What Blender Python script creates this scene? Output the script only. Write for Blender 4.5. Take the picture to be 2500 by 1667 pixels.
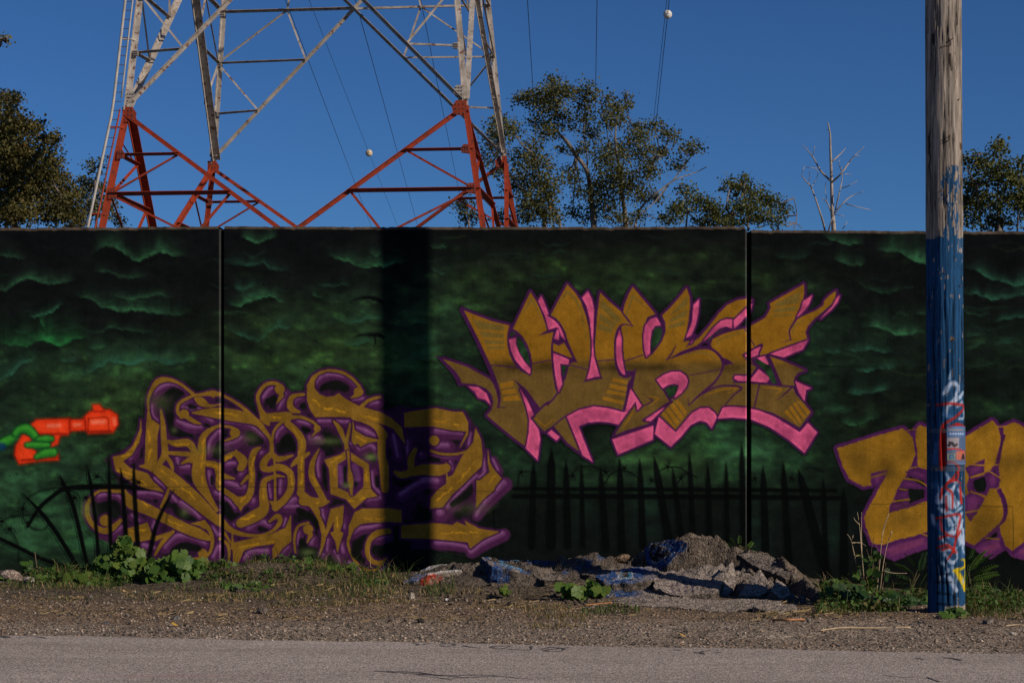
import bpy, bmesh, math, random
import numpy as np
from mathutils import Vector, Matrix, Quaternion
R = math.radians
scene = bpy.context.scene
for o in list(bpy.data.objects):
    bpy.data.objects.remove(o, do_unlink=True)
random.seed(7)
rng = np.random.default_rng(11)
COL = scene.collection

# ------------------------------------------------------------------ camera
CAM_H = 1.585            # eye height
FPX = 4514.0             # focal length in photograph pixels (65 mm)
YH = 1040.0              # row of the horizon
cam_d = bpy.data.cameras.new('camera')
cam_d.sensor_width = 36.0
cam_d.lens = FPX / 2500.0 * 36.0
cam_d.shift_y = (YH - 833.5) / 2500.0
cam_d.clip_end = 3000.0
cam = bpy.data.objects.new('camera', cam_d)
cam.location = (0, 0, CAM_H)
cam.rotation_euler = (R(90), 0, 0)
COL.objects.link(cam)
scene.camera = cam

# ------------------------------------------------------------------ sky and sun
SUN_EL = 28.0
SUN_AZ = Vector((0.8192, -0.5735))          # horizontal direction towards the sun
world = bpy.data.worlds.new('World')
scene.world = world
world.use_nodes = True
wn = world.node_tree
bg = wn.nodes['Background']
sky = wn.nodes.new('ShaderNodeTexSky')
sky.sky_type = 'NISHITA'
sky.sun_disc = False
sky.sun_elevation = R(SUN_EL)
sky.sun_rotation = math.atan2(SUN_AZ.x, SUN_AZ.y)
sky.altitude = 2500
sky.air_density = 1.0
sky.dust_density = 0.0
sky.ozone_density = 5.0
tint = wn.nodes.new('ShaderNodeMix')         # the picture's white balance, the same for the whole sky
tint.data_type = 'RGBA'; tint.blend_type = 'MULTIPLY'
tint.inputs['Factor'].default_value = 1.0
tint.inputs[7].default_value = (0.44, 0.72, 1.0, 1)
wn.links.new(sky.outputs[0], tint.inputs[6])
wn.links.new(tint.outputs[2], bg.inputs['Color'])
bg.inputs['Strength'].default_value = 0.060
sun_d = bpy.data.lights.new('sun', 'SUN')
sun_d.energy = 4.2
sun_d.angle = R(0.53)
sun_d.color = (1.0, 0.86, 0.70)
sun = bpy.data.objects.new('sun', sun_d)
SUN_V = Vector((SUN_AZ.x * math.cos(R(SUN_EL)), SUN_AZ.y * math.cos(R(SUN_EL)), math.sin(R(SUN_EL))))
sun.rotation_euler = SUN_V.to_track_quat('Z', 'Y').to_euler()
sun.location = SUN_V * 40
COL.objects.link(sun)
scene.view_settings.view_transform = 'Standard'
scene.view_settings.look = 'None'
scene.view_settings.exposure = 0.0
scene.view_settings.gamma = 1.0
scene.view_settings.use_curve_mapping = False
scene.render.engine = 'CYCLES'

# ------------------------------------------------------------------ helpers
def P(x, y, d):
    """photograph pixel and distance -> world point"""
    return Vector(((x - 1250.0) * d / FPX, d, CAM_H - (y - YH) * d / FPX))
def lin(c):
    c = np.asarray(c, float) / 255.0
    return np.where(c <= 0.04045, c / 12.92, ((c + 0.055) / 1.055) ** 2.4)
def rgba(c):
    return (float(c[0]), float(c[1]), float(c[2]), 1.0)
def np_mesh(name, V, F, cols=None, smooth=False, cname='Col'):
    V = np.asarray(V, np.float32); F = np.asarray(F, np.int32)
    me = bpy.data.meshes.new(name)
    m, k = F.shape
    me.vertices.add(len(V)); me.vertices.foreach_set('co', V.ravel())
    me.loops.add(m * k); me.loops.foreach_set('vertex_index', F.ravel())
    me.polygons.add(m); me.polygons.foreach_set('loop_start', np.arange(0, m * k, k, dtype=np.int32))
    me.update(calc_edges=True)
    if smooth:
        me.polygons.foreach_set('use_smooth', np.ones(m, bool))
    if cols is not None:
        ca = me.color_attributes.new(cname, 'FLOAT_COLOR', 'POINT')
        c4 = np.ones((len(V), 4), np.float32); c4[:, :3] = cols
        ca.data.foreach_set('color', c4.ravel())
    me.validate()
    return me
def py_mesh(name, V, F, cols=None, smooth=False):
    me = bpy.data.meshes.new(name)
    me.from_pydata([tuple(v) for v in V], [], F)
    if smooth:
        for p in me.polygons: p.use_smooth = True
    if cols is not None:
        ca = me.color_attributes.new('Col', 'FLOAT_COLOR', 'POINT')
        c4 = np.ones((len(V), 4), np.float32); c4[:, :3] = cols
        ca.data.foreach_set('color', c4.ravel())
    me.update()
    return me
def put(name, me, mat=None, parent=None, label=None, cat=None, group=None, kind=None):
    o = bpy.data.objects.new(name, me)
    COL.objects.link(o)
    if mat is not None and me is not None and not me.materials:
        me.materials.append(mat)
    if parent is not None:
        o.parent = parent
        o.matrix_parent_inverse = parent_inv(parent)
    tag(o, label, cat, group, kind)
    return o
def world_of(o):
    m = Matrix.LocRotScale(o.location, o.rotation_euler, o.scale)
    if o.parent is not None:
        m = world_of(o.parent) @ o.matrix_parent_inverse @ m
    return m
def parent_inv(p):
    return world_of(p).inverted()
def tag(o, label=None, cat=None, group=None, kind=None):
    if label: o['label'] = label
    if cat: o['category'] = cat
    if group: o['group'] = group
    if kind: o['kind'] = kind
    return o
def root(name, loc, label, cat, group=None):
    o = bpy.data.objects.new(name, None)
    o.empty_display_size = 0.2
    o.location = loc
    COL.objects.link(o)
    return tag(o, label, cat, group)
def tube(pts, rad, sides=6, cap=True, V=None, F=None):
    """tapered tube along points; appends to V, F"""
    if V is None: V, F = [], []
    pts = [Vector(p) for p in pts]
    n = len(pts); base = len(V)
    up = Vector((0.31, 0.17, 0.93))
    for i, p in enumerate(pts):
        t = (pts[min(i + 1, n - 1)] - pts[max(i - 1, 0)])
        if t.length < 1e-9: t = Vector((0, 0, 1))
        t.normalize()
        a = t.cross(up)
        if a.length < 1e-3: a = t.cross(Vector((1, 0, 0)))
        a.normalize(); b = t.cross(a)
        r = rad[i] if hasattr(rad, '__len__') else rad
        for k in range(sides):
            an = 2 * math.pi * k / sides
            V.append(p + a * (r * math.cos(an)) + b * (r * math.sin(an)))
    for i in range(n - 1):
        for k in range(sides):
            k2 = (k + 1) % sides
            F.append((base + i * sides + k, base + i * sides + k2, base + (i + 1) * sides + k2, base + (i + 1) * sides + k))
    if cap:
        F.append(tuple(base + k for k in range(sides))[::-1])
        F.append(tuple(base + (n - 1) * sides + k for k in range(sides)))
    return V, F
def catmull(pts, sub=6, closed=False):
    pts = [np.asarray(p, float) for p in pts]
    n = len(pts)
    if n < 3: return np.array(pts)
    out = []
    rngi = range(n if closed else n - 1)
    for i in rngi:
        if closed:
            p0, p1, p2, p3 = pts[(i - 1) % n], pts[i], pts[(i + 1) % n], pts[(i + 2) % n]
        else:
            p0, p1, p2, p3 = pts[max(i - 1, 0)], pts[i], pts[i + 1], pts[min(i + 2, n - 1)]
        for k in range(sub):
            t = k / sub
            out.append(0.5 * ((2 * p1) + (-p0 + p2) * t + (2 * p0 - 5 * p1 + 4 * p2 - p3) * t * t + (-p0 + 3 * p1 - 3 * p2 + p3) * t ** 3))
    if not closed: out.append(pts[-1])
    return np.array(out)
def sstep(a, b, x):
    t = np.clip((np.asarray(x, float) - a) / (b - a), 0, 1)
    return t * t * (3 - 2 * t)
def vnoise(x, y, seed=0):
    """smooth value noise in numpy, 0..1"""
    x = np.asarray(x, float); y = np.asarray(y, float)
    xi = np.floor(x).astype(np.int64); yi = np.floor(y).astype(np.int64)
    fx = x - xi; fy = y - yi
    fx = fx * fx * (3 - 2 * fx); fy = fy * fy * (3 - 2 * fy)
    def h(a, b):
        n = (a * 374761393 + b * 668265263 + seed * 974711) & 0x7fffffff
        n = ((n ^ (n >> 13)) * 1274126177) & 0x7fffffff
        return ((n ^ (n >> 16)) & 0xffff) / 65535.0
    return (h(xi, yi) * (1 - fx) + h(xi + 1, yi) * fx) * (1 - fy) + (h(xi, yi + 1) * (1 - fx) + h(xi + 1, yi + 1) * fx) * fy
def fbm(x, y, seed=0, oct=4):
    s = 0; a = 0.5; t = 0
    for i in range(oct):
        s = s + a * vnoise(np.asarray(x) * 2 ** i, np.asarray(y) * 2 ** i, seed + 17 * i); t += a; a *= 0.5
    return s / t

# ------------------------------------------------------------------ materials
def new_mat(name):
    m = bpy.data.materials.new(name); m.use_nodes = True
    nt = m.node_tree
    return m, nt, nt.nodes['Principled BSDF'], nt.nodes['Material Output']
def nd(nt, t, **kw):
    n = nt.nodes.new(t)
    for k, v in kw.items():
        setattr(n, k, v)
    return n
def mixc(nt, a, b, fac, blend='MIX'):
    n = nd(nt, 'ShaderNodeMix', data_type='RGBA', blend_type=blend)
    for sock, v in ((n.inputs['Factor'], fac), (n.inputs[6], a), (n.inputs[7], b)):
        if hasattr(v, 'is_linked') or hasattr(v, 'links'):
            nt.links.new(v, sock)
        elif isinstance(v, (int, float)):
            sock.default_value = v
        else:
            sock.default_value = rgba(v)
    return n.outputs[2]
def noise(nt, scale, detail=4, rough=0.6, vec=None, dist=0.0):
    n = nd(nt, 'ShaderNodeTexNoise')
    n.inputs['Scale'].default_value = scale; n.inputs['Detail'].default_value = detail
    n.inputs['Roughness'].default_value = rough; n.inputs['Distortion'].default_value = dist
    if vec is not None: nt.links.new(vec, n.inputs['Vector'])
    return n.outputs['Fac']
def ramp(nt, fac, stops):
    n = nd(nt, 'ShaderNodeValToRGB')
    e = n.color_ramp.elements
    while len(e) < len(stops): e.new(0.5)
    for i, (p, c) in enumerate(stops):
        e[i].position = p
        e[i].color = rgba(c) if hasattr(c, '__len__') else (c, c, c, 1)
    nt.links.new(fac, n.inputs['Fac'])
    return n.outputs['Color']
def bump(nt, bsdf, h, strength=0.5, dist=0.01):
    b = nd(nt, 'ShaderNodeBump')
    b.inputs['Strength'].default_value = strength; b.inputs['Distance'].default_value = dist
    nt.links.new(h, b.inputs['Height'])
    nt.links.new(b.outputs['Normal'], bsdf.inputs['Normal'])
def objco(nt, scale=(1, 1, 1)):
    tc = nd(nt, 'ShaderNodeTexCoord'); mp = nd(nt, 'ShaderNodeMapping')
    mp.inputs['Scale'].default_value = scale
    nt.links.new(tc.outputs['Object'], mp.inputs['Vector'])
    return mp.outputs['Vector']
def col_mat(name, rough=0.8, nscale=60, namt=0.25, bstr=0.3, bdist=0.004, spec=0.3, vecscale=(1, 1, 1), pits=False):
    """vertex colour paint broken up by fine noise"""
    m, nt, bs, out = new_mat(name)
    at = nd(nt, 'ShaderNodeAttribute', attribute_name='Col')
    v = objco(nt, vecscale)
    n = noise(nt, nscale, 3, 0.65, v)
    f = ramp(nt, n, [(0.25, 1 - namt), (0.75, 1 + namt * 0.6)])
    c = mixc(nt, at.outputs['Color'], f, 1.0, 'MULTIPLY')
    if pits:   # mottled, streaked, weathered film
        c = mixc(nt, c, ramp(nt, noise(nt, 9, 4, .7, v), [(.3, .80), (.7, 1.18)]), 1.0, 'MULTIPLY')
        c = mixc(nt, c, ramp(nt, noise(nt, 7, 3, .65, objco(nt, (3.0, 1, .16))), [(.3, .93), (.7, 1.06)]), 1.0, 'MULTIPLY')
        c = mixc(nt, c, (.055, .050, .044), ramp(nt, noise(nt, 150, 2, .8, v), [(.66, 0.0), (.80, .35)]))
    if pits:
        vo = nd(nt, 'ShaderNodeTexVoronoi'); vo.inputs['Scale'].default_value = 13
        nt.links.new(v, vo.inputs['Vector'])
        pit = ramp(nt, vo.outputs['Distance'], [(0.035, 0.0), (0.075, 1.0)])
        sel = ramp(nt, noise(nt, 2.3, 2, 0.5, v), [(0.5, 1.0), (0.56, 0.0)])
        keep = mixc(nt, pit, (1, 1, 1), sel, 'LIGHTEN')
        mx = nd(nt, 'ShaderNodeMix', data_type='RGBA', blend_type='MULTIPLY'); mx.inputs['Factor'].default_value = 0.85
        nt.links.new(c, mx.inputs[6]); nt.links.new(keep, mx.inputs[7]); c = mx.outputs[2]
        hh = mixc(nt, n, keep, 0.75, 'MULTIPLY'); hgt = hh
    else:
        hgt = n
    nt.links.new(c, bs.inputs['Base Color'])
    bs.inputs['Roughness'].default_value = rough
    bs.inputs['Specular IOR Level'].default_value = spec
    bump(nt, bs, hgt, bstr, bdist)
    return m
def plain_mat(name, c1, c2, scale=8, rough=0.8, bstr=0.3, bdist=0.01, spec=0.3, vecscale=(1, 1, 1), lo=0.35, hi=0.65, metallic=0.0):
    m, nt, bs, out = new_mat(name)
    n = noise(nt, scale, 6, 0.65, objco(nt, vecscale))
    c = ramp(nt, n, [(lo, c1), (hi, c2)])
    nt.links.new(c, bs.inputs['Base Color'])
    bs.inputs['Roughness'].default_value = rough
    bs.inputs['Metallic'].default_value = metallic
    bs.inputs['Specular IOR Level'].default_value = spec
    bump(nt, bs, n, bstr, bdist)
    return m
def leaf_mat(name, trans=0.35, rough=0.45, use_attr=True, c1=None, c2=None):
    m, nt, bs, out = new_mat(name)
    if use_attr:
        col = nd(nt, 'ShaderNodeAttribute', attribute_name='Col').outputs['Color']
    else:
        oi = nd(nt, 'ShaderNodeObjectInfo')
        col = ramp(nt, oi.outputs['Random'], [(0.0, c1), (1.0, c2)])
        n = noise(nt, 25, 3, 0.5, objco(nt))
        col = mixc(nt, col, ramp(nt, n, [(0.3, 0.75), (0.7, 1.15)]), 1.0, 'MULTIPLY')
    nt.links.new(col, bs.inputs['Base Color'])
    bs.inputs['Roughness'].default_value = rough
    bs.inputs['Specular IOR Level'].default_value = 0.15
    tr = nd(nt, 'ShaderNodeBsdfTranslucent')
    nt.links.new(mixc(nt, col, (1.0, 1.0, 0.35), 1.0, 'MULTIPLY'), tr.inputs['Color'])
    mx = nd(nt, 'ShaderNodeMixShader'); mx.inputs[0].default_value = trans
    nt.links.new(bs.outputs[0], mx.inputs[1]); nt.links.new(tr.outputs[0], mx.inputs[2])
    nt.links.new(mx.outputs[0], out.inputs['Surface'])
    return m

# ------------------------------------------------------------------ paint canvas (photo pixel layout of a real surface)
class Canvas:
    def __init__(s, x0, y0, x1, y1, step):
        s.x0, s.y0, s.step = x0, y0, step
        s.w = int((x1 - x0) / step) + 1; s.h = int((y1 - y0) / step) + 1
        s.X = x0 + np.arange(s.w) * step; s.Y = y0 + np.arange(s.h) * step
        s.c = np.zeros((s.h, s.w, 3))
        s.mask = None
    def new_layer(s):
        s.mask = np.zeros((s.h, s.w)); return s.mask
    def region(s, xa, ya, xb, yb):
        i0 = max(int((xa - s.x0) / s.step), 0); i1 = min(int((xb - s.x0) / s.step) + 2, s.w)
        j0 = max(int((ya - s.y0) / s.step), 0); j1 = min(int((yb - s.y0) / s.step) + 2, s.h)
        if i1 <= i0 or j1 <= j0: return None
        sl = (slice(j0, j1), slice(i0, i1))
        X, Y = np.meshgrid(s.X[i0:i1], s.Y[j0:j1])
        return sl, X, Y
    def blend(s, sl, cov, col, mark=True, mode='mix'):
        c = s.c[sl]; cv = cov[..., None]
        col = np.asarray(col, float)
        if mode == 'add': s.c[sl] = c + col * cv
        elif mode == 'mul': s.c[sl] = c * (1 - cv + col * cv)
        else: s.c[sl] = c * (1 - cv) + col * cv
        if mark and s.mask is not None:
            s.mask[sl] = np.maximum(s.mask[sl], cov)
    def poly_sd(s, pts, pad):
        pts = np.asarray(pts, float)
        r = s.region(pts[:, 0].min() - pad, pts[:, 1].min() - pad, pts[:, 0].max() + pad, pts[:, 1].max() + pad)
        if r is None: return None
        sl, X, Y = r
        d2 = np.full(X.shape, 1e12); ins = np.zeros(X.shape, bool)
        n = len(pts)
        for i in range(n):
            ax, ay = pts[i]; bx, by = pts[(i + 1) % n]
            ex, ey = bx - ax, by - ay
            L = ex * ex + ey * ey + 1e-9
            t = np.clip(((X - ax) * ex + (Y - ay) * ey) / L, 0, 1)
            d2 = np.minimum(d2, (X - ax - t * ex) ** 2 + (Y - ay - t * ey) ** 2)
            if ay != by:
                cond = ((ay > Y) != (by > Y)) & (X < (bx - ax) * (Y - ay) / (by - ay) + ax)
                ins ^= cond
        sd = np.sqrt(d2); sd[ins] *= -1
        return sl, X, Y, sd
    def fill(s, pts, col, grow=0.0, soft=2.0, alpha=1.0, mark=True, mode='mix', rag=0.0, seed=3):
        r = s.poly_sd(pts, max(grow, 0) + soft + 3 + rag)
        if r is None: return
        sl, X, Y, sd = r
        if rag: sd = sd + (fbm(X * 0.12, Y * 0.12, seed, 3) - 0.5) * 2 * rag
        cov = np.clip(0.5 - (sd - grow) / soft, 0, 1) * alpha
        s.blend(sl, cov, col(X, Y) if callable(col) else col, mark, mode)
    def stroke(s, pts, col, grow=0.0, soft=2.0, alpha=1.0, mark=True, mode='mix', smooth=True, sub=5, rag=0.0, seed=5):
        """pts: (x, y, width)"""
        p = np.asarray(pts, float)
        if smooth and len(p) > 2: p = catmull(p, sub)
        m = p[:, 2].max() / 2
        pad = m + max(grow, 0) + soft + 3 + rag
        r = s.region(p[:, 0].min() - pad, p[:, 1].min() - pad, p[:, 0].max() + pad, p[:, 1].max() + pad)
        if r is None: return
        sl, X, Y = r
        sd = np.full(X.shape, 1e6)
        if len(p) == 1:
            sd = np.hypot(X - p[0, 0], Y - p[0, 1]) - p[0, 2] / 2
        for i in range(len(p) - 1):
            ax, ay, aw = p[i]; bx, by, bw = p[i + 1]
            ex, ey = bx - ax, by - ay
            L = ex * ex + ey * ey + 1e-9
            t = np.clip(((X - ax) * ex + (Y - ay) * ey) / L, 0, 1)
            d = np.hypot(X - ax - t * ex, Y - ay - t * ey) - (aw + (bw - aw) * t) / 2
            sd = np.minimum(sd, d)
        if rag: sd = sd + (fbm(X * 0.15, Y * 0.15, seed, 3) - 0.5) * 2 * rag
        cov = np.clip(0.5 - (sd - grow) / soft, 0, 1) * alpha
        s.blend(sl, cov, col(X, Y) if callable(col) else col, mark, mode)
    def glow(s, x, y, rx, ry, col, k, mode='add', nz=0.6, seed=1, mark=False):
        r = s.region(x - 2.6 * rx, y - 2.6 * ry, x + 2.6 * rx, y + 2.6 * ry)
        if r is None: return
        sl, X, Y = r
        g = np.exp(-((X - x) / rx) ** 2 - ((Y - y) / ry) ** 2)
        if nz: g = g * np.clip(1 - nz + 2 * nz * (fbm(X / 55, Y / 26, seed, 4) - 0.1), 0, 2)
        s.blend(sl, np.clip(g * k, 0, 1) if mode == 'mix' else g * k, col, mark, mode)
    def ridge(s, pts, h, col, k, seed=1):
        """airbrushed cloud edge: crisp below, fading upwards"""
        p = np.asarray(pts, float); p = p[np.argsort(p[:, 0])]
        r = s.region(p[0, 0] - 6, p[:, 1].min() - 4 * h, p[-1, 0] + 6, p[:, 1].max() + 12)
        if r is None: return
        sl, X, Y = r
        px = X[0]
        q = catmull(p, 6); q = q[np.argsort(q[:, 0])]
        ye = np.interp(px, q[:, 0], q[:, 1]) + (fbm(px / 14, px * 0 + seed, seed, 3) - 0.5) * 9
        Ltot = p[-1, 0] - p[0, 0]
        tp = np.clip((px - p[0, 0]) / (0.22 * Ltot), 0, 1) * np.clip((p[-1, 0] - px) / (0.22 * Ltot), 0, 1)
        tp = tp * (0.45 + 1.1 * fbm(px / 40, px * 0 + 3 * seed, seed + 5, 3))
        dy = ye[None, :] - Y
        hh = h * (0.5 + fbm(px / 30, px * 0 + 9 * seed, seed + 2, 2))[None, :]
        g = np.where(dy > 0, np.exp(-dy / hh), np.clip(1 + dy / 3.2, 0, 1))
        g = g * (0.45 + 1.1 * fbm(X / 12 + Y / 30, Y / 8, seed + 8, 4))
        s.blend(sl, np.clip(g * tp[None, :] * k, 0, 1), col, False, 'mix')
    def sample(s, x, y):
        i = np.clip(((np.asarray(x) - s.x0) / s.step).round().astype(int), 0, s.w - 1)
        j = np.clip(((np.asarray(y) - s.y0) / s.step).round().astype(int), 0, s.h - 1)
        return s.c[j, i]
def Z(ox, oy, s):
    """tracing helper: enlarged-crop coordinates -> photograph pixels (a third value, a width, is scaled)"""
    def f(pts):
        return [(ox + p[0] / s, oy + p[1] / s) + ((p[2] / s,) if len(p) > 2 else ()) for p in pts]
    return f
# ------------------------------------------------------------------ the wall painting
D_W = 19.27
cv = Canvas(-560, 536, 3060, 1500, 2)
A0 = Z(1060, 680, 4); B0 = Z(1500, 680, 4); C0 = Z(1060, 840, 4); D0 = Z(1500, 840, 4)
VA = Z(200, 890, 4); VB = Z(680, 890, 4); VC = Z(200, 1050, 4); VD = Z(680, 1050, 4)
W1 = Z(0, 540, 4); W2 = Z(0, 900, 2.958); W3 = Z(500, 540, 4); W5 = Z(1800, 540, 3.336); W6 = Z(2000, 980, 3.734)
W8 = Z(1180, 1050, 2.5565)
XX, YY = np.meshgrid(cv.X, cv.Y)
# dark airbrushed storm sky
base = np.zeros_like(cv.c)
tv = np.clip((YY - 560) / 500, 0, 1)[..., None]
base[:] = np.array([13.0, 13.2, 13.4]) * (1 - tv) + np.array([15.0, 18.0, 14.5]) * tv
n1 = fbm(XX / 230, YY / 75, 3, 5); n2 = fbm(XX / 60, YY / 28, 9, 4)
base *= (0.8 + 0.4 * n2)[..., None]
cv.c = base
GR = np.array([30.0, 62.0, 34.0]); OL = np.array([34.0, 52.0, 18.0]); TE = np.array([26.0, 66.0, 44.0])
def broad(x, y, rx, ry, k, col=GR, seed=1):
    cv.glow(x, y, rx, ry, col, k * .78, 'add', 1.0, seed)
for q, (x, y, rx, ry, k, c) in enumerate([
    (60, 1150, 260, 150, .62, GR), (180, 1290, 150, 90, .75, GR), (60, 1330, 140, 70, .4, GR), (250, 1000, 180, 100, .5, OL),
    (330, 940, 110, 70, .5, OL), (150, 900, 220, 60, .35, GR), (420, 880, 200, 50, .3, GR), (620, 860, 160, 80, .35, OL),
    (760, 830, 200, 90, .45, OL), (830, 760, 150, 70, .35, GR), (900, 880, 160, 70, .45, OL), (700, 930, 160, 60, .35, GR),
    (1060, 800, 120, 150, .5, GR), (1120, 740, 120, 70, .45, OL), (1130, 1010, 110, 80, .35, GR), (1010, 960, 90, 100, .4, GR),
    (1290, 660, 170, 60, .42, OL), (1400, 700, 200, 50, .40, OL), (1480, 650, 120, 45, .3, OL), (1650, 690, 160, 55, .42, OL),
    (1700, 620, 130, 40, .28, OL), (1560, 740, 120, 60, .35, GR), (1900, 690, 140, 60, .35, OL), (1950, 790, 90, 90, .35, GR),
    (1230, 1110, 120, 60, .4, GR), (1460, 1150, 160, 70, .5, GR), (1620, 1120, 150, 70, .5, OL), (1760, 1090, 150, 70, .5, GR),
    (1900, 1130, 120, 70, .55, GR), (1830, 1060, 140, 50, .35, GR), (1980, 950, 60, 90, .4, GR), (1640, 1060, 80, 50, .4, GR),
    (2120, 900, 160, 40, .22, GR), (2160, 1020, 120, 40, .28, OL), (2420, 850, 130, 60, .25, GR), (2140, 800, 200, 60, .2, GR),
    (2420, 1000, 120, 30, .3, GR), (900, 1000, 200, 120, .2, OL), (600, 1200, 250, 130, .12, GR), (1400, 1330, 500, 60, .1, GR),
    (-150, 1100, 300, 160, .4, GR), (2750, 900, 200, 120, .25, GR), (-200, 850, 220, 60, .3, GR)]):
    broad(x, y, rx, ry, k, c, q + 1)
# blotchy spray texture
bl_ = fbm(XX / 34, YY / 17, 55, 4); cv.c = 9 + (cv.c - 9) * np.clip(.45 + 1.15 * bl_, .4, 1.5)[..., None]
lt_ = np.clip(fbm(XX / 26, YY / 16, 66, 4) - .60, 0, 1) * np.clip((cv.c[..., 1] - 18) / 20, 0, 1) * 3.0
cv.c = cv.c + lt_[..., None] * np.array([18.0, 34.0, 10.0])
# cloud edges
RC = np.array([44.0, 84.0, 52.0]); RT = np.array([40.0, 80.0, 58.0]); RB = np.array([34.0, 96.0, 46.0])
ridges = [
    (W1([(880,330),(1000,250),(1120,250),(1250,330),(1340,390),(1480,320),(1560,300),(1680,325),(1860,340)]), 20, RC, .85),
    (W1([(-60,310),(60,335),(150,350),(260,360)]), 10, RC, .4), (W1([(880,500),(1050,490),(1180,540),(1330,540),(1480,520)]), 10, RC, .4),
    (W1([(-120,690),(30,670),(110,630),(230,570),(330,575),(450,605),(560,600),(740,570)]), 14, RC, .85),
    (W1([(260,935),(400,920),(520,870),(640,790)]), 7, RT, .75), (W1([(700,740),(840,740),(940,790),(1000,850),(1080,840),(1180,885),(1290,870),(1440,875),(1600,905),(1740,905),(1900,860)]), 18, RC, .9),
    (W1([(1050,720),(1200,740),(1280,765),(1420,730),(1560,720),(1720,750)]), 9, RC, .55), (W1([(-80,1160),(60,1210),(140,1195),(260,1210),(400,1165),(480,1180),(580,1220),(680,1175),(800,1140),(900,1160)]), 26, RB, .85),
    (W1([(820,1080),(960,1085),(1080,1045),(1200,1050),(1340,1060),(1480,1090),(1560,1080)]), 7, RC, .45),
    (W1([(860,1240),(960,1245),(1050,1210)]), 8, RC, .6), (W1([(570,1350),(650,1365),(760,1350)]), 5, RT, .55),
    (W1([(-160,1560),(0,1535),(120,1490),(180,1420),(260,1370),(380,1340)]), 16, RT, .8), (W1([(640,1460),(760,1500),(880,1470),(1000,1410),(1070,1370),(1200,1385),(1290,1400),(1400,1350),(1520,1345),(1620,1390),(1780,1370),(1960,1330)]), 18, RT, .75),
    (W1([(380,960),(430,1040),(440,1080)]), 16, RB, .6),
    (W3([(340,150),(440,195),(530,205),(620,165),(720,140)]), 14, RC, .75), (W3([(150,410),(300,420),(450,435),(570,405),(640,460),(730,480),(860,485)]), 12, RT, .6),
    (W3([(280,650),(380,685),(440,650),(520,630)]), 14, RT, .75), (W3([(200,770),(310,825),(400,800),(520,755),(650,735),(720,770),(800,800)]), 16, RC, .85),
    (W3([(180,1065),(260,1080),(380,1120),(520,1160),(600,1105),(710,1035),(790,1050),(900,1010)]), 11, RT, .7),
    (W3([(1160,330),(1260,350),(1400,385),(1480,430),(1640,440),(1760,435),(1860,400),(1990,380)]), 16, RC, .85), (W3([(1600,290),(1680,325),(1740,300)]), 9, RC, .5),
    (W3([(1080,580),(1140,635),(1260,625),(1440,615)]), 5, RT, .5), (W3([(1240,930),(1330,960),(1420,1000),(1530,965),(1680,945),(1800,950)]), 6, RT, .5),
    (W3([(1340,1190),(1430,1205),(1560,1180),(1680,1160)]), 10, RT, .5), (W3([(2180,250),(2260,258),(2380,240)]), 8, RC, .5), (W3([(2190,450),(2300,500),(2360,510)]), 6, RT, .45),
    (W3([(1860,1260),(2000,1320),(2150,1290),(2240,1240),(2350,1230)]), 5, RT, .5), (W3([(1040,710),(1100,725),(1170,735)]), 7, RC, .5),
    (W5([(680,110),(800,165),(940,188),(1040,180)]), 12, RC, .7), (W5([(300,280),(430,300),(520,295),(620,255)]), 11, RC, .4), (W5([(780,310),(860,340),(960,360),(1060,340)]), 14, RC, .7),
    (W5([(1120,225),(1200,245),(1310,240),(1400,295),(1530,345),(1640,370),(1720,360)]), 24, RC, .9), (W5([(1820,370),(1940,400),(2060,460),(2180,500),(2290,515),(2420,500),(2600,520)]), 14, RT, .85),
    (W5([(1820,580),(1940,595),(2080,635),(2200,625),(2340,605),(2500,600)]), 13, RT, .8), (W5([(960,470),(1060,540),(1180,590),(1280,570),(1370,550)]), 9, RC, .5),
    (W5([(1820,715),(1900,745),(1990,770),(2060,760)]), 9, RC, .55), (W5([(2080,820),(2180,800),(2280,775),(2420,770)]), 9, RT, .6), (W5([(1000,870),(1090,860),(1180,875),(1280,915),(1400,915),(1560,890)]), 17, RC, .9),
    (W5([(860,1040),(960,1055),(1070,1040),(1180,1065),(1280,1050)]), 11, RT, .75), (W5([(700,1055),(800,1065),(860,1055)]), 5, RT, .6), (W5([(940,1205),(1050,1215),(1180,1190),(1320,1170)]), 11, RT, .7),
    (W5([(880,1400),(960,1405),(1080,1390),(1260,1360)]), 11, RT, .75), (W5([(1840,940),(1940,935),(2020,920)]), 8, RT, .4), (W5([(1860,1050),(1960,1010),(2040,980)]), 8, RC, .4),
    (W5([(2080,1000),(2200,990),(2340,970)]), 10, RT, .45), (W5([(1840,1180),(1960,1190),(2060,1165),(2160,1160)]), 8, RC, .4), (W5([(740,1540),(860,1550),(960,1530)]), 10, RC, .35), (W5([(1440,740),(1560,750),(1680,740)]), 6, RC, .4),
    ([(-420,700),(-300,730),(-180,715),(-60,740)], 16, RC, .8), ([(-400,860),(-260,830),(-120,870)], 16, RT, .8), ([(2620,720),(2760,750),(2900,730)], 16, RC, .8), ([(2560,900),(2700,880),(2860,910)], 14, RT, .8),
    (W6([(20,80),(140,70),(270,85)]), 10, RC, .45), (W6([(180,180),(330,210),(470,165),(560,170)]), 16, RC, .65)]
for q, (pts, h, c, k) in enumerate(ridges):
    cv.ridge(pts, h * .85, c, k * 1.0, q + 1)
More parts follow.
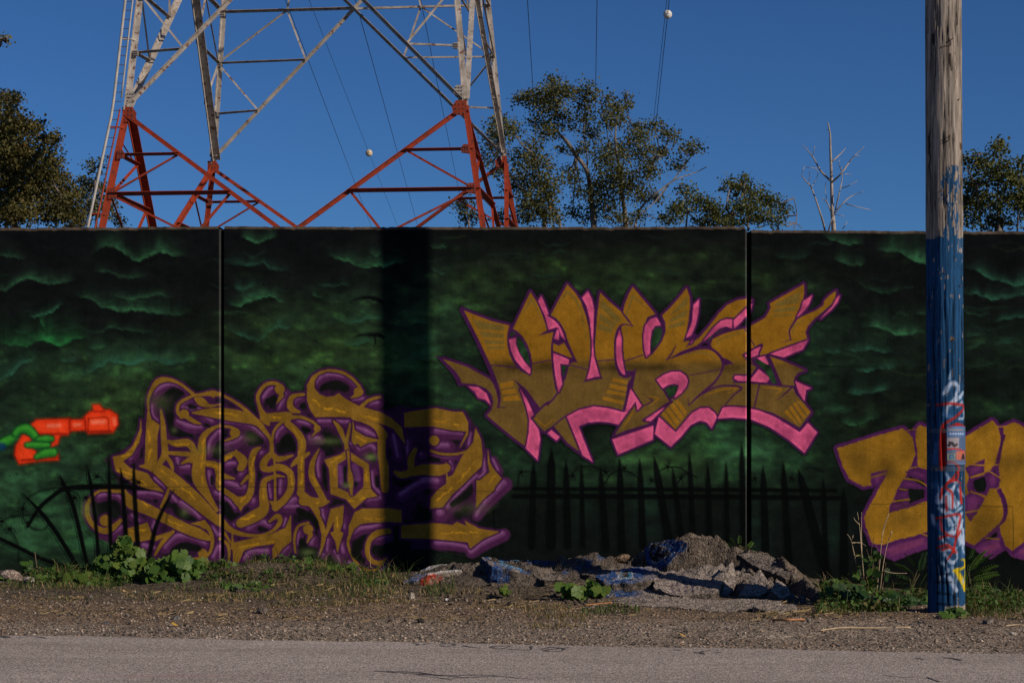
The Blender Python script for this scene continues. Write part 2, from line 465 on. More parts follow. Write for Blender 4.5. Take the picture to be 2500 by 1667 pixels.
# thin wisps of spray
rw = random.Random(19)
for q in range(150):
    x = rw.uniform(-480, 2980); y = rw.choice([rw.uniform(575, 900), rw.uniform(600, 1000)])
    L = rw.uniform(25, 110); am = rw.uniform(-14, 14)
    pts = [(x + L * t, y + am * math.sin(3.1 * t) + rw.uniform(-3, 3), 1.2 + 3.0 * math.sin(3.14 * t)) for t in (0, .25, .5, .75, 1)]
    cv.stroke(pts, rw.choice([(34, 66, 44), (30, 58, 46), (40, 62, 30)]), soft=rw.uniform(2.5, 7), alpha=rw.uniform(.12, .42), mark=False)
for q in range(60):
    x = rw.uniform(-480, 2980); y = rw.uniform(600, 1250)
    cv.glow(x, y, rw.uniform(8, 26), rw.uniform(4, 10), (40, 66, 26), rw.uniform(.08, .30), 'mix', .6, q)
# two ragged black birds
for pts in (W3([(1420,795,4),(1480,760,16),(1580,742,30),(1680,760,44),(1740,800,30)]), W3([(1450,1140,4),(1510,1110,18),(1600,1105,32),(1690,1110,44),(1740,1130,30)]), W3([(1660,1130,20),(1665,1180,16),(1650,1215,4)])):
    cv.stroke(pts, (7, 8, 8), soft=3, alpha=.95, mark=False)
# dark foot of the painting
rr = cv.region(-560, 1170, 3060, 1500); sl, X_, Y_ = rr
dk = sstep(1180, 1290, Y_) * sstep(1130, 1260, X_) * .72 + sstep(1330, 1440, Y_) * .5
cv.blend(sl, np.clip(dk, 0, .85), np.array([13.0, 14.0, 13.5]) , False)
for (x, y, s_) in [(1850, 1290, .3), (1580, 1250, .3), (2040, 1300, .2), (1430, 1260, .15)]:
    broad(x, y, 40, 70, s_, TE, 44)
# hairline cracks and form lines
for pts in ([(1192, 545, 1.2), (1193, 600, 1.2), (1192, 665, 1.0)], [(1206, 1208, 1.4), (1207, 1400, 1.4)], [(2473, 1236, 1.5), (2472, 1400, 1.5)], [(2000, 894, 1.2), (2300, 896, 1.2), (2473, 898, 1.2), (2473, 990, 1.2)]):
    cv.stroke(pts, (6, 6, 6), soft=1.6, alpha=.6, mark=False, smooth=False)
for _ in range(420):
    x = random.uniform(-500, 3000); y = random.uniform(565, 1390)
    cv.stroke([(x, y, random.uniform(1, 2.6)), (x + random.uniform(-1, 1), y + random.uniform(0, 3), 1)], (4, 4, 4), soft=1.6, alpha=.8, mark=False, smooth=False)
bg_canvas = cv.c.copy()

BLK = np.array([6.0, 6.5, 6.5])
# ---- painted fence on the right
fence_r = cv.new_layer()
spk = [(315,190,300,720,50),(425,110,420,720,66),(515,185,525,720,50),(612,215,620,720,36),(730,230,765,740,50),(850,180,862,740,50),(975,180,995,720,48),(1065,165,1160,700,56),
       (1180,230,1240,700,42),(1285,140,1310,700,40),(1400,205,1410,700,42),(1515,195,1520,700,36),(1612,80,1622,760,42),(1745,225,1762,820,54),(1870,200,1910,900,50),(1965,240,2150,940,70),(2120,300,2140,940,42),(2250,360,2250,920,60)]
for (xa, ya, xb, yb, w) in spk:
    f = min(.35, 130 / (yb - ya))
    xm = xa + (xb - xa) * f; ym = ya + (yb - ya) * f
    cv.stroke(W8([(xa, ya, 3), (xa + (xm - xa) * .5, ya + (ym - ya) * .5, w * .55), (xm, ym, w * .8), (xb, yb, w)]), BLK, soft=4, alpha=.86, smooth=False)
cv.stroke(W8([(190,365,22),(900,368,26),(1640,372,26),(2200,376,20)]), BLK, soft=5, alpha=.9, smooth=False)
cv.stroke(W8([(190,412,30),(900,412,34),(1640,416,34),(2230,424,26)]), BLK, soft=5, alpha=.92, smooth=False)
for pts in ([(215,360,6),(225,270,8),(250,255,6),(300,260,5)], [(540,290,7),(600,230,6),(680,225,6),(770,260,7)], [(760,330,8),(800,270,7),(860,250,8),(930,270,7),(985,320,7)], [(1090,260,6),(1150,230,8),(1230,235,7),(1290,280,6)], [(2000,240,6),(2060,235,6),(2120,260,5)], [(1210,330,8),(1260,270,8),(1330,290,6)]):
    cv.stroke(W8(pts), BLK, soft=3, alpha=.9)
for (x, y) in ((235,262),(560,285),(765,262),(880,235),(1150,228),(1235,300),(1695,300),(1925,300),(1050,310)):
    for a in range(5):
        t = a * 1.257 + x
        cv.stroke(W8([(x, y, 10), (x + 26 * math.cos(t), y + 26 * math.sin(t), 3)]), BLK, soft=2.5, alpha=.9, smooth=False)

# ---- gold and pink wildstyle piece
PUR = np.array([57.0, 22.0, 55.0])
def gold_n(X, Y):
    t = sstep(865, 905, Y + 14 * (fbm(X / 60, Y / 60, 5, 3) - .5))
    c = np.array([121.0, 80.0, 20.0]) * (1 - t)[..., None] + np.array([93.0, 68.0, 31.0]) * t[..., None]
    n = fbm(X / 45, Y / 45, 21, 4)
    dark = np.exp(-((Y - 893) / 15) ** 2) * np.clip(fbm(X / 70, Y / 30, 8, 3) * 2.2 - .8, 0, 1) * .4
    return c * (0.90 + .2 * n - dark)[..., None]
def pink_n(X, Y):
    n = fbm(X / 26, Y / 26, 31, 3)
    c = np.array([196.0, 78.0, 110.0]); d = np.array([150.0, 56.0, 86.0])
    t = np.clip((n - .42) * 3.2, 0, 1)[..., None]
    return c * (1 - t) + d * t
g0 = A0([(85,785),(200,820),(330,865),(450,930),(560,990),(600,1080),(625,1180),(615,1255),(860,1258),(900,1290),(925,1430),(915,1560),(880,1630),(800,1570),(650,1450),(515,1335),(560,1280),(578,1200),(560,1130),(505,1070),(400,1030),(330,1025),(265,1020),(215,920),(150,850)])
g1 = A0([(272,303),(420,362),(560,415),(735,458),(722,500),(712,560),(715,650),(735,740),(780,830),(850,905),(935,945),(958,830),(1150,795),(1160,950),(1190,1090),(1205,1115),(1150,1185),(1085,1222),(1035,1270),(960,1180),(860,1060),(840,1090),(880,1210),(900,1290),(640,1260),(630,1100),(600,1010),(560,900),(500,760),(420,590),(330,410)])
g2 = A0([(770,490),(850,320),(940,130),(1010,240),(1060,370),(1110,500),(1020,555),(1165,515),(1150,640),(1150,800),(958,835),(945,740),(910,640),(860,560),(820,520)])
g2b = A0([(1160,630),(1215,655),(1270,625),(1350,770),(1310,772),(1160,708)])
g3 = A0([(1140,355),(1200,240),(1300,55),(1370,130),(1430,220),(1480,360),(1515,500),(1530,640),(1550,700),(1570,640),(1590,380),(1620,135),(1700,215),(1835,330),(1930,455),(1840,445),(1795,490),(1765,580),(1760,700),(1775,830),(1800,910),(1850,955),(1940,945),(1890,1020),(1850,1290),(1720,1250),(1600,1235),(1480,1245),(1350,1300),(1270,1340),(1150,1440),(1075,1490),(945,1365),(1030,1280),(1085,1225),(1110,1240),(1190,1150),(1240,1070),(1290,960),(1320,830),(1390,810),(1350,750),(1290,620),(1270,530),(1220,430),(1150,375)])
g3b = A0([(1170,1440),(1280,1352),(1420,1690),(1300,1600)])
k1 = B0([(85,330),(100,250),(140,150),(180,80),(240,155),(320,250),(400,345),(320,380),(280,500),(275,640),(300,780),(370,740),(460,620),(500,520),(495,420),(465,360),(540,290),(620,200),(705,90),(735,180),(738,280),(725,400),(700,540),(670,620),(760,600),(705,668),(640,715),(520,790),(640,740),(800,690),(900,680),(980,710),(1040,770),(1060,840),(1050,900),(1020,960),(950,1055),(1060,1045),(1240,1060),(1150,1150),(1080,1240),(1005,1335),(960,1270),(900,1245),(840,1250),(760,1290),(700,1360),(600,1500),(435,1345),(560,1200),(500,1000),(200,900),(110,900),(80,700),(60,560)])
k2 = B0([(110,810),(210,860),(190,960),(170,1080),(270,1245),(215,1295),(210,1200),(100,1370),(0,1535),(130,1480),(370,1405),(275,1385),(400,1300),(540,1205),(600,1160),(735,960),(700,800),(400,780)])
b1 = B0([(705,668),(760,630),(840,565),(930,460),(1020,340),(1100,260),(1200,210),(1300,195),(1345,215),(1300,265),(1165,410),(1155,385),(1100,385),(1040,415),(960,490),(870,600),(800,655),(640,715),(520,790)])
e1 = B0([(940,640),(960,590),(1050,545),(1160,510),(1280,485),(1400,425),(1475,380),(1510,320),(1528,280),(1515,245),(1600,195),(1700,140),(1780,95),(1850,55),(1855,130),(1840,220),(1800,330),(1740,430),(1830,370),(1970,310),(2040,260),(2050,215),(2100,165),(2165,120),(2155,190),(2130,240),(2040,320),(1960,385),(1890,460),(1865,530),(1885,590),(1700,650),(1500,730),(1400,775),(1330,800),(1390,860),(1330,945),(1180,935),(1150,965),(1170,1005),(1340,1020),(1240,1060),(1060,1045),(950,1060),(1030,950),(1060,850),(1160,830),(1060,770),(1000,710),(950,670)])
e2 = B0([(1230,1062),(1300,1020),(1420,1030),(1740,1055),(1770,1130),(1850,1210),(1920,1305),(1810,1455),(1680,1380),(1550,1310),(1380,1265),(1290,1245),(1080,1240),(1150,1150)])
e3 = B0([(1520,760),(1640,800),(1860,895),(1790,920),(1755,970),(1760,1045),(1640,1040)])
golds = [g0, g1, g2, g2b, g3, g3b, k1, k2, b1, e1, e2, e3]
pinks = [A0([(1045,170),(1075,230),(1115,345),(1118,370),(1180,400),(1230,460),(1270,540),(1280,600),(1240,560),(1215,480),(1190,475),(1118,500),(1085,370),(1015,220)]),
    A0([(1205,490),(1220,520),(1215,600),(1170,585)]), A0([(730,595),(800,578),(795,640),(830,730),(880,810),(940,880),(935,932),(860,875),(790,790),(750,700)]),
    A0([(1160,725),(1315,790),(1310,840),(1230,830),(1235,930),(1250,1030),(1215,1108),(1190,1000),(1165,850)]),
    A0([(1445,190),(1500,122),(1540,200),(1560,300),(1555,450),(1550,620),(1560,760),(1615,955),(1560,960),(1490,985),(1520,880),(1540,740),(1540,600),(1520,400),(1490,270)]),
    A0([(1810,500),(1830,580),(1830,700),(1840,800),(1865,935),(1820,935),(1785,850),(1775,720),(1780,600)]),
    B0([(410,378),(455,455),(400,460),(365,510),(350,600),(345,735),(310,765),(290,680),(285,560),(300,460),(350,395)]), B0([(825,205),(820,330),(790,460),(740,580),(700,580),(760,420),(772,260)]), B0([(785,555),(760,620),(738,638)]),
    B0([(870,610),(960,490),(1040,415),(1100,395),(1150,400),(1150,490),(1090,465),(1020,490),(940,560)]), B0([(1165,410),(1300,275),(1345,245),(1335,300),(1240,420),(1170,490)]), B0([(1930,165),(1905,240),(1860,310),(1780,380),(1820,300),(1845,220)]),
    B0([(2200,165),(2180,230),(2110,310),(2010,395),(2060,340),(2130,270),(2170,190)]), B0([(1525,735),(1700,670),(1890,600),(1840,690),(1650,768)]), B0([(1265,750),(1320,710),(1430,665),(1400,745),(1320,778)]), B0([(1395,775),(1470,755),(1505,835),(1490,842)]),
    B0([(1410,885),(1520,970),(1485,1015),(1320,1000),(1350,960)]), B0([(1180,948),(1330,955),(1330,1002),(1210,998),(1168,975)]), B0([(412,988),(480,940),(560,910),(640,908),(700,950),(718,1000),(700,1060),(650,1120),(585,1165),(620,1090),(630,1040),(580,1025),(520,1040),(470,1070)]),
    B0([(1765,1000),(1920,1070),(1870,1085),(1855,1195),(1800,1110)]), B0([(1060,1258),(1150,1250),(1290,1260),(1420,1290),(1570,1350),(1700,1430),(1810,1500),(1890,1410),(1980,1500),(1855,1700),(1700,1570),(1520,1450),(1330,1370),(1150,1355),(1010,1365)]),
    B0([(435,1350),(600,1500),(700,1380),(760,1310),(840,1265),(920,1262),(980,1310),(1000,1350),(950,1460),(900,1400),(830,1385),(740,1430),(650,1540),(550,1640),(395,1515)]), B0([(300,1380),(520,1225),(440,1310),(350,1395)]), C0([(1740,930),(2140,795),(2135,930),(1795,1075)]),
    A0([(1295,1345),(1420,1280),(1560,1248),(1700,1265),(1850,1305),(1880,1200),(1920,1075),(2025,1240),(1985,1285),(1970,1195),(1800,1425),(1700,1400),(1600,1395),(1500,1405),(1410,1440),(1455,1560),(1545,1785),(1450,1725),(1360,1500)]), C0([(1145,838),(1225,905),(1195,940),(1108,870)]),
    A0([(840,1080),(900,1170),(975,1330),(945,1370),(1020,1470),(1035,1568),(1010,1770),(895,1655),(925,1500),(930,1380),(900,1250)]), A0([(335,1050),(430,1060),(510,1120),(555,1235),(500,1180),(430,1165),(400,1110)])]
holes = [A0([(820,560),(870,620),(920,730),(940,850),(880,790),(820,690),(805,600)]), A0([(745,520),(800,530),(740,570)]), B0([(440,470),(470,500),(450,600),(360,720),(360,600),(390,490)]), B0([(490,1085),(560,1040),(620,1050),(600,1120),(540,1170)]), B0([(1360,795),(1420,800),(1530,860),(1590,1030),(1540,1020),(1470,900)]), A0([(1240,850),(1300,850),(1260,960)]), B0([(905,620),(1000,520),(1110,480),(1050,510),(930,570)])]
nuke_mask = cv.new_layer()
for g in golds + pinks: cv.fill(g, (10, 14, 10), grow=15, soft=14, alpha=.45, mark=False)
for g in golds: cv.fill(g, PUR, grow=7.0, soft=2.6)
for g in pinks: cv.fill(g, PUR, grow=5.5, soft=2.4)
for g in golds: cv.fill(g, gold_n, soft=1.6)
def lines(f, L, col=PUR, soft=1.6, alpha=1.0, **kw):
    for p in L: cv.stroke(f(p), col, soft=soft, alpha=alpha, **kw)
TB = (96, 76, 34)
for f, L in ((A0, [[(375,400),(690,460),(685,515),(430,495)], [(440,515),(685,540),(685,582),(472,572)], [(480,592),(685,607),(685,640),(500,640)], [(505,660),(685,660),(685,685),(515,690)],
                   [(1635,200),(1830,400),(1780,440),(1620,280)], [(1620,330),(1780,445),(1750,485),(1610,405)], [(1605,435),(1745,485),(1735,532),(1605,500)]]),
             (B0, [[(715,170),(710,260),(540,370),(600,290)], [(710,290),(700,370),(530,430),(545,395)], [(695,400),(685,455),(530,490),(525,455)], [(1820,125),(1800,240),(1560,280),(1580,235)], [(1785,265),(1765,320),(1550,330),(1560,300)], [(1740,350),(1740,365),(1540,370),(1540,352)]])):
    for p in L: cv.fill(f(p), TB, soft=1.8, alpha=.85)
BG = (136, 88, 20)
for f, L in ((A0, [[(1750,965),(1890,1000),(1885,1030),(1735,1005)], [(1725,1025),(1882,1060),(1875,1100),(1705,1065)], [(1695,1085),(1870,1120),(1862,1150),(1675,1115)], [(1650,1150),(1850,1195),(1845,1230),(1640,1180)], [(640,1020),(770,1000),(780,1050),(650,1075)], [(660,1090),(795,1070),(810,1120),(665,1135)], [(670,1155),(820,1135),(845,1190),(675,1195)]]),
             (B0, [[(590,1200),(620,1180),(710,1300),(690,1340)], [(540,1240),(575,1210),(680,1350),(650,1390)], [(500,1280),(530,1255),(640,1405),(610,1440)], [(465,1320),(490,1300),(600,1450),(590,1470)], [(1780,1190),(1820,1200),(1915,1300),(1885,1330)], [(1740,1220),(1770,1205),(1870,1345),(1850,1375)], [(1700,1260),(1730,1240),(1835,1395),(1815,1420)], [(1650,1300),(1690,1275),(1800,1430),(1780,1420)]])):
    for p in L: cv.fill(f(p), BG, soft=1.8, alpha=.8)
lines(A0, [[(880,320,10),(950,205,22),(1000,290,14),(1060,440,6)], [(1220,240,10),(1300,130,22),(1380,200,18),(1440,330,14),(1480,590,5)], [(1870,580,6),(1885,330,16),(1940,170,22),(2070,290,6)]], TB, 2, .8, smooth=False)
lines(B0, [[(1010,640,16),(1020,600,16),(1130,560,12),(1280,515,8)], [(640,770,6),(800,720,16),(920,740,16),(1000,810,8)], [(1740,540,8),(1760,460,12),(1860,400,6)]], TB, 2, .8)
lines(B0, [[(890,1140,6),(1040,1085,18),(1200,1070,14),(1110,1120,8)], [(1450,1062,8),(1630,1080,16),(1560,1130,6)], [(80,1460,6),(140,1370,14),(190,1290,10)], [(350,1230,6),(430,1170,16),(320,1150,6)]], BG, 2, .8)
lines(A0, [[(990,1365,10),(1080,1440,14),(1170,1370,8)]], BG, 2, .8, smooth=False)
for p in pinks: cv.fill(p, PUR, grow=4.2, soft=2.0)
for p in holes: cv.fill(p, PUR, grow=4.5, soft=2.0)
cv.fill(A0([(775,980),(900,1080),(1040,1270),(990,1310),(940,1250),(850,1080)]), PUR)
for p in pinks: cv.fill(p, pink_n, grow=0.3, soft=1.6)
for p in pinks: # lighter core to the edge shading
    cv.fill(p, (150, 56, 86), grow=-5.5, soft=6, alpha=.42)
for q, p in enumerate(holes): cv.fill(p, lambda X, Y: np.array([26.0, 42.0, 24.0]) * (.5 + 1.2 * fbm(X / 14, Y / 14, 5, 3))[..., None], soft=1.6)
lines(A0, [[(535,845,10),(690,855,10),(835,875,10)], [(950,832,10),(1140,795,10)], [(1320,840,10),(1490,885,10)], [(1590,805,10),(1755,790,10)], [(1860,805,10),(2040,745,10)],
    [(275,300,16),(420,590,22),(500,760,22),(560,900,30),(600,1010,34),(630,1090,20),(640,1180,18),(622,1255,14)], [(615,1258,10),(700,1258,5)], [(560,990,20),(600,1040,10)],
    [(1020,556,4),(1100,530,12),(1180,510,16)], [(1175,515,18),(1152,640,18),(1155,790,20),(1190,1080,16)], [(1110,358,14),(1200,420,18),(1260,510,20),(1295,610,22),(1350,740,22),(1398,820,6)], [(1160,712,14),(1300,768,14),(1390,812,8)], [(1165,600,12),(1220,622,16),(1265,600,14)],
    [(1835,330,14),(1890,400,18),(1942,468,6)], [(1940,465,6),(1850,447,16),(1800,490,22),(1770,580,18),(1765,720,18),(1780,840,22),(1820,930,26),(1870,957,28),(1930,935,24),(1972,875,4)], [(1945,950,26),(1912,1050,18),(1860,1290,18)], [(1205,1115,16),(1150,1190,20),(1085,1225,22),(1030,1280,18),(945,1365,16)], [(1455,1010,6),(1500,990,20),(1640,970,12)]])
lines(B0, [[(500,797,4),(640,742,18),(800,690,20),(900,680,20),(980,708,24),(1040,770,28),(1062,840,24),(1040,920,18),(980,1010,22),(900,1080,24),(800,1165,18),(725,1240,8)], [(725,1240,10),(722,1165,4)], [(500,797,6),(560,730,16),(605,640,4)], [(1050,790,30),(1100,800,24),(1165,832,3)], [(735,945,8),(1040,885,8)],
    [(860,1130,10),(950,1075,18),(1060,1045,16),(1240,1062,20),(1150,1150,14),(1080,1240,10)], [(1270,490,9),(1370,660,9)], [(1415,1035,14),(1365,1265,14)], [(1160,1010,14),(1300,1015,14),(1500,1030,16),(1740,1058,14)], [(1735,1058,18),(1680,1110,14),(1590,1185,3)], [(1500,740,18),(1560,880,18),(1625,1045,18)],
    [(1775,400,20),(1712,500,16),(1715,570,14),(1725,598,10)], [(1725,596,10),(1630,625,3)], [(270,1250,12),(370,1192,14),(310,1155,4)], [(0,1535,10),(130,1482,12),(370,1408,12),(275,1385,12),(400,1300,14),(560,1200,26)], [(1280,790,16),(1390,858,14)], [(1270,745,12),(1440,640,16),(1410,750,14),(1520,735,10)], [(690,590,10),(780,560,18),(700,668,6)], [(170,1080,16),(210,880,8)], [(490,1090,14),(540,1190,16)]])
cv.stroke(A0([(20,760,10),(60,785,20),(200,930,44),(250,1030,44)]), PUR, soft=2.4)
NUKE_BOX = (1050, 676, 2080, 1150)

# ---- gold and purple calligraphic piece
vesto_mask = cv.new_layer()
S = []      # gold strokes in photo pixels
def s_(f, *pts): S.append(('s', f(list(pts))))
def p_(f, *pts): S.append(('p', f(list(pts))))
p_(VA, (648,420),(680,530),(760,590),(735,700),(735,970),(615,990),(625,700),(635,520))
s_(VA, (650,430,14),(648,340,20),(690,230,34),(760,155,50),(870,150,30),(980,200,22),(1085,285,26))
s_(VA, (772,440,8),(790,560,40),(800,700,52),(810,870,60),(760,960,44))
p_(VA, (305,900),(420,870),(500,790),(565,640),(577,540),(584,640),(560,760),(490,880),(400,940),(470,1010),(640,1060),(690,1130),(800,1240),(620,1205),(480,1140),(330,1030))
s_(VA, (570,990,10),(700,1000,90),(800,1060,130),(940,1180,150),(1120,1330,130),(1280,1480,90),(1380,1560,70))
s_(VC, (1340,860,70),(1450,970,50),(1600,1020,30),(1750,1022,18),(1870,975,24),(1935,890,40),(1910,835,40),(1830,890,16))
s_(VC, (420,600,30),(480,700,110),(640,770,100),(820,860,95),(1000,950,95),(1150,1010,90),(1240,1055,40))
s_(VC, (420,590,30),(330,590,36),(180,590,18),(75,680,30),(50,790,40),(90,900,44),(180,970,52),(270,970,60),(380,880,28)); s_(VC, (230,880,105))
p_(VC, (445,960),(640,900),(700,1060),(560,1085),(430,1080)); s_(VC, (890,990,24),(790,1090,34),(715,1215,14)); s_(VC, (850,570,18),(820,650,24),(780,745,30)); s_(VC, (700,1060,40),(820,1020,30),(900,985,10))
s_(VA, (840,750,24),(920,768,60),(1040,765,70),(1110,860,46),(1135,930,20)); s_(VA, (840,860,25),(1000,870,40),(1120,880,40)); s_(VA, (830,900,30),(870,960,35),(890,1030,12)); s_(VA, (975,965,14),(1040,930,40),(1085,930,60))
s_(VA, (1330,600,22),(1250,640,40),(1180,720,60),(1170,860,84),(1140,1000,120),(1150,1130,120),(1230,1280,64),(1320,1420,26)); s_(VA, (1330,600,20),(1440,606,20),(1510,640,30)); s_(VA, (1495,665,92)); s_(VA, (1480,710,26),(1390,745,8))
s_(VA, (1220,965,56),(1310,985,60),(1335,1080,50),(1335,1190,50),(1400,1235,46),(1480,1290,50),(1550,1350,70),(1640,1260,60),(1662,1100,52),(1655,950,56),(1685,850,54),(1745,808,12))
s_(VA, (1390,920,50),(1500,865,40),(1585,930,54),(1555,1000,64),(1530,1020,20)); s_(VA, (1390,1090,52),(1490,1112,10)); s_(VA, (1555,1165,12),(1625,1090,34))
p_(VA, (1505,825),(1600,935),(1540,960),(1480,870)); p_(VA, (1480,1290),(1550,1430),(1640,1280))
s_(VA, (1090,300,18),(960,370,26),(935,450,26),(970,520,16)); s_(VA, (1000,480,84)); s_(VA, (1040,520,40),(1110,560,30),(1160,575,8))
s_(VA, (1085,300,20),(1180,290,26),(1280,280,50),(1400,312,20),(1560,410,26),(1700,540,32),(1800,660,30),(1850,760,30),(1852,880,44)); p_(VA, (1240,285),(1278,250),(1330,290),(1280,325))
s_(VA, (1080,470,8),(1250,468,80),(1400,482,112),(1560,510,104),(1720,570,60),(1840,730,14)); s_(VA, (1110,330,20),(1165,360,76),(1240,400,28),(1335,390,8))
s_(VA, (1830,590,8),(1790,530,70),(1735,410,30),(1720,300,30),(1790,200,32),(1880,180,30),(1945,215,40)); s_(VA, (1932,240,92)); s_(VA, (1950,300,40),(1905,375,8)); s_(VA, (1780,520,80),(1900,510,82),(2015,505,84))
s_(VA, (2170,290,18),(2060,310,40),(2030,390,52),(2060,440,52),(2125,462,16))
s_(VA, (1852,870,46),(1790,930,60),(1772,1000,62),(1830,1022,50),(1930,1000,62),(2032,1060,62),(2040,1200,62),(1990,1300,62),(1890,1395,64)); s_(VA, (1850,860,40),(1920,920,52),(2060,885,10)); s_(VA, (1880,900,16),(1885,1100,16),(1890,1340,18))
s_(VA, (1890,1090,28),(1785,1135,50),(1770,1270,72),(1780,1400,92),(1700,1470,112),(1550,1545,84)); s_(VA, (1890,1080,28),(1980,1092,6)); p_(VA, (1830,1330),(1890,1430),(1960,1340))
s_(VA, (1858,740,20),(1880,640,20),(1980,540,26),(2120,510,26),(2240,550,20),(2310,610,20)); s_(VA, (2298,622,62)); s_(VA, (2290,650,16),(2245,700,4))
s_(VA, (2010,575,60),(2100,660,62),(2150,760,72),(2140,900,62),(2140,1080,62),(2140,1240,62)); s_(VA, (2045,990,12),(2110,930,56),(2215,865,24))
s_(VB, (215,1250,66),(300,1330,84),(400,1345,84),(490,1335,14)); s_(VB, (440,1310,50),(370,1180,56),(325,1080,56),(335,950,40),(395,825,8)); s_(VB, (340,1350,60),(385,1440,40)); s_(VD, (380,820,34),(430,950,42),(440,1060,36),(405,1210,6))
p_(VB, (520,46),(420,58),(330,110),(280,200),(280,340),(310,440),(360,512),(520,507),(700,512),(850,540),(1010,577),(1120,620),(1240,780),(1200,610),(1100,520),(1000,465),(780,400),(680,350),(620,310),(590,278),(540,310),(470,315),(400,290),(350,230),(350,160),(390,100),(470,68))
s_(VB, (480,55,20),(600,70,22),(700,120,22),(780,200,22),(815,270,20)); s_(VB, (780,265,84)); s_(VB, (770,295,40),(710,322,8)); s_(VB, (720,525,10),(780,440,26),(880,350,28),(995,315,18)); s_(VB, (730,530,12),(850,560,22),(960,605,60),(1020,690,90))
p_(VB, (445,930),(600,880),(660,840),(690,845),(770,900),(880,970),(900,1210),(965,1282),(860,1300),(740,1405),(660,1310),(510,1260),(495,1010))
s_(VB, (700,575,10),(680,680,26),(662,780,28),(680,850,44)); s_(VB, (538,550,10),(600,630,44),(655,770,20))
p_(VB, (728,560),(745,640),(850,705),(1005,738),(880,760),(800,800),(780,770),(740,780),(715,740)); s_(VB, (1008,755,76),(1010,900,72),(1030,1000,84),(1040,1210,70))
s_(VB, (1335,830,36),(1295,920,60),(1290,1040,60),(1200,1075,60),(1140,1050,30))
p_(VB, (1230,470),(1480,430),(1540,425),(1700,460),(1800,462),(1850,560),(1852,680),(1770,810),(1838,650),(1700,640),(1500,600),(1230,610)); s_(VB, (1520,740,92)); s_(VB, (1490,840,18),(1600,872,20),(1730,872,18),(1840,845,16))
s_(VB, (1230,1080,30),(1400,1025,96),(1560,1030,104),(1640,1005,74)); p_(VB, (1925,620),(1980,740),(1992,880),(1980,990),(1800,1170),(1700,1260),(1600,1390),(1480,1400),(1490,1300),(1560,1220),(1640,1160),(1700,1080),(1790,900),(1900,760)); p_(VB, (1640,950),(1650,1100),(1700,1080),(1640,1160))
p_(VB, (2045,840),(2060,950),(2110,1030),(2180,1110),(2120,1180),(2100,1230),(2000,1310),(1930,1400),(1935,1130),(1965,1130),(2060,1050),(2045,950))
p_(VD, (1200,930),(1540,905),(1700,925),(1740,895),(1840,935),(1820,882),(1960,960),(2155,990),(2010,1050),(1870,1152),(1850,1090),(1540,1060),(1200,1050))
p_(VD, (745,800),(820,765),(1080,762),(1200,780),(1200,900),(1080,890),(900,900),(800,912),(735,965),(695,1060),(680,1060),(690,930)); s_(VD, (690,1040,26),(680,1110,20),(720,1230,18),(800,1330,20),(900,1370,20),(980,1335,16),(1045,1270,6)); s_(VD, (1075,985,50),(960,1005,56),(885,1080,42),(870,1200,42),(920,1280,42),(1000,1290,30),(1055,1245,8))
p_(VD, (510,770),(635,735),(628,900),(600,985),(632,1000),(605,1090),(575,1195),(555,1080),(508,1000),(542,985),(540,880),(470,1030),(448,1050),(480,900))
p_(VC, (1480,1290),(1470,1100),(1640,1060),(1860,1010),(1990,950),(2040,830),(2045,1080),(1960,1150),(1870,1275),(1860,1160),(1890,1105),(1700,1130),(1580,1170),(1530,1290))
s_(VC, (1350,1060,30),(1420,1110,26),(1440,1200,20),(1430,1290,8)); s_(VC, (1470,1010,8),(1470,1150,26)); s_(VC, (1190,900,44),(1250,980,34),(1275,1080,30),(1250,1190,20),(1180,1245,30),(1095,1255,18)); s_(VC, (1180,1200,84)); s_(VC, (1390,1000,30),(1455,1100,10)); p_(VC, (1060,910),(1190,880),(1240,960),(1190,960),(1150,930))
s_(VC, (2210,965,92)); s_(VC, (2235,1020,40),(2200,1095,6)); s_(VC, (2215,900,12),(2110,940,18),(2075,1060,20),(2085,1190,12)); s_(VC, (2160,690,80),(2250,730,50),(2330,900,24))
o_hole = VB([(580,970),(660,920),(700,930),(830,1010),(830,1190),(740,1282),(690,1250),(580,1200)])
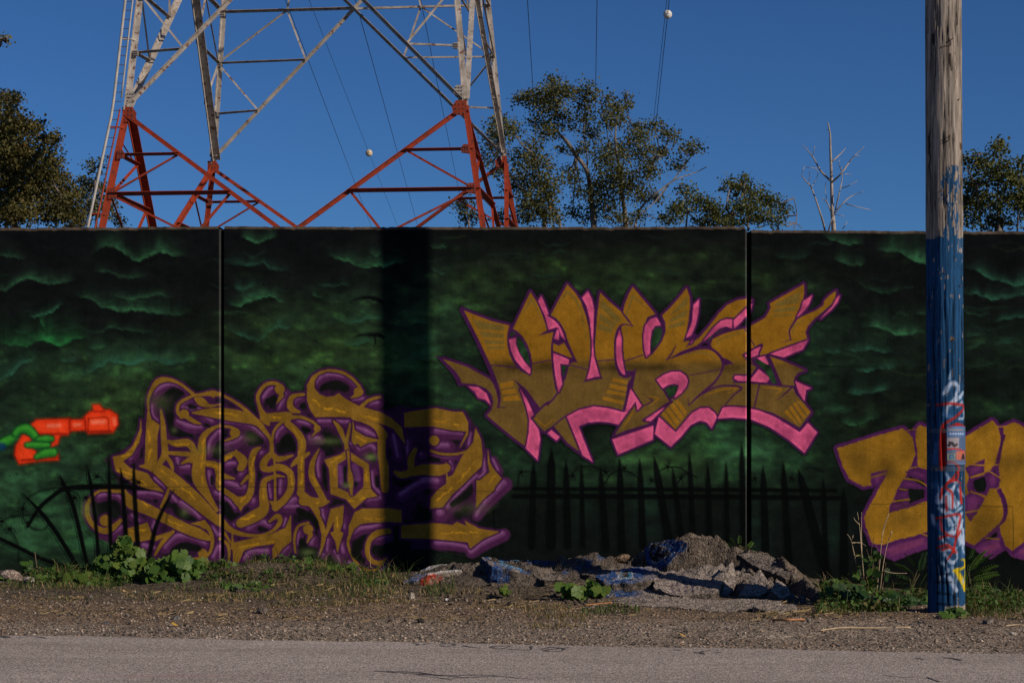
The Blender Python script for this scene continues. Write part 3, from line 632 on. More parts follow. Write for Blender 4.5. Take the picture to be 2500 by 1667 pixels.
# purple bodies of the letters (their painted depth)
PB = []
for f, L in ((VA, [[(700,290,50),(780,230,70),(880,200,50),(980,230,40),(1060,290,30)], [(690,400,30),(700,500,40),(760,560,30)], [(480,920,60),(540,830,40),(590,700,24)], [(1050,350,50),(980,420,50),(1080,440,60),(1230,440,50)], [(940,560,60),(1060,610,80),(1170,620,60)], [(1180,500,50),(1280,560,60)], [(1400,570,50),(1600,580,60),(1760,680,60),(1830,740,30)],
        [(1340,660,60),(1260,760,60),(1230,880,50)], [(1400,780,80),(1500,760,90),(1560,720,60)], [(1780,330,60),(1840,250,60),(1900,230,30)], [(1990,280,60),(1960,380,70),(1920,440,20)], [(2080,360,100),(2140,330,60)], [(1900,720,50),(1930,650,60),(2000,600,40)], [(2120,560,60),(2230,590,60)], [(2240,720,80),(2330,730,60)], [(1430,980,80),(1500,970,60)], [(1560,1080,70),(1600,1030,50)],
        [(1420,1150,90),(1540,1200,80),(1600,1200,60)], [(1250,1060,70),(1270,1180,60)], [(1680,1340,100)], [(940,920,70),(950,980,60)], [(980,1010,70),(1060,1010,80)], [(720,1120,60),(820,1200,50)], [(560,1260,60),(700,1260,60),(800,1290,40)], [(880,1280,60),(930,1340,60)], [(980,1360,90),(1080,1420,90),(1160,1500,60)], [(170,1270,90),(300,1260,80),(420,1330,60)],
        [(1320,1260,80),(1420,1310,70),(1500,1400,50)], [(1830,1180,50),(1850,1300,40)], [(1950,1140,60),(1940,1260,60)], [(1760,870,70)], [(2090,1330,90),(1980,1390,70),(2180,1390,60)]]),
    (VB, [[(370,190,60),(440,120,70),(560,110,50),(680,140,40),(770,230,30)], [(720,350,60),(830,340,60)], [(900,390,60),(980,380,60)], [(400,560,60),(520,560,60),(700,570,60)], [(760,620,60),(860,660,90),(940,700,60)], [(800,830,90),(900,800,80),(950,830,60)], [(690,760,50),(760,800,40)], [(400,880,70),(390,1000,60),(400,1100,40)], [(620,1010,70),(610,1150,60)], [(740,1000,90),(770,1120,90)], [(920,1060,60),(930,1180,60),(1000,1260,60)], [(880,1330,60),(1000,1310,70)],
        [(1240,560,60),(1400,560,70)], [(1550,660,90),(1700,670,90),(1800,680,70)], [(1560,800,90),(1660,800,90)], [(1520,880,40),(1640,910,40),(1770,890,30)], [(1880,680,50),(1860,800,40)], [(1680,950,40),(1700,1030,40)], [(2000,900,60),(2020,1060,70),(1970,1110,60)], [(1940,1090,60),(1800,1240,70),(1660,1400,80)], [(1540,1120,90),(1420,1140,90)], [(2100,930,40),(2150,1040,50)], [(2210,1170,110),(2120,1260,90),(2000,1380,90),(1940,1480,60)], [(1580,1460,110)], [(1130,700,60),(1170,900,60)], [(1260,760,60),(1270,900,40)], [(1400,880,50)]]),
    (VC, [[(200,1000,90),(300,1010,90),(400,950,60)], [(170,650,80),(300,630,70)], [(560,890,70),(500,840,60)], [(620,1140,100),(720,1160,60)], [(820,1150,70),(880,1080,80),(960,1040,80),(1100,1060,80),(1210,1110,70)], [(1280,960,70),(1360,1060,60)], [(1340,1150,80),(1290,1240,60)], [(1640,960,110),(1740,900,100),(1840,940,80)], [(1600,1260,70),(1660,1200,80),(1820,1190,80)], [(1960,1200,90),(2020,1140,60)], [(2000,880,60),(1980,950,60)], [(2120,1010,70),(2110,1120,50)], [(2250,1110,80),(2270,1060,50)], [(1580,1020,50),(1700,1060,40),(1900,1000,40)], [(1500,930,60),(1560,870,40)], [(740,840,50),(700,960,60)]]),
    (VD, [[(430,800,90),(450,880,40)], [(640,870,60),(650,960,50)], [(690,1000,0),(720,1020,60),(800,970,70),(920,950,60),(1000,930,60)], [(920,1060,70),(1000,1060,80),(1070,1040,70)], [(620,1110,60),(640,1200,60)], [(490,1080,60),(480,1180,40)], [(440,1220,50)], [(700,1300,60),(820,1390,50),(950,1410,50),(1040,1340,50)], [(1540,1110,70),(1700,1120,70),(1850,1150,60),(1890,1200,60),(2000,1120,80),(2200,1020,90)], [(1600,820,110)], [(1200,640,80),(1400,520,80),(1560,510,90)], [(560,1190,60),(600,1270,50)], [(850,1190,40),(870,1270,40)]])):
    for p in L: PB.append(f(p))
def gold_v(X, Y):
    n = fbm(X / 30, Y / 30, 41, 4)
    return np.array([110.0, 77.0, 25.0]) * (.84 + .32 * n)[..., None]
PU2 = np.array([64.0, 27.0, 55.0])
for kind, p in S:   # fuzzy dark halo
    if kind == 'p': cv.fill(p, (13, 15, 12), grow=11, soft=12, alpha=.4)
    else: cv.stroke(p, (13, 15, 12), grow=11, soft=12, alpha=.4)
SIL = [(250,1118),(300,1095),(342,1075),(352,990),(372,935),(395,922),(440,935),(480,962),(520,955),(580,985),(622,1015),(626,950),(650,930),(684,932),(705,960),(740,965),(748,930),(770,908),(820,902),(870,925),(890,965),(935,968),(960,985),(1040,998),(1140,1004),(1165,1045),(1195,1110),(1245,1180),(1215,1235),(1165,1272),(1120,1290),(1200,1285),(1236,1310),(1150,1362),(1060,1342),(980,1345),(945,1400),(890,1395),(830,1375),(760,1350),(700,1372),(640,1365),(560,1382),(480,1375),(350,1372),(240,1312),(205,1245),(235,1200),(290,1190),(272,1150)]
def sil_c(X, Y):
    n = fbm(X / 38, Y / 38, 141, 3); t = np.clip((n - .44) * 5, 0, 1)[..., None]
    return (PU2 * .8) * (1 - t) + np.array([17.0, 17.0, 16.0]) * t
cv.fill(SIL, sil_c, grow=-2, soft=8, alpha=.9, rag=3)
for p in PB: cv.stroke(p, PU2, grow=5, soft=5, alpha=.97)
for kind, p in S:
    if kind == 'p': cv.fill(p, PUR * 1.08, grow=5.6, soft=3, rag=1)
    else: cv.stroke(p, PUR * 1.08, grow=5.6, soft=3, rag=1)
for q, p in enumerate(PB):   # lit violet upper edges
    pp = [(x - .10 * w, y - .16 * w, w * .62) for x, y, w in p]
    cv.stroke(pp, (94, 49, 82), soft=4, alpha=.85)
    pp = [(x - .15 * w, y - .26 * w, w * .30) for x, y, w in p]
    cv.stroke(pp, (130, 80, 114), soft=3, alpha=.55)
for kind, p in S:
    if kind == 'p': cv.fill(p, PUR * .86, grow=4.2, soft=2)
    else: cv.stroke(p, PUR * .86, grow=4.4, soft=2)
for kind, p in S:
    if kind == 'p': cv.fill(p, gold_v, soft=1.8, rag=.6, grow=.6)
    else: cv.stroke(p, gold_v, soft=1.8, rag=.6, grow=.9)
cv.fill(o_hole, PUR, soft=2)
cv.fill(o_hole, (17, 19, 15), grow=-13, soft=6)
for p in ([(600,1000,50),(612,1150,44)], [(745,1000,70),(770,1110,70)]): cv.stroke(VB(p), (96, 50, 88), soft=6, alpha=.8)
s_o = VB([(680,850,30),(690,1000,22),(702,1110,56),(712,1265,22)]); cv.stroke(s_o, PUR, grow=3, soft=2); cv.stroke(s_o, gold_v, soft=1.8)
# dark gaps between letters
for f, L in ((VA, [[(830,280,40),(900,250,60),(990,280,30)], [(860,500,70),(880,650,60),(960,690,40)], [(1060,410,50),(1110,420,30)], [(1210,590,40),(1250,600,20)], [(1640,680,70),(1760,750,40),(1650,770,50)], [(1820,360,70),(1880,330,60),(1850,400,50)], [(2150,400,40)], [(1960,780,80),(2020,740,90),(2060,820,60)], [(2160,620,40),(2210,640,40)], [(1510,1060,20),(1490,1010,16)], [(580,900,26),(590,820,16)], [(1270,1100,34),(1270,1160,34)], [(1060,1100,16),(1075,1140,10)], [(930,980,16)]]),
             (VB, [[(440,220,60),(560,200,100),(650,230,80)], [(60,740,80),(100,700,60),(90,820,70)], [(470,690,60),(540,740,90),(600,790,40)], [(900,880,50),(930,930,50)], [(440,980,30),(450,1120,40),(470,1220,20)], [(1480,920,50),(1560,930,40)], [(1700,1360,60),(1840,1260,80),(1880,1180,30)], [(250,630,40),(300,640,30)], [(960,1100,40),(965,1180,40)], [(240,400,60)]]),
             (VC, [[(900,730,50),(960,810,80),(1100,870,40)], [(190,740,70),(320,720,80),(360,800,40)], [(900,1170,60),(1000,1130,80),(1140,1150,60)], [(1400,740,90),(1460,830,80)], [(1740,960,50),(1800,970,30)], [(2140,800,60),(2250,850,60),(2300,950,40)], [(2150,1080,60),(2140,1150,60)], [(1700,1250,60),(1800,1250,60)], [(720,690,36)]]),
             (VD, [[(780,1100,70),(740,1200,70),(820,1270,60)], [(940,1170,70),(1000,1170,60)], [(230,1090,60),(280,1150,50),(360,1160,40)], [(200,780,60),(280,830,60),(370,900,40)]])):
    for p in L: cv.stroke(f(p), (15, 16, 13), soft=5, alpha=.92, mark=False)
# overspray puffs
for (x, y, rx, ry, k) in [(370, 975, 45, 14, .3), (395, 990, 20, 20, .35), (425, 1050, 8, 8, .5), (612, 1068, 22, 16, .4), (520, 1098, 40, 12, .4), (800, 1076, 40, 10, .55), (905, 1115, 16, 10, .8), (845, 1185, 12, 8, .7), (750, 1348, 20, 10, .6), (790, 1375, 34, 18, .4), (1150, 1240, 60, 16, .3), (210, 1245, 22, 22, .5), (450, 1250, 12, 12, .6)]:
    cv.glow(x, y, rx, ry, (92, 104, 52), k, 'mix', .3, 3)
# bright drips and sparkle lines in the gold
hl = [(VA, [(650,640),(660,720),(670,830),(645,950)]), (VA, [(400,900),(480,850),(540,740)]), (VA, [(340,1030),(450,1060),(560,1120),(640,1180)]), (VA, [(770,1030),(870,1110),(960,1190),(1060,1260),(1150,1350)]), (VA, [(900,780),(1040,780),(1100,850)]), (VA, [(1190,720),(1180,850),(1170,1130),(1190,1180)]), (VA, [(1230,970),(1320,985),(1335,1180)]), (VA, [(1400,920),(1490,880)]), (VA, [(1300,470),(1420,485),(1540,500)]), (VA, [(1660,1140),(1655,1000),(1680,880)]),
      (VA, [(1550,1330),(1600,1290),(1640,1260)]), (VA, [(1780,1200),(1770,1290),(1780,1360)]), (VA, [(1620,1500),(1700,1460)]), (VA, [(1860,515),(1960,520)]), (VA, [(2060,620),(2150,740),(2150,900),(2145,1200)]), (VA, [(2050,1090),(2050,1200)]), (VB, [(340,340),(420,420),(560,440),(680,470)]), (VB, [(820,495),(900,520),(1000,545)]), (VB, [(510,950),(600,900),(650,880)]), (VB, [(545,1000),(550,1150)]), (VB, [(850,1020),(865,1160)]), (VB, [(700,1330),(760,1345),(850,1280)]), (VB, [(320,1080),(350,1120),(380,1200)]), (VB, [(1520,545),(1640,560),(1780,590)]), (VB, [(1920,940),(1850,1040),(1700,1200),(1540,1330)]), (VB, [(2110,1090),(2050,1170)]), (VB, [(760,700),(830,740),(920,735)]), (VB, [(360,1350),(420,1345)]),
      (VD, [(570,860),(575,950),(580,1030)]), (VD, [(840,850),(900,870),(1060,860)]), (VD, [(1600,1000),(1740,1000),(1960,995)]), (VC, [(580,690),(700,780),(760,820)]), (VC, [(840,880),(1000,940)]), (VC, [(1540,1140),(1740,1100),(1890,1080)]), (VC, [(480,980),(640,970)]), (VC, [(1560,870),(1640,850)]), (VC, [(1500,1200),(1520,1180)])]
for q, (f, pts) in enumerate(hl):
    pts = f(pts); out = []
    for i in range(len(pts) - 1):
        L = max(2, int(math.dist(pts[i], pts[i + 1]) / 5))
        for k in range(L):
            t = k / L
            out.append((pts[i][0] + (pts[i + 1][0] - pts[i][0]) * t + random.uniform(-2.2, 2.2), pts[i][1] + (pts[i + 1][1] - pts[i][1]) * t + random.uniform(-2.2, 2.2), random.uniform(2, 7)))
    i0 = 0
    while i0 < len(out) - 2:
        i1 = min(len(out), i0 + random.randint(3, 11))
        seg = out[i0:i1]
        if len(seg) > 1:
            cv.stroke(seg, (150, 102, 20), soft=4, alpha=random.uniform(.35, .75), smooth=False)
            cv.stroke([(x, y, w * .4) for x, y, w in seg], (188, 132, 24), soft=2, alpha=random.uniform(.1, .75), smooth=False)
        i0 = i1 + random.randint(0, 4)
cv.stroke([(60, 1187, 1.3), (700, 1188, 1.3), (1235, 1200, 1.3)], (30, 20, 16), soft=1.6, alpha=.55, mark=False, smooth=False)
VESTO_BOX = (196, 890, 1260, 1440)

# ---- blocky gold piece on the right
zel_mask = cv.new_layer()
zs = [W6([(160,425),(340,370),(560,300),(760,245),(860,330),(880,480),(810,640),(720,790),(640,960),(640,1010),(800,970),(1000,900),(1000,1180),(850,1230),(700,1260),(580,1310),(480,1290),(420,1130),(410,1060),(450,960),(560,760),(600,690),(620,640),(470,655),(475,760),(400,775),(270,700),(220,600)]),
      W6([(882,250),(920,210),(990,235),(1100,300),(1330,320),(1460,240),(1580,170),(1630,230),(1660,300),(1650,420),(1620,560),(1540,640),(1480,660),(1370,700),(1380,800),(1420,850),(1520,860),(1560,780),(1600,780),(1660,890),(1680,1000),(1670,1060),(1600,1150),(1410,1310),(1330,1270),(990,1170),(990,620),(900,600),(892,480),(878,330)]),
      W6([(1680,225),(1780,185),(1867,230),(2000,330),(2150,420),(2200,700),(2160,1000),(2040,1230),(1860,1280),(1760,1360),(1690,1310),(1640,1140),(1700,1080),(1710,900),(1640,780),(1640,600),(1672,400)])]
zd = [W6([(480,655),(620,622),(600,690),(545,770),(490,765)]), W6([(790,640),(900,610),(985,660),(985,720),(850,690)]), W6([(770,705),(870,730),(985,800),(880,790),(740,790)]), W6([(720,810),(810,815),(815,880),(690,890)]), W6([(660,930),(820,905),(820,945),(700,990),(650,1000)]),
      W6([(1330,600),(1505,530),(1500,640),(1392,680),(1382,780),(1440,840),(1505,880),(1440,1000),(1380,1085),(1330,1010),(1330,860),(1370,840),(1345,760),(1370,690)]), W6([(1515,670),(1600,640),(1650,720),(1600,790),(1530,785)]), W6([(1600,590),(1640,440),(1690,310),(1640,240),(1660,330),(1640,500)])]
sh = [W6([(540,1340),(720,1265),(990,1195),(990,1320),(800,1390),(680,1440),(620,1410)]), W6([(1320,1240),(1410,1325),(1640,1240),(1700,1330),(1560,1420),(1480,1385)]), W6([(1690,1320),(1770,1370),(1870,1290),(2050,1240),(2050,1400),(1867,1430),(1760,1400)])]
for p in sh: cv.fill(p, (80, 34, 72), grow=4, soft=4, rag=2)
for p in sh: cv.fill(p, (112, 50, 78), grow=-9, soft=8, alpha=.7)
for p in zs: cv.fill(p, PUR * 1.15, grow=8.5, soft=3, rag=2)
def gold_z(X, Y):
    n = fbm(X / 60, Y / 60, 61, 3)
    return np.array([120.0, 82.0, 22.0]) * (.74 + .42 * np.clip(n * 1.3, 0, 1))[..., None]
for p in zs: cv.fill(p, gold_z, soft=2, rag=2.2)
for p in zd: cv.fill(p, (66, 27, 62), grow=1, soft=2.5, rag=2)
for p in zd: cv.fill(p, (98, 42, 78), grow=-7, soft=8, alpha=.7, rag=2)
for pts in ([(800,265,8),(880,250,8)], [(815,610,10),(890,595,10)], [(770,700,16),(900,720,14),(985,770,12)], [(735,795,12),(800,805,12)], [(660,910,14),(820,890,16)], [(480,690,12),(610,650,14)], [(1340,570,8),(1500,580,14),(1640,575,10)], [(1385,690,16),(1500,660,14)], [(1380,820,14),(1510,860,14)], [(1560,640,12),(1640,690,10)], [(1330,1010,12),(1450,990,12)], [(1620,230,12),(1690,228,12)], [(1520,1240,12),(1640,1255,12)], [(930,1200,14),(990,1225,14)], [(1600,810,12),(1640,780,10)], [(1610,1140,8),(1700,1050,8)]):
    cv.stroke(W6(pts), gold_z, soft=2)
for pts in ([(860,340,14),(885,470,16),(850,580,16)], [(1690,310,20),(1655,420,18),(1620,560,18)], [(1650,800,20),(1700,940,24),(1695,1060,20),(1620,1140,14)]):
    cv.stroke(W6(pts), PUR, soft=3, rag=2)
cv.stroke(W6([(480,935,5),(960,935,5)]), (40, 26, 12), soft=1.6, alpha=.6, smooth=False); cv.stroke(W6([(1440,950,5),(1765,958,5),(1768,1200,6),(1766,1560,6)]), (30, 20, 12), soft=1.6, alpha=.7, smooth=False)
for (x, y, s) in ((355,520,34),(640,650,30),(780,1060,50),(1480,1120,60),(1740,560,40)):
    cv.glow(2000 + x / 3.734, 980 + y / 3.734, s / 1.4, s / 1.8, (60, 44, 18), .45, 'mix', .3)
ZEL_BOX = (2026, 1000, 2610, 1372)

# ---- red ray gun held by green fingers
gun_mask = cv.new_layer()
RD = np.array([196.0, 44.0, 16.0])
gp = [[(220,410),(265,370),(500,362),(505,440),(490,475),(300,480),(250,455)], [(500,370),(622,368),(626,440),(505,447)], [(608,350),(650,312),(790,298),(845,335),(852,400),(812,458),(640,465),(612,420)], [(672,262),(715,262),(755,305),(680,312)], [(395,468),(432,480),(415,540),(360,568),(392,520)], [(165,480),(215,490),(225,560),(272,620),(415,612),(420,655),(300,660),(140,685),(108,620),(116,560)]]
for p in gp: cv.fill(W2(p), (130, 24, 10), grow=4, soft=9, alpha=.75)
for p in gp: cv.fill(W2(p), RD, grow=.5, soft=5)
for p in gp: cv.fill(W2(p), (214, 62, 26), grow=-7, soft=8, alpha=.6)
for pts in ([(502,370,10),(505,445,10)], [(612,350,10),(620,440,12)], [(640,360,8),(740,350,8),(780,360,8),(785,440,8)], [(640,360,10),(635,450,8)], [(160,660,16),(300,650,14),(410,640,14)], [(640,455,16),(800,450,16)], [(250,470,12),(480,470,12)], [(680,308,8),(750,308,8)]):
    cv.stroke(W2(pts), (104, 16, 8), soft=5, alpha=.7)
for pts in ([(350,412,22),(430,408,22)], [(540,405,20),(575,403,20)], [(670,385,26),(750,382,26)], [(825,360,18),(830,400,16)]):
    cv.stroke(W2(pts), (226, 118, 92), soft=9, alpha=.75)
for pts in ([(-20,560,70),(20,535,60),(60,515,60),(105,490,40)], [(110,470,40),(140,440,50),(190,430,60),(230,460,56),(262,495,40)], [(275,508,30),(330,505,46),(372,505,32)], [(195,550,30),(260,550,44),(345,552,32)], [(265,635,30),(320,610,56),(385,602,56)]):
    cv.stroke(W2(pts), (14, 50, 22), grow=3, soft=5, alpha=.8); cv.stroke(W2(pts), (32, 100, 30), soft=6); cv.stroke(W2([(x + 4, y - w * .15, w * .45) for x, y, w in pts]), (66, 140, 40), soft=8, alpha=.65)
cv.stroke(W2([(-520,760,96),(-300,660,90),(-140,600,80),(-60,580,70),(-20,565,64),(20,560,50)]), (12, 36, 70), soft=9, alpha=.85); cv.stroke(W2([(-520,745,40),(-300,645,38),(-140,590,34),(-20,558,28)]), (20, 58, 104), soft=12, alpha=.7)
GUN_BOX = (-230, 975, 300, 1190)

# ---- broken fence and wire painted over the left
fence_l = cv.new_layer()
for pts in ([(200,1140,20),(280,1010,30),(380,920,32),(470,868,36),(650,852,42),(850,852,36),(1000,862,26),(1100,880,3)], [(163,900,8),(300,1040,30),(420,1200,32),(565,1440,36)], [(425,760,3),(460,830,26),(520,960,32),(570,1150,32),(635,1440,30)], [(630,700,3),(655,830,26),(690,1100,24),(715,1400,30)], [(785,640,3),(790,850,26),(800,1260,28),(815,1400,28)], [(872,720,3),(885,850,26),(915,1280,36),(925,1400,36)], [(968,662,3),(970,860,30),(1000,1360,36)], [(-60,1190,24),(0,1225,26),(140,1292,30),(300,1370,30),(540,1450,24)]):
    cv.stroke(W2(pts), BLK, soft=3.5, alpha=.96)
cv.stroke(VC([(905,575,4),(820,720,30),(720,950,42),(650,1270,50)]), BLK, soft=3.5, alpha=.96)
cv.stroke(VC([(845,790,10),(820,900,30),(800,1000,20)]), BLK, soft=8, alpha=.4)
for pts in ([(470,858,7),(370,862,7),(270,890,7),(190,950,7),(165,1030,7),(185,1110,7),(240,1150,7),(310,1160,7),(345,1130,7),(330,1080,6),(260,1055,6),(140,1055,6),(40,1080,6)], [(500,880,8),(560,900,6),(580,940,6)], [(60,1150,6),(110,1210,6),(135,1300,5),(140,1380,4)], [(670,800,6),(720,780,8),(760,820,6)], [(790,790,6),(850,790,6),(900,815,7),(960,800,7),(1020,822,6)]):
    cv.stroke(W2(pts), BLK, soft=2.5, alpha=.95)
for (x, y) in ((165,1010),(205,1110),(70,1155),(540,930),(15,1100),(700,775),(450,830),(620,930),(1000,820),(905,815)):
    for a in range(6):
        t = a * 1.05 + y
        cv.stroke(W2([(x, y, 12), (x + 32 * math.cos(t), y + 26 * math.sin(t), 3)]), BLK, soft=2.5, alpha=.95, smooth=False)
FENCE_L_BOX = (-40, 1110, 440, 1420); FENCE_R_BOX = (1240, 1060, 2120, 1430)

# ------------------------------------------------------------------ the concrete wall
MURAL_K = np.array([0.735, 0.64, 0.575])      # sun and sky on the wall: turns seen colour into paint colour
def paint(c):
    return np.clip(lin(np.clip(c, 2, 250)) / MURAL_K, 0.003, 0.88)
M_wall = col_mat('painted_concrete', rough=0.62, nscale=70, namt=0.22, bstr=0.45, bdist=0.004, spec=0.0, pits=True)
M_bare = plain_mat('bare_concrete', (0.16, 0.13, 0.10), (0.34, 0.28, 0.22), 22, 0.9, 0.6, 0.01)
M_gap = plain_mat('joint_filler', (0.01, 0.01, 0.01), (0.02, 0.02, 0.02), 10, 0.9)
def wx(px): return (px - 1250.0) * D_W / FPX
def wz(py): return CAM_H - (py - YH) * D_W / FPX
wall = root('concrete_wall', (0, D_W, 0), 'tall concrete wall covered in a dark green stormy graffiti mural', 'wall')
EDGE = 5.0      # chamfer in photo pixels
def panel(xa, xb, top):
    """panel from photo column xa to xb; top(x) gives the row of the top edge"""
    bott = 1500.0
    step = 4.0
    nx = int((xb - xa - 2 * EDGE) / step) + 1
    xs = np.linspace(xa + EDGE * .35, xb - EDGE, nx)
    ny = 236
    t = np.linspace(0, 1, ny)
    tops = np.array([top(x) for x in xs]) + EDGE * 1.5
    tops = tops + 0.8 * (fbm(xs / 9, xs * 0, int(abs(xa)), 3) - .5) * 2 + 4 * np.clip(fbm(xs / 22, xs * 0 + 7, int(abs(xa)) + 3, 3) - .66, 0, 1) / .34
    Yp = tops[None, :] + (bott - tops)[None, :] * t[:, None]
    Xp = np.repeat(xs[None, :], ny, 0)
    cols = paint(bgc.sample(Xp, Yp))
    V = np.stack([wx(Xp), np.full(Xp.shape, D_W), wz(Yp)], -1).reshape(-1, 3)
    idx = np.arange(nx * ny).reshape(ny, nx)
    F = np.stack([idx[:-1, :-1], idx[1:, :-1], idx[1:, 1:], idx[:-1, 1:]], -1).reshape(-1, 4)
    V = [V]; C = [cols.reshape(-1, 3)]; Fs = [F]; n = nx * ny
    e = EDGE * D_W / FPX; th = 0.30
    def strip(a, ca, b, cb):
        nonlocal n
        m = len(a)
        V.append(a); V.append(b); C.append(ca); C.append(cb)
        i = np.arange(m - 1)
        Fs.append(np.stack([n + i, n + i + 1, n + m + i + 1, n + m + i], -1)); n += 2 * m
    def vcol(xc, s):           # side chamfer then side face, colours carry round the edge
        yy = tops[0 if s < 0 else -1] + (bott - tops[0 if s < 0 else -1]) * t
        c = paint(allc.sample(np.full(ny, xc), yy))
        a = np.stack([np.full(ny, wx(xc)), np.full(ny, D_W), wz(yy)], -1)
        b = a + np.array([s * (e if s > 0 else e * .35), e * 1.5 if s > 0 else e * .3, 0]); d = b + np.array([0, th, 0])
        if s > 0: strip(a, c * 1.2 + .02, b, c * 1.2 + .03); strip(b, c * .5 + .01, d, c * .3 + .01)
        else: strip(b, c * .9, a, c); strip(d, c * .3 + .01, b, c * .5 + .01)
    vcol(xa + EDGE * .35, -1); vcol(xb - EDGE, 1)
    # worn top arris, top and back
    c0 = paint(bgc.sample(xs, tops)); wn_ = fbm(xs / 16, xs * 0 + 4, 77, 3)[:, None]
    bare = np.array([.082, .063, .046]) * (.3 + 1.3 * wn_)
    a = np.stack([wx(xs), np.full(nx, D_W), wz(tops)], -1)
    b = a + np.array([0, e * 1.5, e * 1.5]); b[:, 2] += 0.006 * (fbm(xs / 5, xs * 0, 5, 2) - .5)
    d = b + np.array([0, th, 0]); f = d.copy(); f[:, 2] = -.6
    strip(b, bare, a, c0 * .4 + bare * .6); strip(d, bare, b, bare); strip(f, bare * .7, d, bare * .7)
    me = np_mesh('panel', np.concatenate(V), np.concatenate(Fs), np.concatenate(C))
    o = put('panel', me, M_wall, wall)
    return o
class _S:      # sampler over a stored picture
    def __init__(s, arr): s.a = arr
    def sample(s, x, y):
        i = np.clip(((np.asarray(x) - cv.x0) / cv.step).round().astype(int), 0, cv.w - 1)
        j = np.clip(((np.asarray(y) - cv.y0) / cv.step).round().astype(int), 0, cv.h - 1)
        return s.a[j, i]
bgc = _S(bg_canvas); allc = _S(cv.c)
panel(-745, 539.5, lambda x: 556.0 - 4.0 * x / 540)
panel(545.5, 1824.0, lambda x: 552.0 + 1.5 * math.sin((x - 545) / 400))
panel(1833.0, 3110, lambda x: 561.0 + 4.0 * (x - 1833) / 670)
for xj in (542.5, 1828.5):
    h = 3.7
    V = [(wx(xj) + sx * .03, D_W + .14 + sy * .02, z) for sx in (-1, 1) for sy in (-1, 1) for z in (-.55, 3.62)]
    put('joint_seal', py_mesh('joint_seal', V, [(0, 1, 3, 2), (4, 6, 7, 5), (0, 4, 5, 1), (2, 3, 7, 6), (0, 2, 6, 4), (1, 5, 7, 3)]), M_gap, wall)
GAPS = ((535.5, 546.5), (1820.0, 1834.0))
def overlay(name, mask, box, lab, off):
    """paint that belongs to one lettering or motif: a film just proud of the concrete"""
    i0 = int((box[0] - cv.x0) / cv.step); i1 = int((box[2] - cv.x0) / cv.step)
    j0 = int((box[1] - cv.y0) / cv.step); j1 = min(int((box[3] - cv.y0) / cv.step), cv.h - 1)
    X = cv.X[i0:i1 + 1]; Y = cv.Y[j0:j1 + 1]
    m = mask[j0:j1 + 1, i0:i1 + 1]
    cell = np.maximum(np.maximum(m[:-1, :-1], m[1:, :-1]), np.maximum(m[:-1, 1:], m[1:, 1:])) > .03
    xc = (X[:-1] + X[1:]) / 2
    for ga, gb in GAPS:
        cell[:, (xc > ga - 1) & (xc < gb + 1)] = False
    jj, ii = np.nonzero(cell)
    w = len(X)
    q = np.stack([jj * w + ii, (jj + 1) * w + ii, (jj + 1) * w + ii + 1, jj * w + ii + 1], -1)
    used, inv = np.unique(q.ravel(), return_inverse=True)
    Xg, Yg = np.meshgrid(X, Y)
    cc = cv.c[j0:j1 + 1, i0:i1 + 1].reshape(-1, 3)[used]
    V = np.stack([wx(Xg.ravel()[used]), np.full(len(used), D_W - off), wz(Yg.ravel()[used])], -1)
    o = put(name, np_mesh(name, V, inv.reshape(-1, 4), paint(cc)), M_wall, wall)
    o['label'] = lab
    return o
overlay('painted_fence', fence_r, FENCE_R_BOX, 'black spiked fence painted on the wall under the pink lettering', .0012)
overlay('graffiti_lettering', nuke_mask, NUKE_BOX, 'angular gold and pink graffiti letters NUKE with purple outlines', .0024)
overlay('graffiti_lettering', vesto_mask, VESTO_BOX, 'curling gold and purple calligraphic graffiti letters', .0036)
overlay('graffiti_lettering', zel_mask, ZEL_BOX, 'blocky gold graffiti letters with ragged purple outlines behind the pole', .0024)
overlay('painted_ray_gun', gun_mask, GUN_BOX, 'red ray gun held by green fingers painted on the wall', .0024)
overlay('painted_fence', fence_l, FENCE_L_BOX, 'bent black fence and barbed wire painted over the calligraphic letters', .0050)
# ------------------------------------------------------------------ ground, road
def road_edge_y(x):
    x = np.asarray(x, float)
    return 13.36 - 0.157 * x + 0.05 * (fbm(x * 1.3, x * 0, 3, 3) - .5) * 2 + .02 * (fbm(x * 8, x * 0 + 3, 4, 2) - .5) * 2
def gz(x, y):
    x = np.asarray(x, float); y = np.asarray(y, float)
    t = sstep(16.3, 19.0, y)
    zw = 0.07 - 0.25 * sstep(2.2, 4.9, x)
    z = t * zw
    z = z + .16 * np.exp(-((x + 2.35) / .75) ** 2 - ((y - 18.35) / .38) ** 2)          # gravel bank against the wall
    z = z + .05 * np.exp(-((x + .2) / 1.6) ** 2 - ((y - 17.9) / .8) ** 2)
    sh = sstep(0.1, 1.2, y - road_edge_y(x))
    z = z + sh * ((fbm(x * 1.1, y * 1.1, 5, 4) - .5) * .07 + (fbm(x * 6, y * 6, 6, 3) - .5) * .035)
    z = z - .03 * (1 - sstep(-.05, .35, y - road_edge_y(x)))
    return z
def grid_axis(fine_a, fine_b, step, far_a, far_b):
    f = np.arange(fine_a, fine_b + 1e-6, step)
    def out(a, b):
        n = 26; t = np.linspace(0, 1, n + 1)[1:] ** 3
        return a + (b - a) * t
    return np.concatenate([out(fine_a, far_a)[::-1], f, out(fine_b, far_b)])
gx = grid_axis(-7.5, 7.5, .055, -700, 700); gy = grid_axis(10.5, 19.4, .05, -120, 1500)
GX, GY = np.meshgrid(gx, gy)
GZ = gz(GX, GY)
GZ = np.where(GY > 19.5, -.25, GZ)
idx = np.arange(GX.size).reshape(GX.shape)
F = np.stack([idx[:-1, :-1], idx[:-1, 1:], idx[1:, 1:], idx[1:, :-1]], -1).reshape(-1, 4)
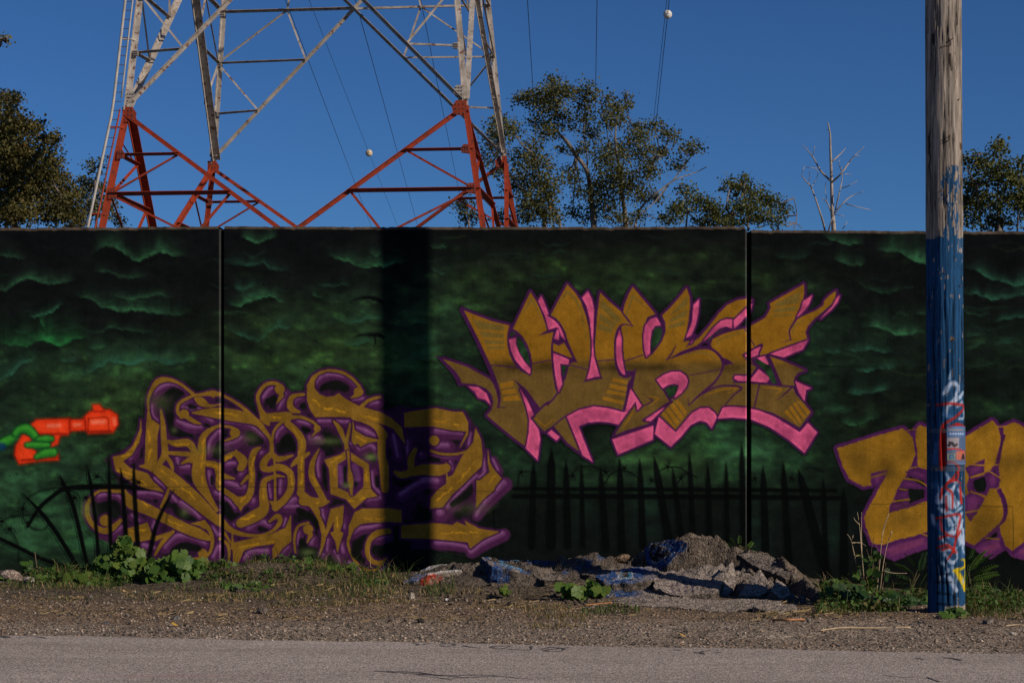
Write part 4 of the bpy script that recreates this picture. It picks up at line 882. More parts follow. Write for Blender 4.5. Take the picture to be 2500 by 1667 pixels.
# real soil colours: pale gravel near the road, darker earth by the wall
soil = np.array([.160, .115, .078]); grav = np.array([.230, .188, .150]); earth = np.array([.085, .068, .048])
tg = sstep(17.2, 16.1, GY + .7 * (fbm(GX * .9, GY * .9, 12, 3) - .5))[..., None]
c = earth * (1 - tg) + soil * tg
t2 = (sstep(15.6, 14.3, GY + 1.1 * (fbm(GX * .7, GY * 1.2, 14, 4) - .5)) * (.45 + .7 * fbm(GX * 2, GY * 2, 15, 3)))[..., None]
c = c * (1 - t2) + grav * t2
c = c * (.75 + .5 * fbm(GX * 5, GY * 5, 16, 4))[..., None]
m, nt, bs, out = new_mat('gravel_soil')
at = nd(nt, 'ShaderNodeAttribute', attribute_name='Col'); v = objco(nt)
vo = nd(nt, 'ShaderNodeTexVoronoi'); vo.inputs['Scale'].default_value = 55; nt.links.new(v, vo.inputs['Vector'])
peb = ramp(nt, vo.outputs['Color'], [(0.1, 0.15), (0.5, 0.9), (0.95, 2.7)])
na = noise(nt, 120, 5, .7, v)
cc = mixc(nt, at.outputs['Color'], peb, .85, 'MULTIPLY')
cc = mixc(nt, cc, ramp(nt, na, [(.3, .35), (.7, 1.7)]), 1.0, 'MULTIPLY')
nt.links.new(cc, bs.inputs['Base Color']); bs.inputs['Roughness'].default_value = .95; bs.inputs['Specular IOR Level'].default_value = .15
hh = mixc(nt, vo.outputs['Distance'], na, .5)
bump(nt, bs, hh, .9, .025)
M_soil = m
put('ground', np_mesh('ground', np.stack([GX, GY, GZ], -1).reshape(-1, 3), F, c.reshape(-1, 3), smooth=True), M_soil, kind='structure')
# asphalt road, worn and bleached
rx = np.concatenate([np.linspace(-300, -8, 20), np.arange(-7.8, 7.9, .03), np.linspace(8, 300, 20)])
ry = np.array([0, .004, .012, .03, .08, .2, .6, 1.2, 2, 4, 8, 30, 100.])
ye = road_edge_y(rx) + .016 * (rng.random(len(rx)) - .5)
RX = np.repeat(rx[None], len(ry), 0); RY = ye[None] - ry[:, None]
RZ = np.full(RX.shape, .012); RZ[0] = -.03; RZ[1] = .004
idx = np.arange(RX.size).reshape(RX.shape)
F = np.stack([idx[1:, :-1], idx[1:, 1:], idx[:-1, 1:], idx[:-1, :-1]], -1).reshape(-1, 4)
m, nt, bs, out = new_mat('worn_asphalt')
v = objco(nt)
vo = nd(nt, 'ShaderNodeTexVoronoi'); vo.inputs['Scale'].default_value = 95; nt.links.new(v, vo.inputs['Vector'])
grain = ramp(nt, vo.outputs['Color'], [(0.0, .15), (.5, .95), (1.0, 1.9)])
n1_ = noise(nt, .9, 6, .65, objco(nt, (.5, 2.6, 1))); n2_ = noise(nt, 60, 6, .75, v)
cbase = ramp(nt, n1_, [(.3, (.285, .240, .212)), (.7, (.395, .342, .308))])
cc = mixc(nt, cbase, grain, .8, 'MULTIPLY'); cc = mixc(nt, cc, ramp(nt, n2_, [(.3, .7), (.7, 1.3)]), 1.0, 'MULTIPLY')
st = noise(nt, .9, 3, .5, objco(nt, (.35, 3.0, 1)))
cc = mixc(nt, cc, (.30, .17, .17), ramp(nt, st, [(.66, 0.0), (.80, .45)]))
nt.links.new(cc, bs.inputs['Base Color']); bs.inputs['Roughness'].default_value = .9; bs.inputs['Specular IOR Level'].default_value = .2
bump(nt, bs, mixc(nt, vo.outputs['Distance'], n2_, .5), .8, .008)
M_road = m
road = put('road', np_mesh('road', np.stack([RX, RY, RZ], -1).reshape(-1, 3), F), M_road, kind='structure')
# dark scribbles and crack sealer lying on the asphalt
M_tar = plain_mat('tar_mark', (.045, .045, .05), (.12, .11, .11), 30, .8)
def ribbon_on_road(name, pts, w):
    """pts in photo pixels on the road plane"""
    q = []
    for x, y in pts:
        d = (CAM_H - .015) * FPX / (y - YH); q.append(Vector(((x - 1250) * d / FPX, d, .0155)))
    q = [Vector(p) for p in catmull(q, 5)] if len(q) > 2 else q
    V, F = [], []
    for i, p in enumerate(q):
        t = (q[min(i + 1, len(q) - 1)] - q[max(i - 1, 0)]).normalized(); nrm = Vector((-t.y, t.x, 0)) * (w * random.uniform(.5, 1.1) / 2)
        V += [p + nrm, p - nrm]
        if i: F.append((2 * i - 2, 2 * i, 2 * i + 1, 2 * i - 1))
    put(name, py_mesh(name, V, F), M_tar, road)
ZB2 = Z(600, 1250, 3.36); ZB3 = Z(1200, 1250, 3.36); ZB4 = Z(1800, 1250, 3.36); ZB1 = Z(0, 1250, 3.36)
for f, pts, w in ((ZB2, [(1370,1070),(1420,1080),(1400,1090)], .018), (ZB2, [(1450,1085),(1510,1070)], .016), (ZB2, [(1590,1080),(1660,1072),(1720,1085),(1650,1098),(1595,1090)], .02), (ZB2, [(1780,1090),(1860,1105),(1930,1108)], .018), (ZB2, [(2000,1105),(2100,1115),(2165,1092),(2010,1100)], .02),
                  (ZB3, [(130,1120),(230,1125),(320,1125),(325,1095)], .02), (ZB3, [(410,1120),(480,1105),(590,1115),(560,1138),(430,1130),(640,1106)], .022), (ZB3, [(1480,1125),(1560,1130)], .02), (ZB3, [(1660,1145),(1740,1160),(1720,1140),(1800,1132)], .02), (ZB3, [(1830,1150),(1890,1146)], .02),
                  (ZB2, [(1060,1298),(1300,1315),(1500,1330),(1750,1345)], .022), (ZB2, [(1150,1300),(1400,1310),(1620,1335),(1900,1330),(2080,1340)], .02), (ZB2, [(1600,1360),(1800,1352),(2000,1345)], .018), (ZB2, [(1400,1330),(1560,1352),(1700,1372)], .014), (ZB3, [(-100,1345),(60,1340),(220,1358),(350,1366)], .014),
                  (ZB4, [(1460,1190),(1530,1205)], .022), (ZB4, [(1690,1190),(1760,1195),(1840,1212)], .03), (ZB4, [(1200,1330),(1350,1350),(1500,1345)], .014), (ZB4, [(1560,1350),(1660,1390)], .02), (ZB1, [(150,1025),(260,1015),(380,1030)], .016), (ZB1, [(0,1010),(70,1025)], .05)):
    ribbon_on_road('tar_scribble', f(pts), w)

def ground_z(x, y):
    return float(gz(np.array([x]), np.array([y]))[0])
def gpoint(px, py):
    """where the ray through a photo pixel meets the shoulder"""
    d = CAM_H * FPX / (py - YH)
    for _ in range(6):
        x = (px - 1250) * d / FPX
        d = (CAM_H - ground_z(x, min(d, 19.2))) * FPX / (py - YH)
    d = min(d, 19.1)
    x = (px - 1250) * d / FPX
    return Vector((x, d, ground_z(x, d)))

# ---- loose gravel on the shoulder (uncountable)
def scatter_pebbles(name, n, region, smin, smax, cols, lab, cat):
    b = np.array([(1, 0, 0), (-.9, .2, 0), (.1, 1, 0), (0, -1, .1), (0, .1, .7), (0, 0, -.5)])
    f = np.array([(0, 2, 4), (2, 1, 4), (1, 3, 4), (3, 0, 4), (2, 0, 5), (1, 2, 5), (3, 1, 5), (0, 3, 5)])
    x, y = region(n); z = gz(x, y); n = len(x)
    s = smin + (smax - smin) * rng.random(n) ** 3
    an = rng.random(n) * 6.283
    B = b[None] * (.7 + .6 * rng.random((n, 6, 1))) * s[:, None, None]
    ca, sa = np.cos(an)[:, None], np.sin(an)[:, None]
    V = np.stack([B[..., 0] * ca - B[..., 1] * sa + x[:, None], B[..., 0] * sa + B[..., 1] * ca + y[:, None], B[..., 2] + z[:, None] + s[:, None] * .2], -1)
    F = (f[None] + (np.arange(n) * 6)[:, None, None]).reshape(-1, 3)
    C = np.repeat((np.array(cols)[rng.integers(0, len(cols), n)] * (.6 + .8 * rng.random((n, 1))))[:, None], 6, 1)
    return put(name, np_mesh(name, V.reshape(-1, 3), F, C.reshape(-1, 3)), M_peb, kind='stuff', label=lab, cat=cat)
M_peb = col_mat('pebble', .9, 200, .2, .2, .002, .2)
def reg_shoulder(n):
    x = rng.uniform(-5.2, 5.2, n); u = rng.random(n) ** 1.6
    y0 = road_edge_y(x) + .0
    y = y0 + u * (17.4 - y0)
    k = (rng.random(n) < .25 + .75 * fbm(x * 1.5, y * 3, 33, 3)) & (np.hypot(x - 3.73, y - 15.9) > .2)
    return x[k], y[k]
scatter_pebbles('gravel', 36000, reg_shoulder, .003, .016, [(.24, .19, .15), (.14, .115, .095), (.38, .32, .26), (.05, .045, .042), (.24, .15, .10), (.10, .09, .085)], 'loose brown and grey gravel along the road edge', 'gravel')
# ------------------------------------------------------------------ utility pole
D_P = 15.9
PCX = lambda y: 2302.3 + (y / 1490.0) * 8.3        # column of the axis at a photo row
PR = lambda y: 43.3 + (y / 1490.0) * 1.6           # half width there
pc = Canvas(2240, -60, 2372, 1500, 1)
X, Y = np.meshgrid(pc.X, pc.Y)
wood = np.array([150.0, 130.0, 110.0]) * (.62 + .6 * fbm(X / 2.2, Y / 70, 3, 4))[..., None]
wood *= (1 - .35 * np.clip(fbm(X / 7, Y / 120, 8, 3) * 3 - 1.6, 0, 1))[..., None]
pc.c = wood
blue = np.array([34.0, 66.0, 92.0]) * (.75 + .5 * fbm(X / 2.5, Y / 50, 13, 4))[..., None]
chip = fbm(X / 2.6, Y / 22, 17, 4)
cover = (Y > 584 + 3 * np.sin(X / 5)).astype(float)
thin = np.clip((1050 - Y) / 470, .12, 1)
cover = cover * (chip > .20 + .13 * thin * np.clip(fbm(X / 9, Y / 60, 19, 2) * 2 - .4, 0, 1))
drip = ((Y > 410) & (Y < 500) & (X > 2288) & (X < 2336) & (chip + .12 * (np.abs(X - 2312 - 5 * np.sin(Y / 9)) < 11) - .10 * np.abs(Y - 450) / 45 > .47)) | ((Y > 500) & (Y < 590) & (np.abs(X - 2313 - 4 * np.sin(Y / 20)) < 12 + (Y - 500) / 10) & (chip > .42))
cover = np.maximum(cover, drip)[..., None]
pc.c = pc.c * (1 - cover) + blue * cover
foot = ((Y > 1470 + 10 * fbm(X / 9, Y * 0, 3, 2)) & (X > 2296))[..., None]
pc.c = np.where(foot, np.array([150.0, 128.0, 108.0]), pc.c)
ZP = Z(2230, 900, 2.45); ZQ = Z(1900, 0, 2.613)
for pts, c_ in [([(1060,268,10),(1072,310,8),(1030,322,7),(1005,330,5)], (28, 20, 16)), ([(1068,370,14),(1068,420,16),(1080,470,10)], (34, 24, 18)), ([(1062,885,10),(1056,915,8),(1010,935,5)], (30, 22, 18)), ([(1145,930,18),(1148,960,14)], (70, 48, 34)), ([(970,240,14),(972,300,12)], (36, 30, 26))]:
    pc.stroke(ZQ(pts), c_, soft=2, alpha=.8)  # dark marks on the wood, with the nails' cast shadows painted in
for (x, y) in ((2316, 828), (2313, 826)): pc.stroke([(x, y, 6), (x - 2, y + 6, 4)], (120, 96, 76), soft=2)
rk = random.Random(4)
for q in range(34):      # long drying cracks
    x = 2302 + 44 * math.sin(rk.uniform(-1.35, 1.45)); y = rk.uniform(-60, 1350); L = rk.uniform(60, 420); w = rk.uniform(.8, 2.4)
    pc.stroke([(x + rk.uniform(-1.5, 1.5) + (y + L * t) / 1490 * 8.3, y + L * t, w * math.sin(math.pi * min(max(t, .04), .96)) + .4) for t in np.linspace(0, 1, 9)], (26, 20, 18) if rk.random() < .7 else (60, 46, 38), soft=1.2, alpha=.85)
for q in range(160):     # fine grain lines
    x = 2302 + 44 * math.sin(rk.uniform(-1.4, 1.45)); y = rk.uniform(-60, 1400); L = rk.uniform(20, 120)
    pc.stroke([(x + y / 1490 * 8.3, y, .8), (x + rk.uniform(-1, 1) + (y + L) / 1490 * 8.3, y + L, .6)], rk.choice([(52, 42, 36), (182, 166, 148), (70, 58, 50)]) if y < 560 else (18, 34, 50), soft=1.2, alpha=.5, smooth=False)
wh = [[(165,150,30),(200,90,26),(245,110,24),(225,180,22),(180,230,20),(175,285,14)], [(255,300,12),(292,290,12),(290,240,14)], [(220,200,20),(270,160,22),(285,140,14)], [(180,660,14),(230,672,12)], [(238,670,12),(200,740,20),(225,820,20),(250,800,22)], [(130,790,36),(170,770,56),(200,820,30)], [(270,860,20),(240,920,30),(260,1010,36),(285,1045,16)], [(170,980,20),(250,960,28),(275,900,20)], [(150,1080,12),(200,1070,18),(240,1062,8)], [(165,1100,18),(200,1150,24),(235,1130,14),(233,1080,10)], [(190,1240,30),(232,1315,24)], [(240,1195,24),(252,1235,20)], [(100,870,16),(110,930,14)], [(280,960,20),(290,1040,14)]]
for p in wh:
    pc.stroke(ZP(p), (176, 178, 184), soft=5, alpha=.85, rag=2)
rd = [[(120,218,12),(200,210,12),(292,225,14),(240,280,12),(165,325,14)], [(155,340,24),(152,400,36),(152,480,40),(150,590,34)], [(185,350,10),(240,330,12),(292,345,10)], [(150,570,14),(200,555,14),(252,590,14),(220,640,12),(165,700,14),(205,740,12),(208,830,12)], [(258,700,12),(262,740,14),(268,800,16)], [(120,890,12),(200,870,12),(256,868,14),(250,930,12),(212,1090,14)], [(130,1010,12),(180,990,12),(232,1000,8)], [(128,1062,14),(180,1045,12),(215,1085,14)]]
for p in ([(120,450,20),(110,560,30)], [(110,690,30),(150,720,30)], [(190,1010,40),(230,1030,30)], [(130,930,30),(160,960,40)], [(270,1090,24),(280,1130,24)], [(200,290,30),(150,270,20)]): pc.stroke(ZP(p), (70, 104, 140), soft=8, alpha=.6, rag=3)
for p in ([(205,1180,14),(225,1260,14),(215,1330,10)], [(150,840,18),(205,860,22),(230,900,16)], [(165,620,12),(190,660,16)], [(245,720,14),(285,760,12)], [(120,760,14),(160,700,16)], [(215,940,18),(180,1000,20)], [(255,1045,16),(285,1000,14)], [(190,60,14),(200,20,10)], [(240,230,12),(275,200,14)]): pc.stroke(ZP(p), (168, 172, 180), soft=6, alpha=.8, rag=3)
for p in ([(140,1000,14),(175,1040,18),(225,1075,12)], [(180,880,14),(215,930,18)], [(235,850,14),(270,820,14)], [(130,830,18),(175,870,20),(190,930,14)], [(255,930,12),(285,960,12)], [(150,1150,14),(180,1190,16),(165,1230,12)], [(225,760,12),(245,800,14)], [(275,1060,12),(290,1100,12)], [(190,720,16),(160,760,20)]): pc.stroke(ZP(p), (172, 176, 182), soft=5, alpha=.8, rag=3)
for p in rd + [[(230,660,10),(262,680,10)], [(140,900,10),(150,960,12),(190,990,10)], [(240,1000,10),(262,960,10)], [(230,1090,10),(200,1060,10),(150,1075,12)], [(150,710,12),(140,770,12)]] + [[(250,610,10),(240,650,12),(180,680,10)], [(170,760,10),(175,840,12)], [(240,340,12),(270,360,12)], [(200,1100,10),(180,1130,10)]]: pc.stroke(ZP(p), (176, 34, 22), soft=4, alpha=.92, rag=1)
yl = [[(268,1135,12),(295,1140,14),(290,1180,16),(215,1198,16)], [(235,1200,28),(272,1260,34),(294,1315,18)], [(298,1150,12),(298,1300,12)]]
for p in yl: pc.stroke(ZP(p), (206, 164, 20), soft=4, alpha=.92, rag=2)
for p in ([(280,1255,14),(284,1280,10)],): pc.stroke(ZP(p), (150, 150, 160), soft=3, alpha=.9)
for p in ([(120,1270,10),(200,1265,8)], [(125,1330,12),(205,1340,8)], [(130,1395,12),(200,1400,8)], [(120,1220,8),(190,1215,6)]): pc.stroke(ZP(p), (14, 18, 26), soft=5, alpha=.8)
PK = np.array([0.98, 0.83, 0.68])
def pole_col(px, py): return np.clip(lin(np.clip(pc.sample(px, py), 3, 245)) / PK, .004, .85)
def axis_pt(py): return P(PCX(py), py, D_P)
SEG = 132
def crack(an, py):
    a = fbm(an * 9 + 40, py / 260, 51, 3); b = fbm(an * 22 + 9, py / 90, 52, 3)
    deep = np.clip((.30 - np.abs(fbm(an * 5.5 + 7, py / 420, 57, 2) - .5) * 7.5), 0, .3) / .3
    return (a - .5) * .008 + (b - .5) * .006 - deep * .014, deep
rows = np.concatenate([np.array([-1500, -900, -400, -200.]), np.arange(-60, 1496, 2.6), np.array([1500, 1530.])])
an = np.arange(SEG) / SEG * 2 * math.pi
AN, RW = np.meshgrid(an, rows)
cr, deep = crack(np.where(AN > math.pi, 2 * math.pi - AN, AN) , RW)
rad = PR(RW) * D_P / FPX + cr
cx = (PCX(RW) - 1250) * D_P / FPX
V = np.stack([cx + rad * np.sin(AN), D_P - rad * np.cos(AN), CAM_H - (RW - YH) * D_P / FPX], -1)
front = np.cos(AN) > 0
pxs = PCX(RW) + PR(RW) * np.sin(AN) * np.where(front, 1, .97)
cols = pole_col(pxs, np.clip(RW, -58, 1498))
cols = cols * (1 - .6 * deep[..., None])
n = len(rows); idx = np.arange(n * SEG).reshape(n, SEG)
F = np.stack([idx[:-1], np.roll(idx, -1, 1)[:-1], np.roll(idx, -1, 1)[1:], idx[1:]], -1).reshape(-1, 4)[:, ::-1]
M_pole = col_mat('weathered_pole', .95, 40, .35, .6, .005, .03, (6, 6, .25))
pole = root('utility_pole', (axis_pt(1490).x, D_P, 0), 'weathered wooden utility pole painted blue below and covered in tags', 'utility pole')
put('shaft', np_mesh('shaft', V.reshape(-1, 3), F, cols.reshape(-1, 3), smooth=True), M_pole, pole)
# flyer and its tape, bent round the shaft
fc = Canvas(2290, 1030, 2352, 1150, 1)
fc.c[:] = (72, 84, 104)
def fb(x0, y0, x1, y1, c_): fc.fill([(x0, y0), (x1, y0), (x1, y1), (x0, y1)], c_, soft=1.5)
fb(2300, 1040, 2350, 1064, (70, 96, 128))
for q in range(6):
    fc.stroke([(2308 + q * 6.4, 1049, 5)], (188, 168, 150), soft=1.5); fc.stroke([(2308 + q * 6.4, 1049, 2.2)], (70, 60, 70), soft=1.2)
    fc.stroke([(2310 + q * 6.2, 1058, 4.4)], (170, 176, 186), soft=1.5)
fb(2302, 1068, 2330, 1092, (140, 126, 122)); fc.stroke([(2306, 1086, 7), (2312, 1080, 6), (2318, 1087, 7), (2325, 1084, 5)], (40, 26, 26), soft=2); fc.stroke([(2306, 1078, 4), (2308, 1084, 4)], (30, 22, 24), soft=2)
for q in range(4): fb(2333, 1070 + q * 6, 2347, 1072 + q * 6, (60, 80, 104))
fc.stroke([(2302, 1096, 4), (2322, 1094, 4), (2340, 1100, 4), (2348, 1104, 4)], (170, 40, 30), soft=2)
fb(2303, 1106, 2320, 1122, (146, 140, 70)); fb(2305, 1108, 2318, 1120, (52, 80, 110)); fb(2309, 1112, 2315, 1113, (130, 150, 120)); fb(2309, 1116, 2314, 1117, (130, 150, 120))
fb(2322, 1100, 2348, 1122, (170, 84, 60)); fc.fill([(2336, 1120), (2339, 1108), (2344, 1106), (2347, 1120)], (36, 24, 22), soft=2)
fb(2302, 1126, 2350, 1132, (80, 96, 118))
for p in rd: fc.stroke(ZP(p), (150, 34, 24), soft=4, alpha=.55)
for p in wh[:3]: fc.stroke(ZP(p), (150, 154, 160), soft=5, alpha=.5)
def wrap(name, cvs, x0, x1, y0, y1, off, mat, label=None, col=None):
    ph0 = math.asin(max(-1, (x0 - PCX(y0)) / PR(y0))); ph1 = math.asin(min(1, (x1 - PCX(y0)) / PR(y0)))
    nx, ny = 44, max(4, int((y1 - y0) / 1.5))
    A, B = np.meshgrid(np.linspace(ph0, ph1, nx), np.linspace(y0, y1, ny))
    rr = PR(B) * D_P / FPX + off + .0025 * (fbm(A * 6, B / 12, 71, 2) - .3)
    V = np.stack([(PCX(B) - 1250) * D_P / FPX + rr * np.sin(A), D_P - rr * np.cos(A), CAM_H - (B - YH) * D_P / FPX], -1)
    px = PCX(B) + PR(B) * np.sin(A)
    cc = np.clip(lin(np.clip(cvs.sample(px, B), 3, 245)) / PK, 0, .85) if cvs else np.broadcast_to(np.array(col), V.shape)
    i = np.arange(nx * ny).reshape(ny, nx)
    F = np.stack([i[:-1, :-1], i[1:, :-1], i[1:, 1:], i[:-1, 1:]], -1).reshape(-1, 4)
    o = put(name, np_mesh(name, V.reshape(-1, 3), F, cc.reshape(-1, 3), smooth=True), mat, pole)
    if label: o['label'] = label
M_paper = col_mat('flyer_paper', .45, 90, .15, .2, .002, .4)
wrap('flyer', fc, 2301, 2351, 1040, 1134, .009, M_paper, 'torn printed flyer wrapped round the pole')
mt, nt, bs, out = new_mat('clear_tape')
bs.inputs['Base Color'].default_value = (.16, .17, .18, 1); bs.inputs['Roughness'].default_value = .25; bs.inputs['Alpha'].default_value = .2
wrap('tape_band', None, 2268, 2352, 1137, 1149, .0105, mt, None, (.3, .3, .3)); wrap('tape_band', None, 2268, 2352, 1046, 1056, .0125, mt, None, (.3, .3, .3))
# old nails
M_rust = plain_mat('rusty_nail', (.06, .03, .02), (.12, .06, .04), 60, .8)
for (px, py, ln) in ((2312, 108, .03), (2306, 342, .03), (2318, 830, .012), (2296, 668, .015), (2334, 700, .012), (2305, 960, .012), (2330, 250, .012), (2290, 470, .01), (2322, 1280, .012)):
    ph = math.asin((px - PCX(py)) / PR(py)); r0 = PR(py) * D_P / FPX
    a0 = axis_pt(py); dr = Vector((math.sin(ph), -math.cos(ph), 0))
    a = a0 + dr * (r0 - .02); b = a0 + dr * (r0 + ln) + Vector((0, 0, .01 if ln > .02 else 0))
    Vn, Fn = tube([a, b], .004, 5); tube([b, b + dr * .003], .007, 6, True, Vn, Fn)
    put('nail', py_mesh('nail', Vn, Fn), M_rust, pole)
# ------------------------------------------------------------------ transmission tower
def paint_metal(name, c1, c2, rust, amt, sc=3.0):
    m, nt, bs, out = new_mat(name)
    v = objco(nt)
    c = ramp(nt, noise(nt, sc, 5, .6, v), [(.35, c1), (.65, c2)])
    r = ramp(nt, noise(nt, sc * 2.2, 5, .7, v), [(amt, 0.0), (amt + .06, 1.0)])
    c = mixc(nt, c, rust, r)
    nt.links.new(c, bs.inputs['Base Color']); bs.inputs['Roughness'].default_value = .6; bs.inputs['Specular IOR Level'].default_value = .3
    return m
M_red = paint_metal('red_tower_paint', (.22, .030, .009), (.30, .038, .012), (.13, .030, .017), .54)
M_white = paint_metal('white_tower_paint', (.26, .235, .205), (.44, .40, .36), (.15, .065, .045), .56, 2.6)
M_galv = paint_metal('galvanised_steel', (.28, .27, .25), (.40, .38, .35), (.2, .14, .1), .66)
M_dark = paint_metal('dull_steel', (.07, .06, .055), (.12, .10, .09), (.08, .05, .04), .6)
KN = {'A': P(311, 273, 60.0), 'B': P(516, 402, 72.15), 'C': P(1130, 257, 58.78), 'D': P(1230, 390, 70.8)}
ZK = sum(v.z for v in KN.values()) / 4
for v in KN.values(): v.z = ZK
CT = sum((v.copy() for v in KN.values()), Vector()) / 4
def leg(k, dz):
    p = KN[k]; r = .0160 if dz > 0 else .0290
    q = p + (CT - p) * (r * dz); q.z = ZK + dz
    return q
tower = root('transmission_tower', (CT.x, CT.y, -.25), 'red and white steel lattice transmission tower rising behind the wall', 'tower')
def angle_bar(name, a, b, w, mat, ref, t=None, parent=None, shade=False):
    """rolled angle section: one leg lies in the face, the other stands out towards the road;
    shade: the outstanding leg sits on the upper, sunward edge and so shades the flat leg"""
    d = (b - a).normalized()
    out_ = ref.copy()
    if out_.y > 0 or (abs(out_.y) < .3 and out_.x < 0): out_ = -out_
    out_ = out_ - d * out_.dot(d); out_.normalize()
    u = d.cross(out_).normalized()
    if (u.dot(SUN_V) > 0) != shade: u = -u
    w = w * .80; t = t or w * .16; ow = w * (1.5 if shade else .9)
    prof = [(-w / 2, 0), (-w / 2, t), (w / 2 - t, t), (w / 2 - t, ow), (w / 2, ow), (w / 2, 0)]
    V = [a + u * p + out_ * q for p, q in prof] + [b + u * p + out_ * q for p, q in prof]
    F = [(i, (i + 1) % 6, 6 + (i + 1) % 6, 6 + i) for i in range(6)] + [(5, 4, 3, 2, 1, 0), (6, 7, 8, 9, 10, 11)]
    return put(name, py_mesh(name, V, F), mat, parent or tower)
DTOP = 10.5
for k in 'ABCD':
    inward = CT - KN[k]; inward.z = 0; inward.normalize()
    rr_ = Matrix.Rotation(R(45), 3, 'Z') @ inward
    bot = leg(k, -(ZK + .25))
    angle_bar('leg', bot, leg(k, .0), .235, M_red, rr_)
    angle_bar('leg', leg(k, .0), leg(k, 26), .235, M_white, rr_)
def lerp(a, b, t): return a + (b - a) * t
for (p, q) in ('AC', 'BD', 'AB', 'CD'):
    nrm = ((KN[p] + KN[q]) / 2 - CT); nrm.z = 0; nrm.normalize()
    side = p + q in ('AB', 'CD')
    # lower red V bracing
    zm = -4.15
    M = (leg(p, zm) + leg(q, zm)) / 2
    wv = .22 if side else .17
    for k in (p, q):
        angle_bar('diagonal_brace', leg(k, -.1), M, wv, M_red, nrm, shade=(side and k == 'A') or p + q == 'BD' and k == 'D')
        pts_d = [lerp(leg(k, -.1), M, f) for f in (.33, .65)]; pts_l = [leg(k, -.1 + (zm + .1) * f) for f in (.33, .65)]
        angle_bar('horizontal_strut', pts_l[0], pts_d[0], .11, M_red, nrm, shade=True); angle_bar('horizontal_strut', pts_l[1], pts_d[1], .15, M_red, nrm, shade=True)
        angle_bar('sub_brace', pts_d[0], pts_l[1], .09, M_red, nrm)
        mid = (leg(k, zm) + M) / 2
        angle_bar('sub_brace', pts_l[1], mid, .09, M_red, nrm); angle_bar('sub_brace', pts_d[1], mid, .10, M_red, nrm)
        angle_bar('horizontal_strut', leg(k, zm), M, .14, M_red, nrm)
        if side:
            angle_bar('sub_brace', leg(k, -1.0), lerp(pts_l[0], pts_d[0], .9), .07, M_red, nrm)
    # upper white X bracing
    D1 = (leg(p, .15), leg(q, DTOP)); D2 = (leg(q, .15), leg(p, DTOP))
    w0 = (KN[p] - KN[q]).length; w1 = (leg(p, DTOP) - leg(q, DTOP)).length
    tc = w0 / (w0 + w1)
    X_ = lerp(D1[0], D1[1], tc)
    zc = X_.z - ZK
    for k, D in ((p, D1), (q, D2)):
        angle_bar('diagonal_brace', D[0] + nrm * .05 * (1 if k == p else -1), D[1] + nrm * .05 * (1 if k == p else -1), .24 if p + q == 'AB' else .15, M_white, nrm, shade=k in 'CD' or (side and k == 'B'))
        dd = [lerp(D[0], X_, f) for f in (1 / 3, 2 / 3)]; ll = [leg(k, zc * f) for f in (1 / 3, 2 / 3, 1)]
        for a_, b_ in zip(ll, dd): angle_bar('horizontal_strut', a_, b_, .09, M_white, nrm, shade=k in 'AB')
        angle_bar('horizontal_strut', ll[2], X_, .12, M_white, nrm, shade=k in 'AB')
        mid = (ll[2] + X_) / 2
        angle_bar('sub_brace', dd[0], ll[1], .08, M_white, nrm); angle_bar('sub_brace', ll[1], mid, .08, M_white, nrm); angle_bar('sub_brace', mid, dd[1], .08, M_white, nrm)
        o_ = lerp(X_, (D1 if k == q else D2)[1], .45)
        angle_bar('sub_brace', mid, o_, .08, M_white, nrm)
        angle_bar('diagonal_brace', leg(k, DTOP), leg(q if k == p else p, 18.5), .15, M_white, nrm)
    angle_bar('horizontal_strut', leg(p, DTOP), leg(q, DTOP), .13, M_white, nrm)
# gusset plates with bolt heads where the braces meet the legs
def gusset(c, ax, up, nrm, s_, mat):
    out_ = nrm if nrm.y < 0 else -nrm
    q = [c + ax * (s_ * a) + up * (s_ * b_) + out_ * .11 for a, b_ in ((-.5, -.6), (.5, -.45), (.62, .1), (.3, .6), (-.5, .6))]
    V = q + [p - out_ * .02 for p in q]
    g_ = put('gusset_plate', py_mesh('gusset_plate', V, [(0, 1, 2, 3, 4), (9, 8, 7, 6, 5)] + [(i, 5 + i, 5 + (i + 1) % 5, (i + 1) % 5) for i in range(5)]), mat, tower)
    V, F = [], []
    for a in (-.3, 0, .3):
        for b_ in (-.35, 0, .35):
            p = c + ax * (s_ * a) + up * (s_ * b_) + out_ * .11; tube([p, p + out_ * .02], .022, 5, True, V, F)
    put('bolt_group', py_mesh('bolt_group', V, F), M_dark, g_, kind='stuff')
for (p, q) in ('AC', 'BD'):
    nrm = ((KN[p] + KN[q]) / 2 - CT); nrm.z = 0; nrm.normalize()
    for k, s_ in ((p, 1), (q, -1)):
        ax = (KN[q] - KN[p]).normalized() * s_
        for dz, sz in ((-.12, .42), (-1.45, .26), (-2.73, .30)): gusset(leg(k, dz) + ax * .10, ax, Vector((0, 0, 1)), nrm, sz, M_red)
        for dz, sz in ((.45, .30), (1.9, .18), (3.8, .18), (5.7, .2)): gusset(leg(k, dz) + ax * .08, ax, Vector((0, 0, 1)), nrm, sz, M_white)
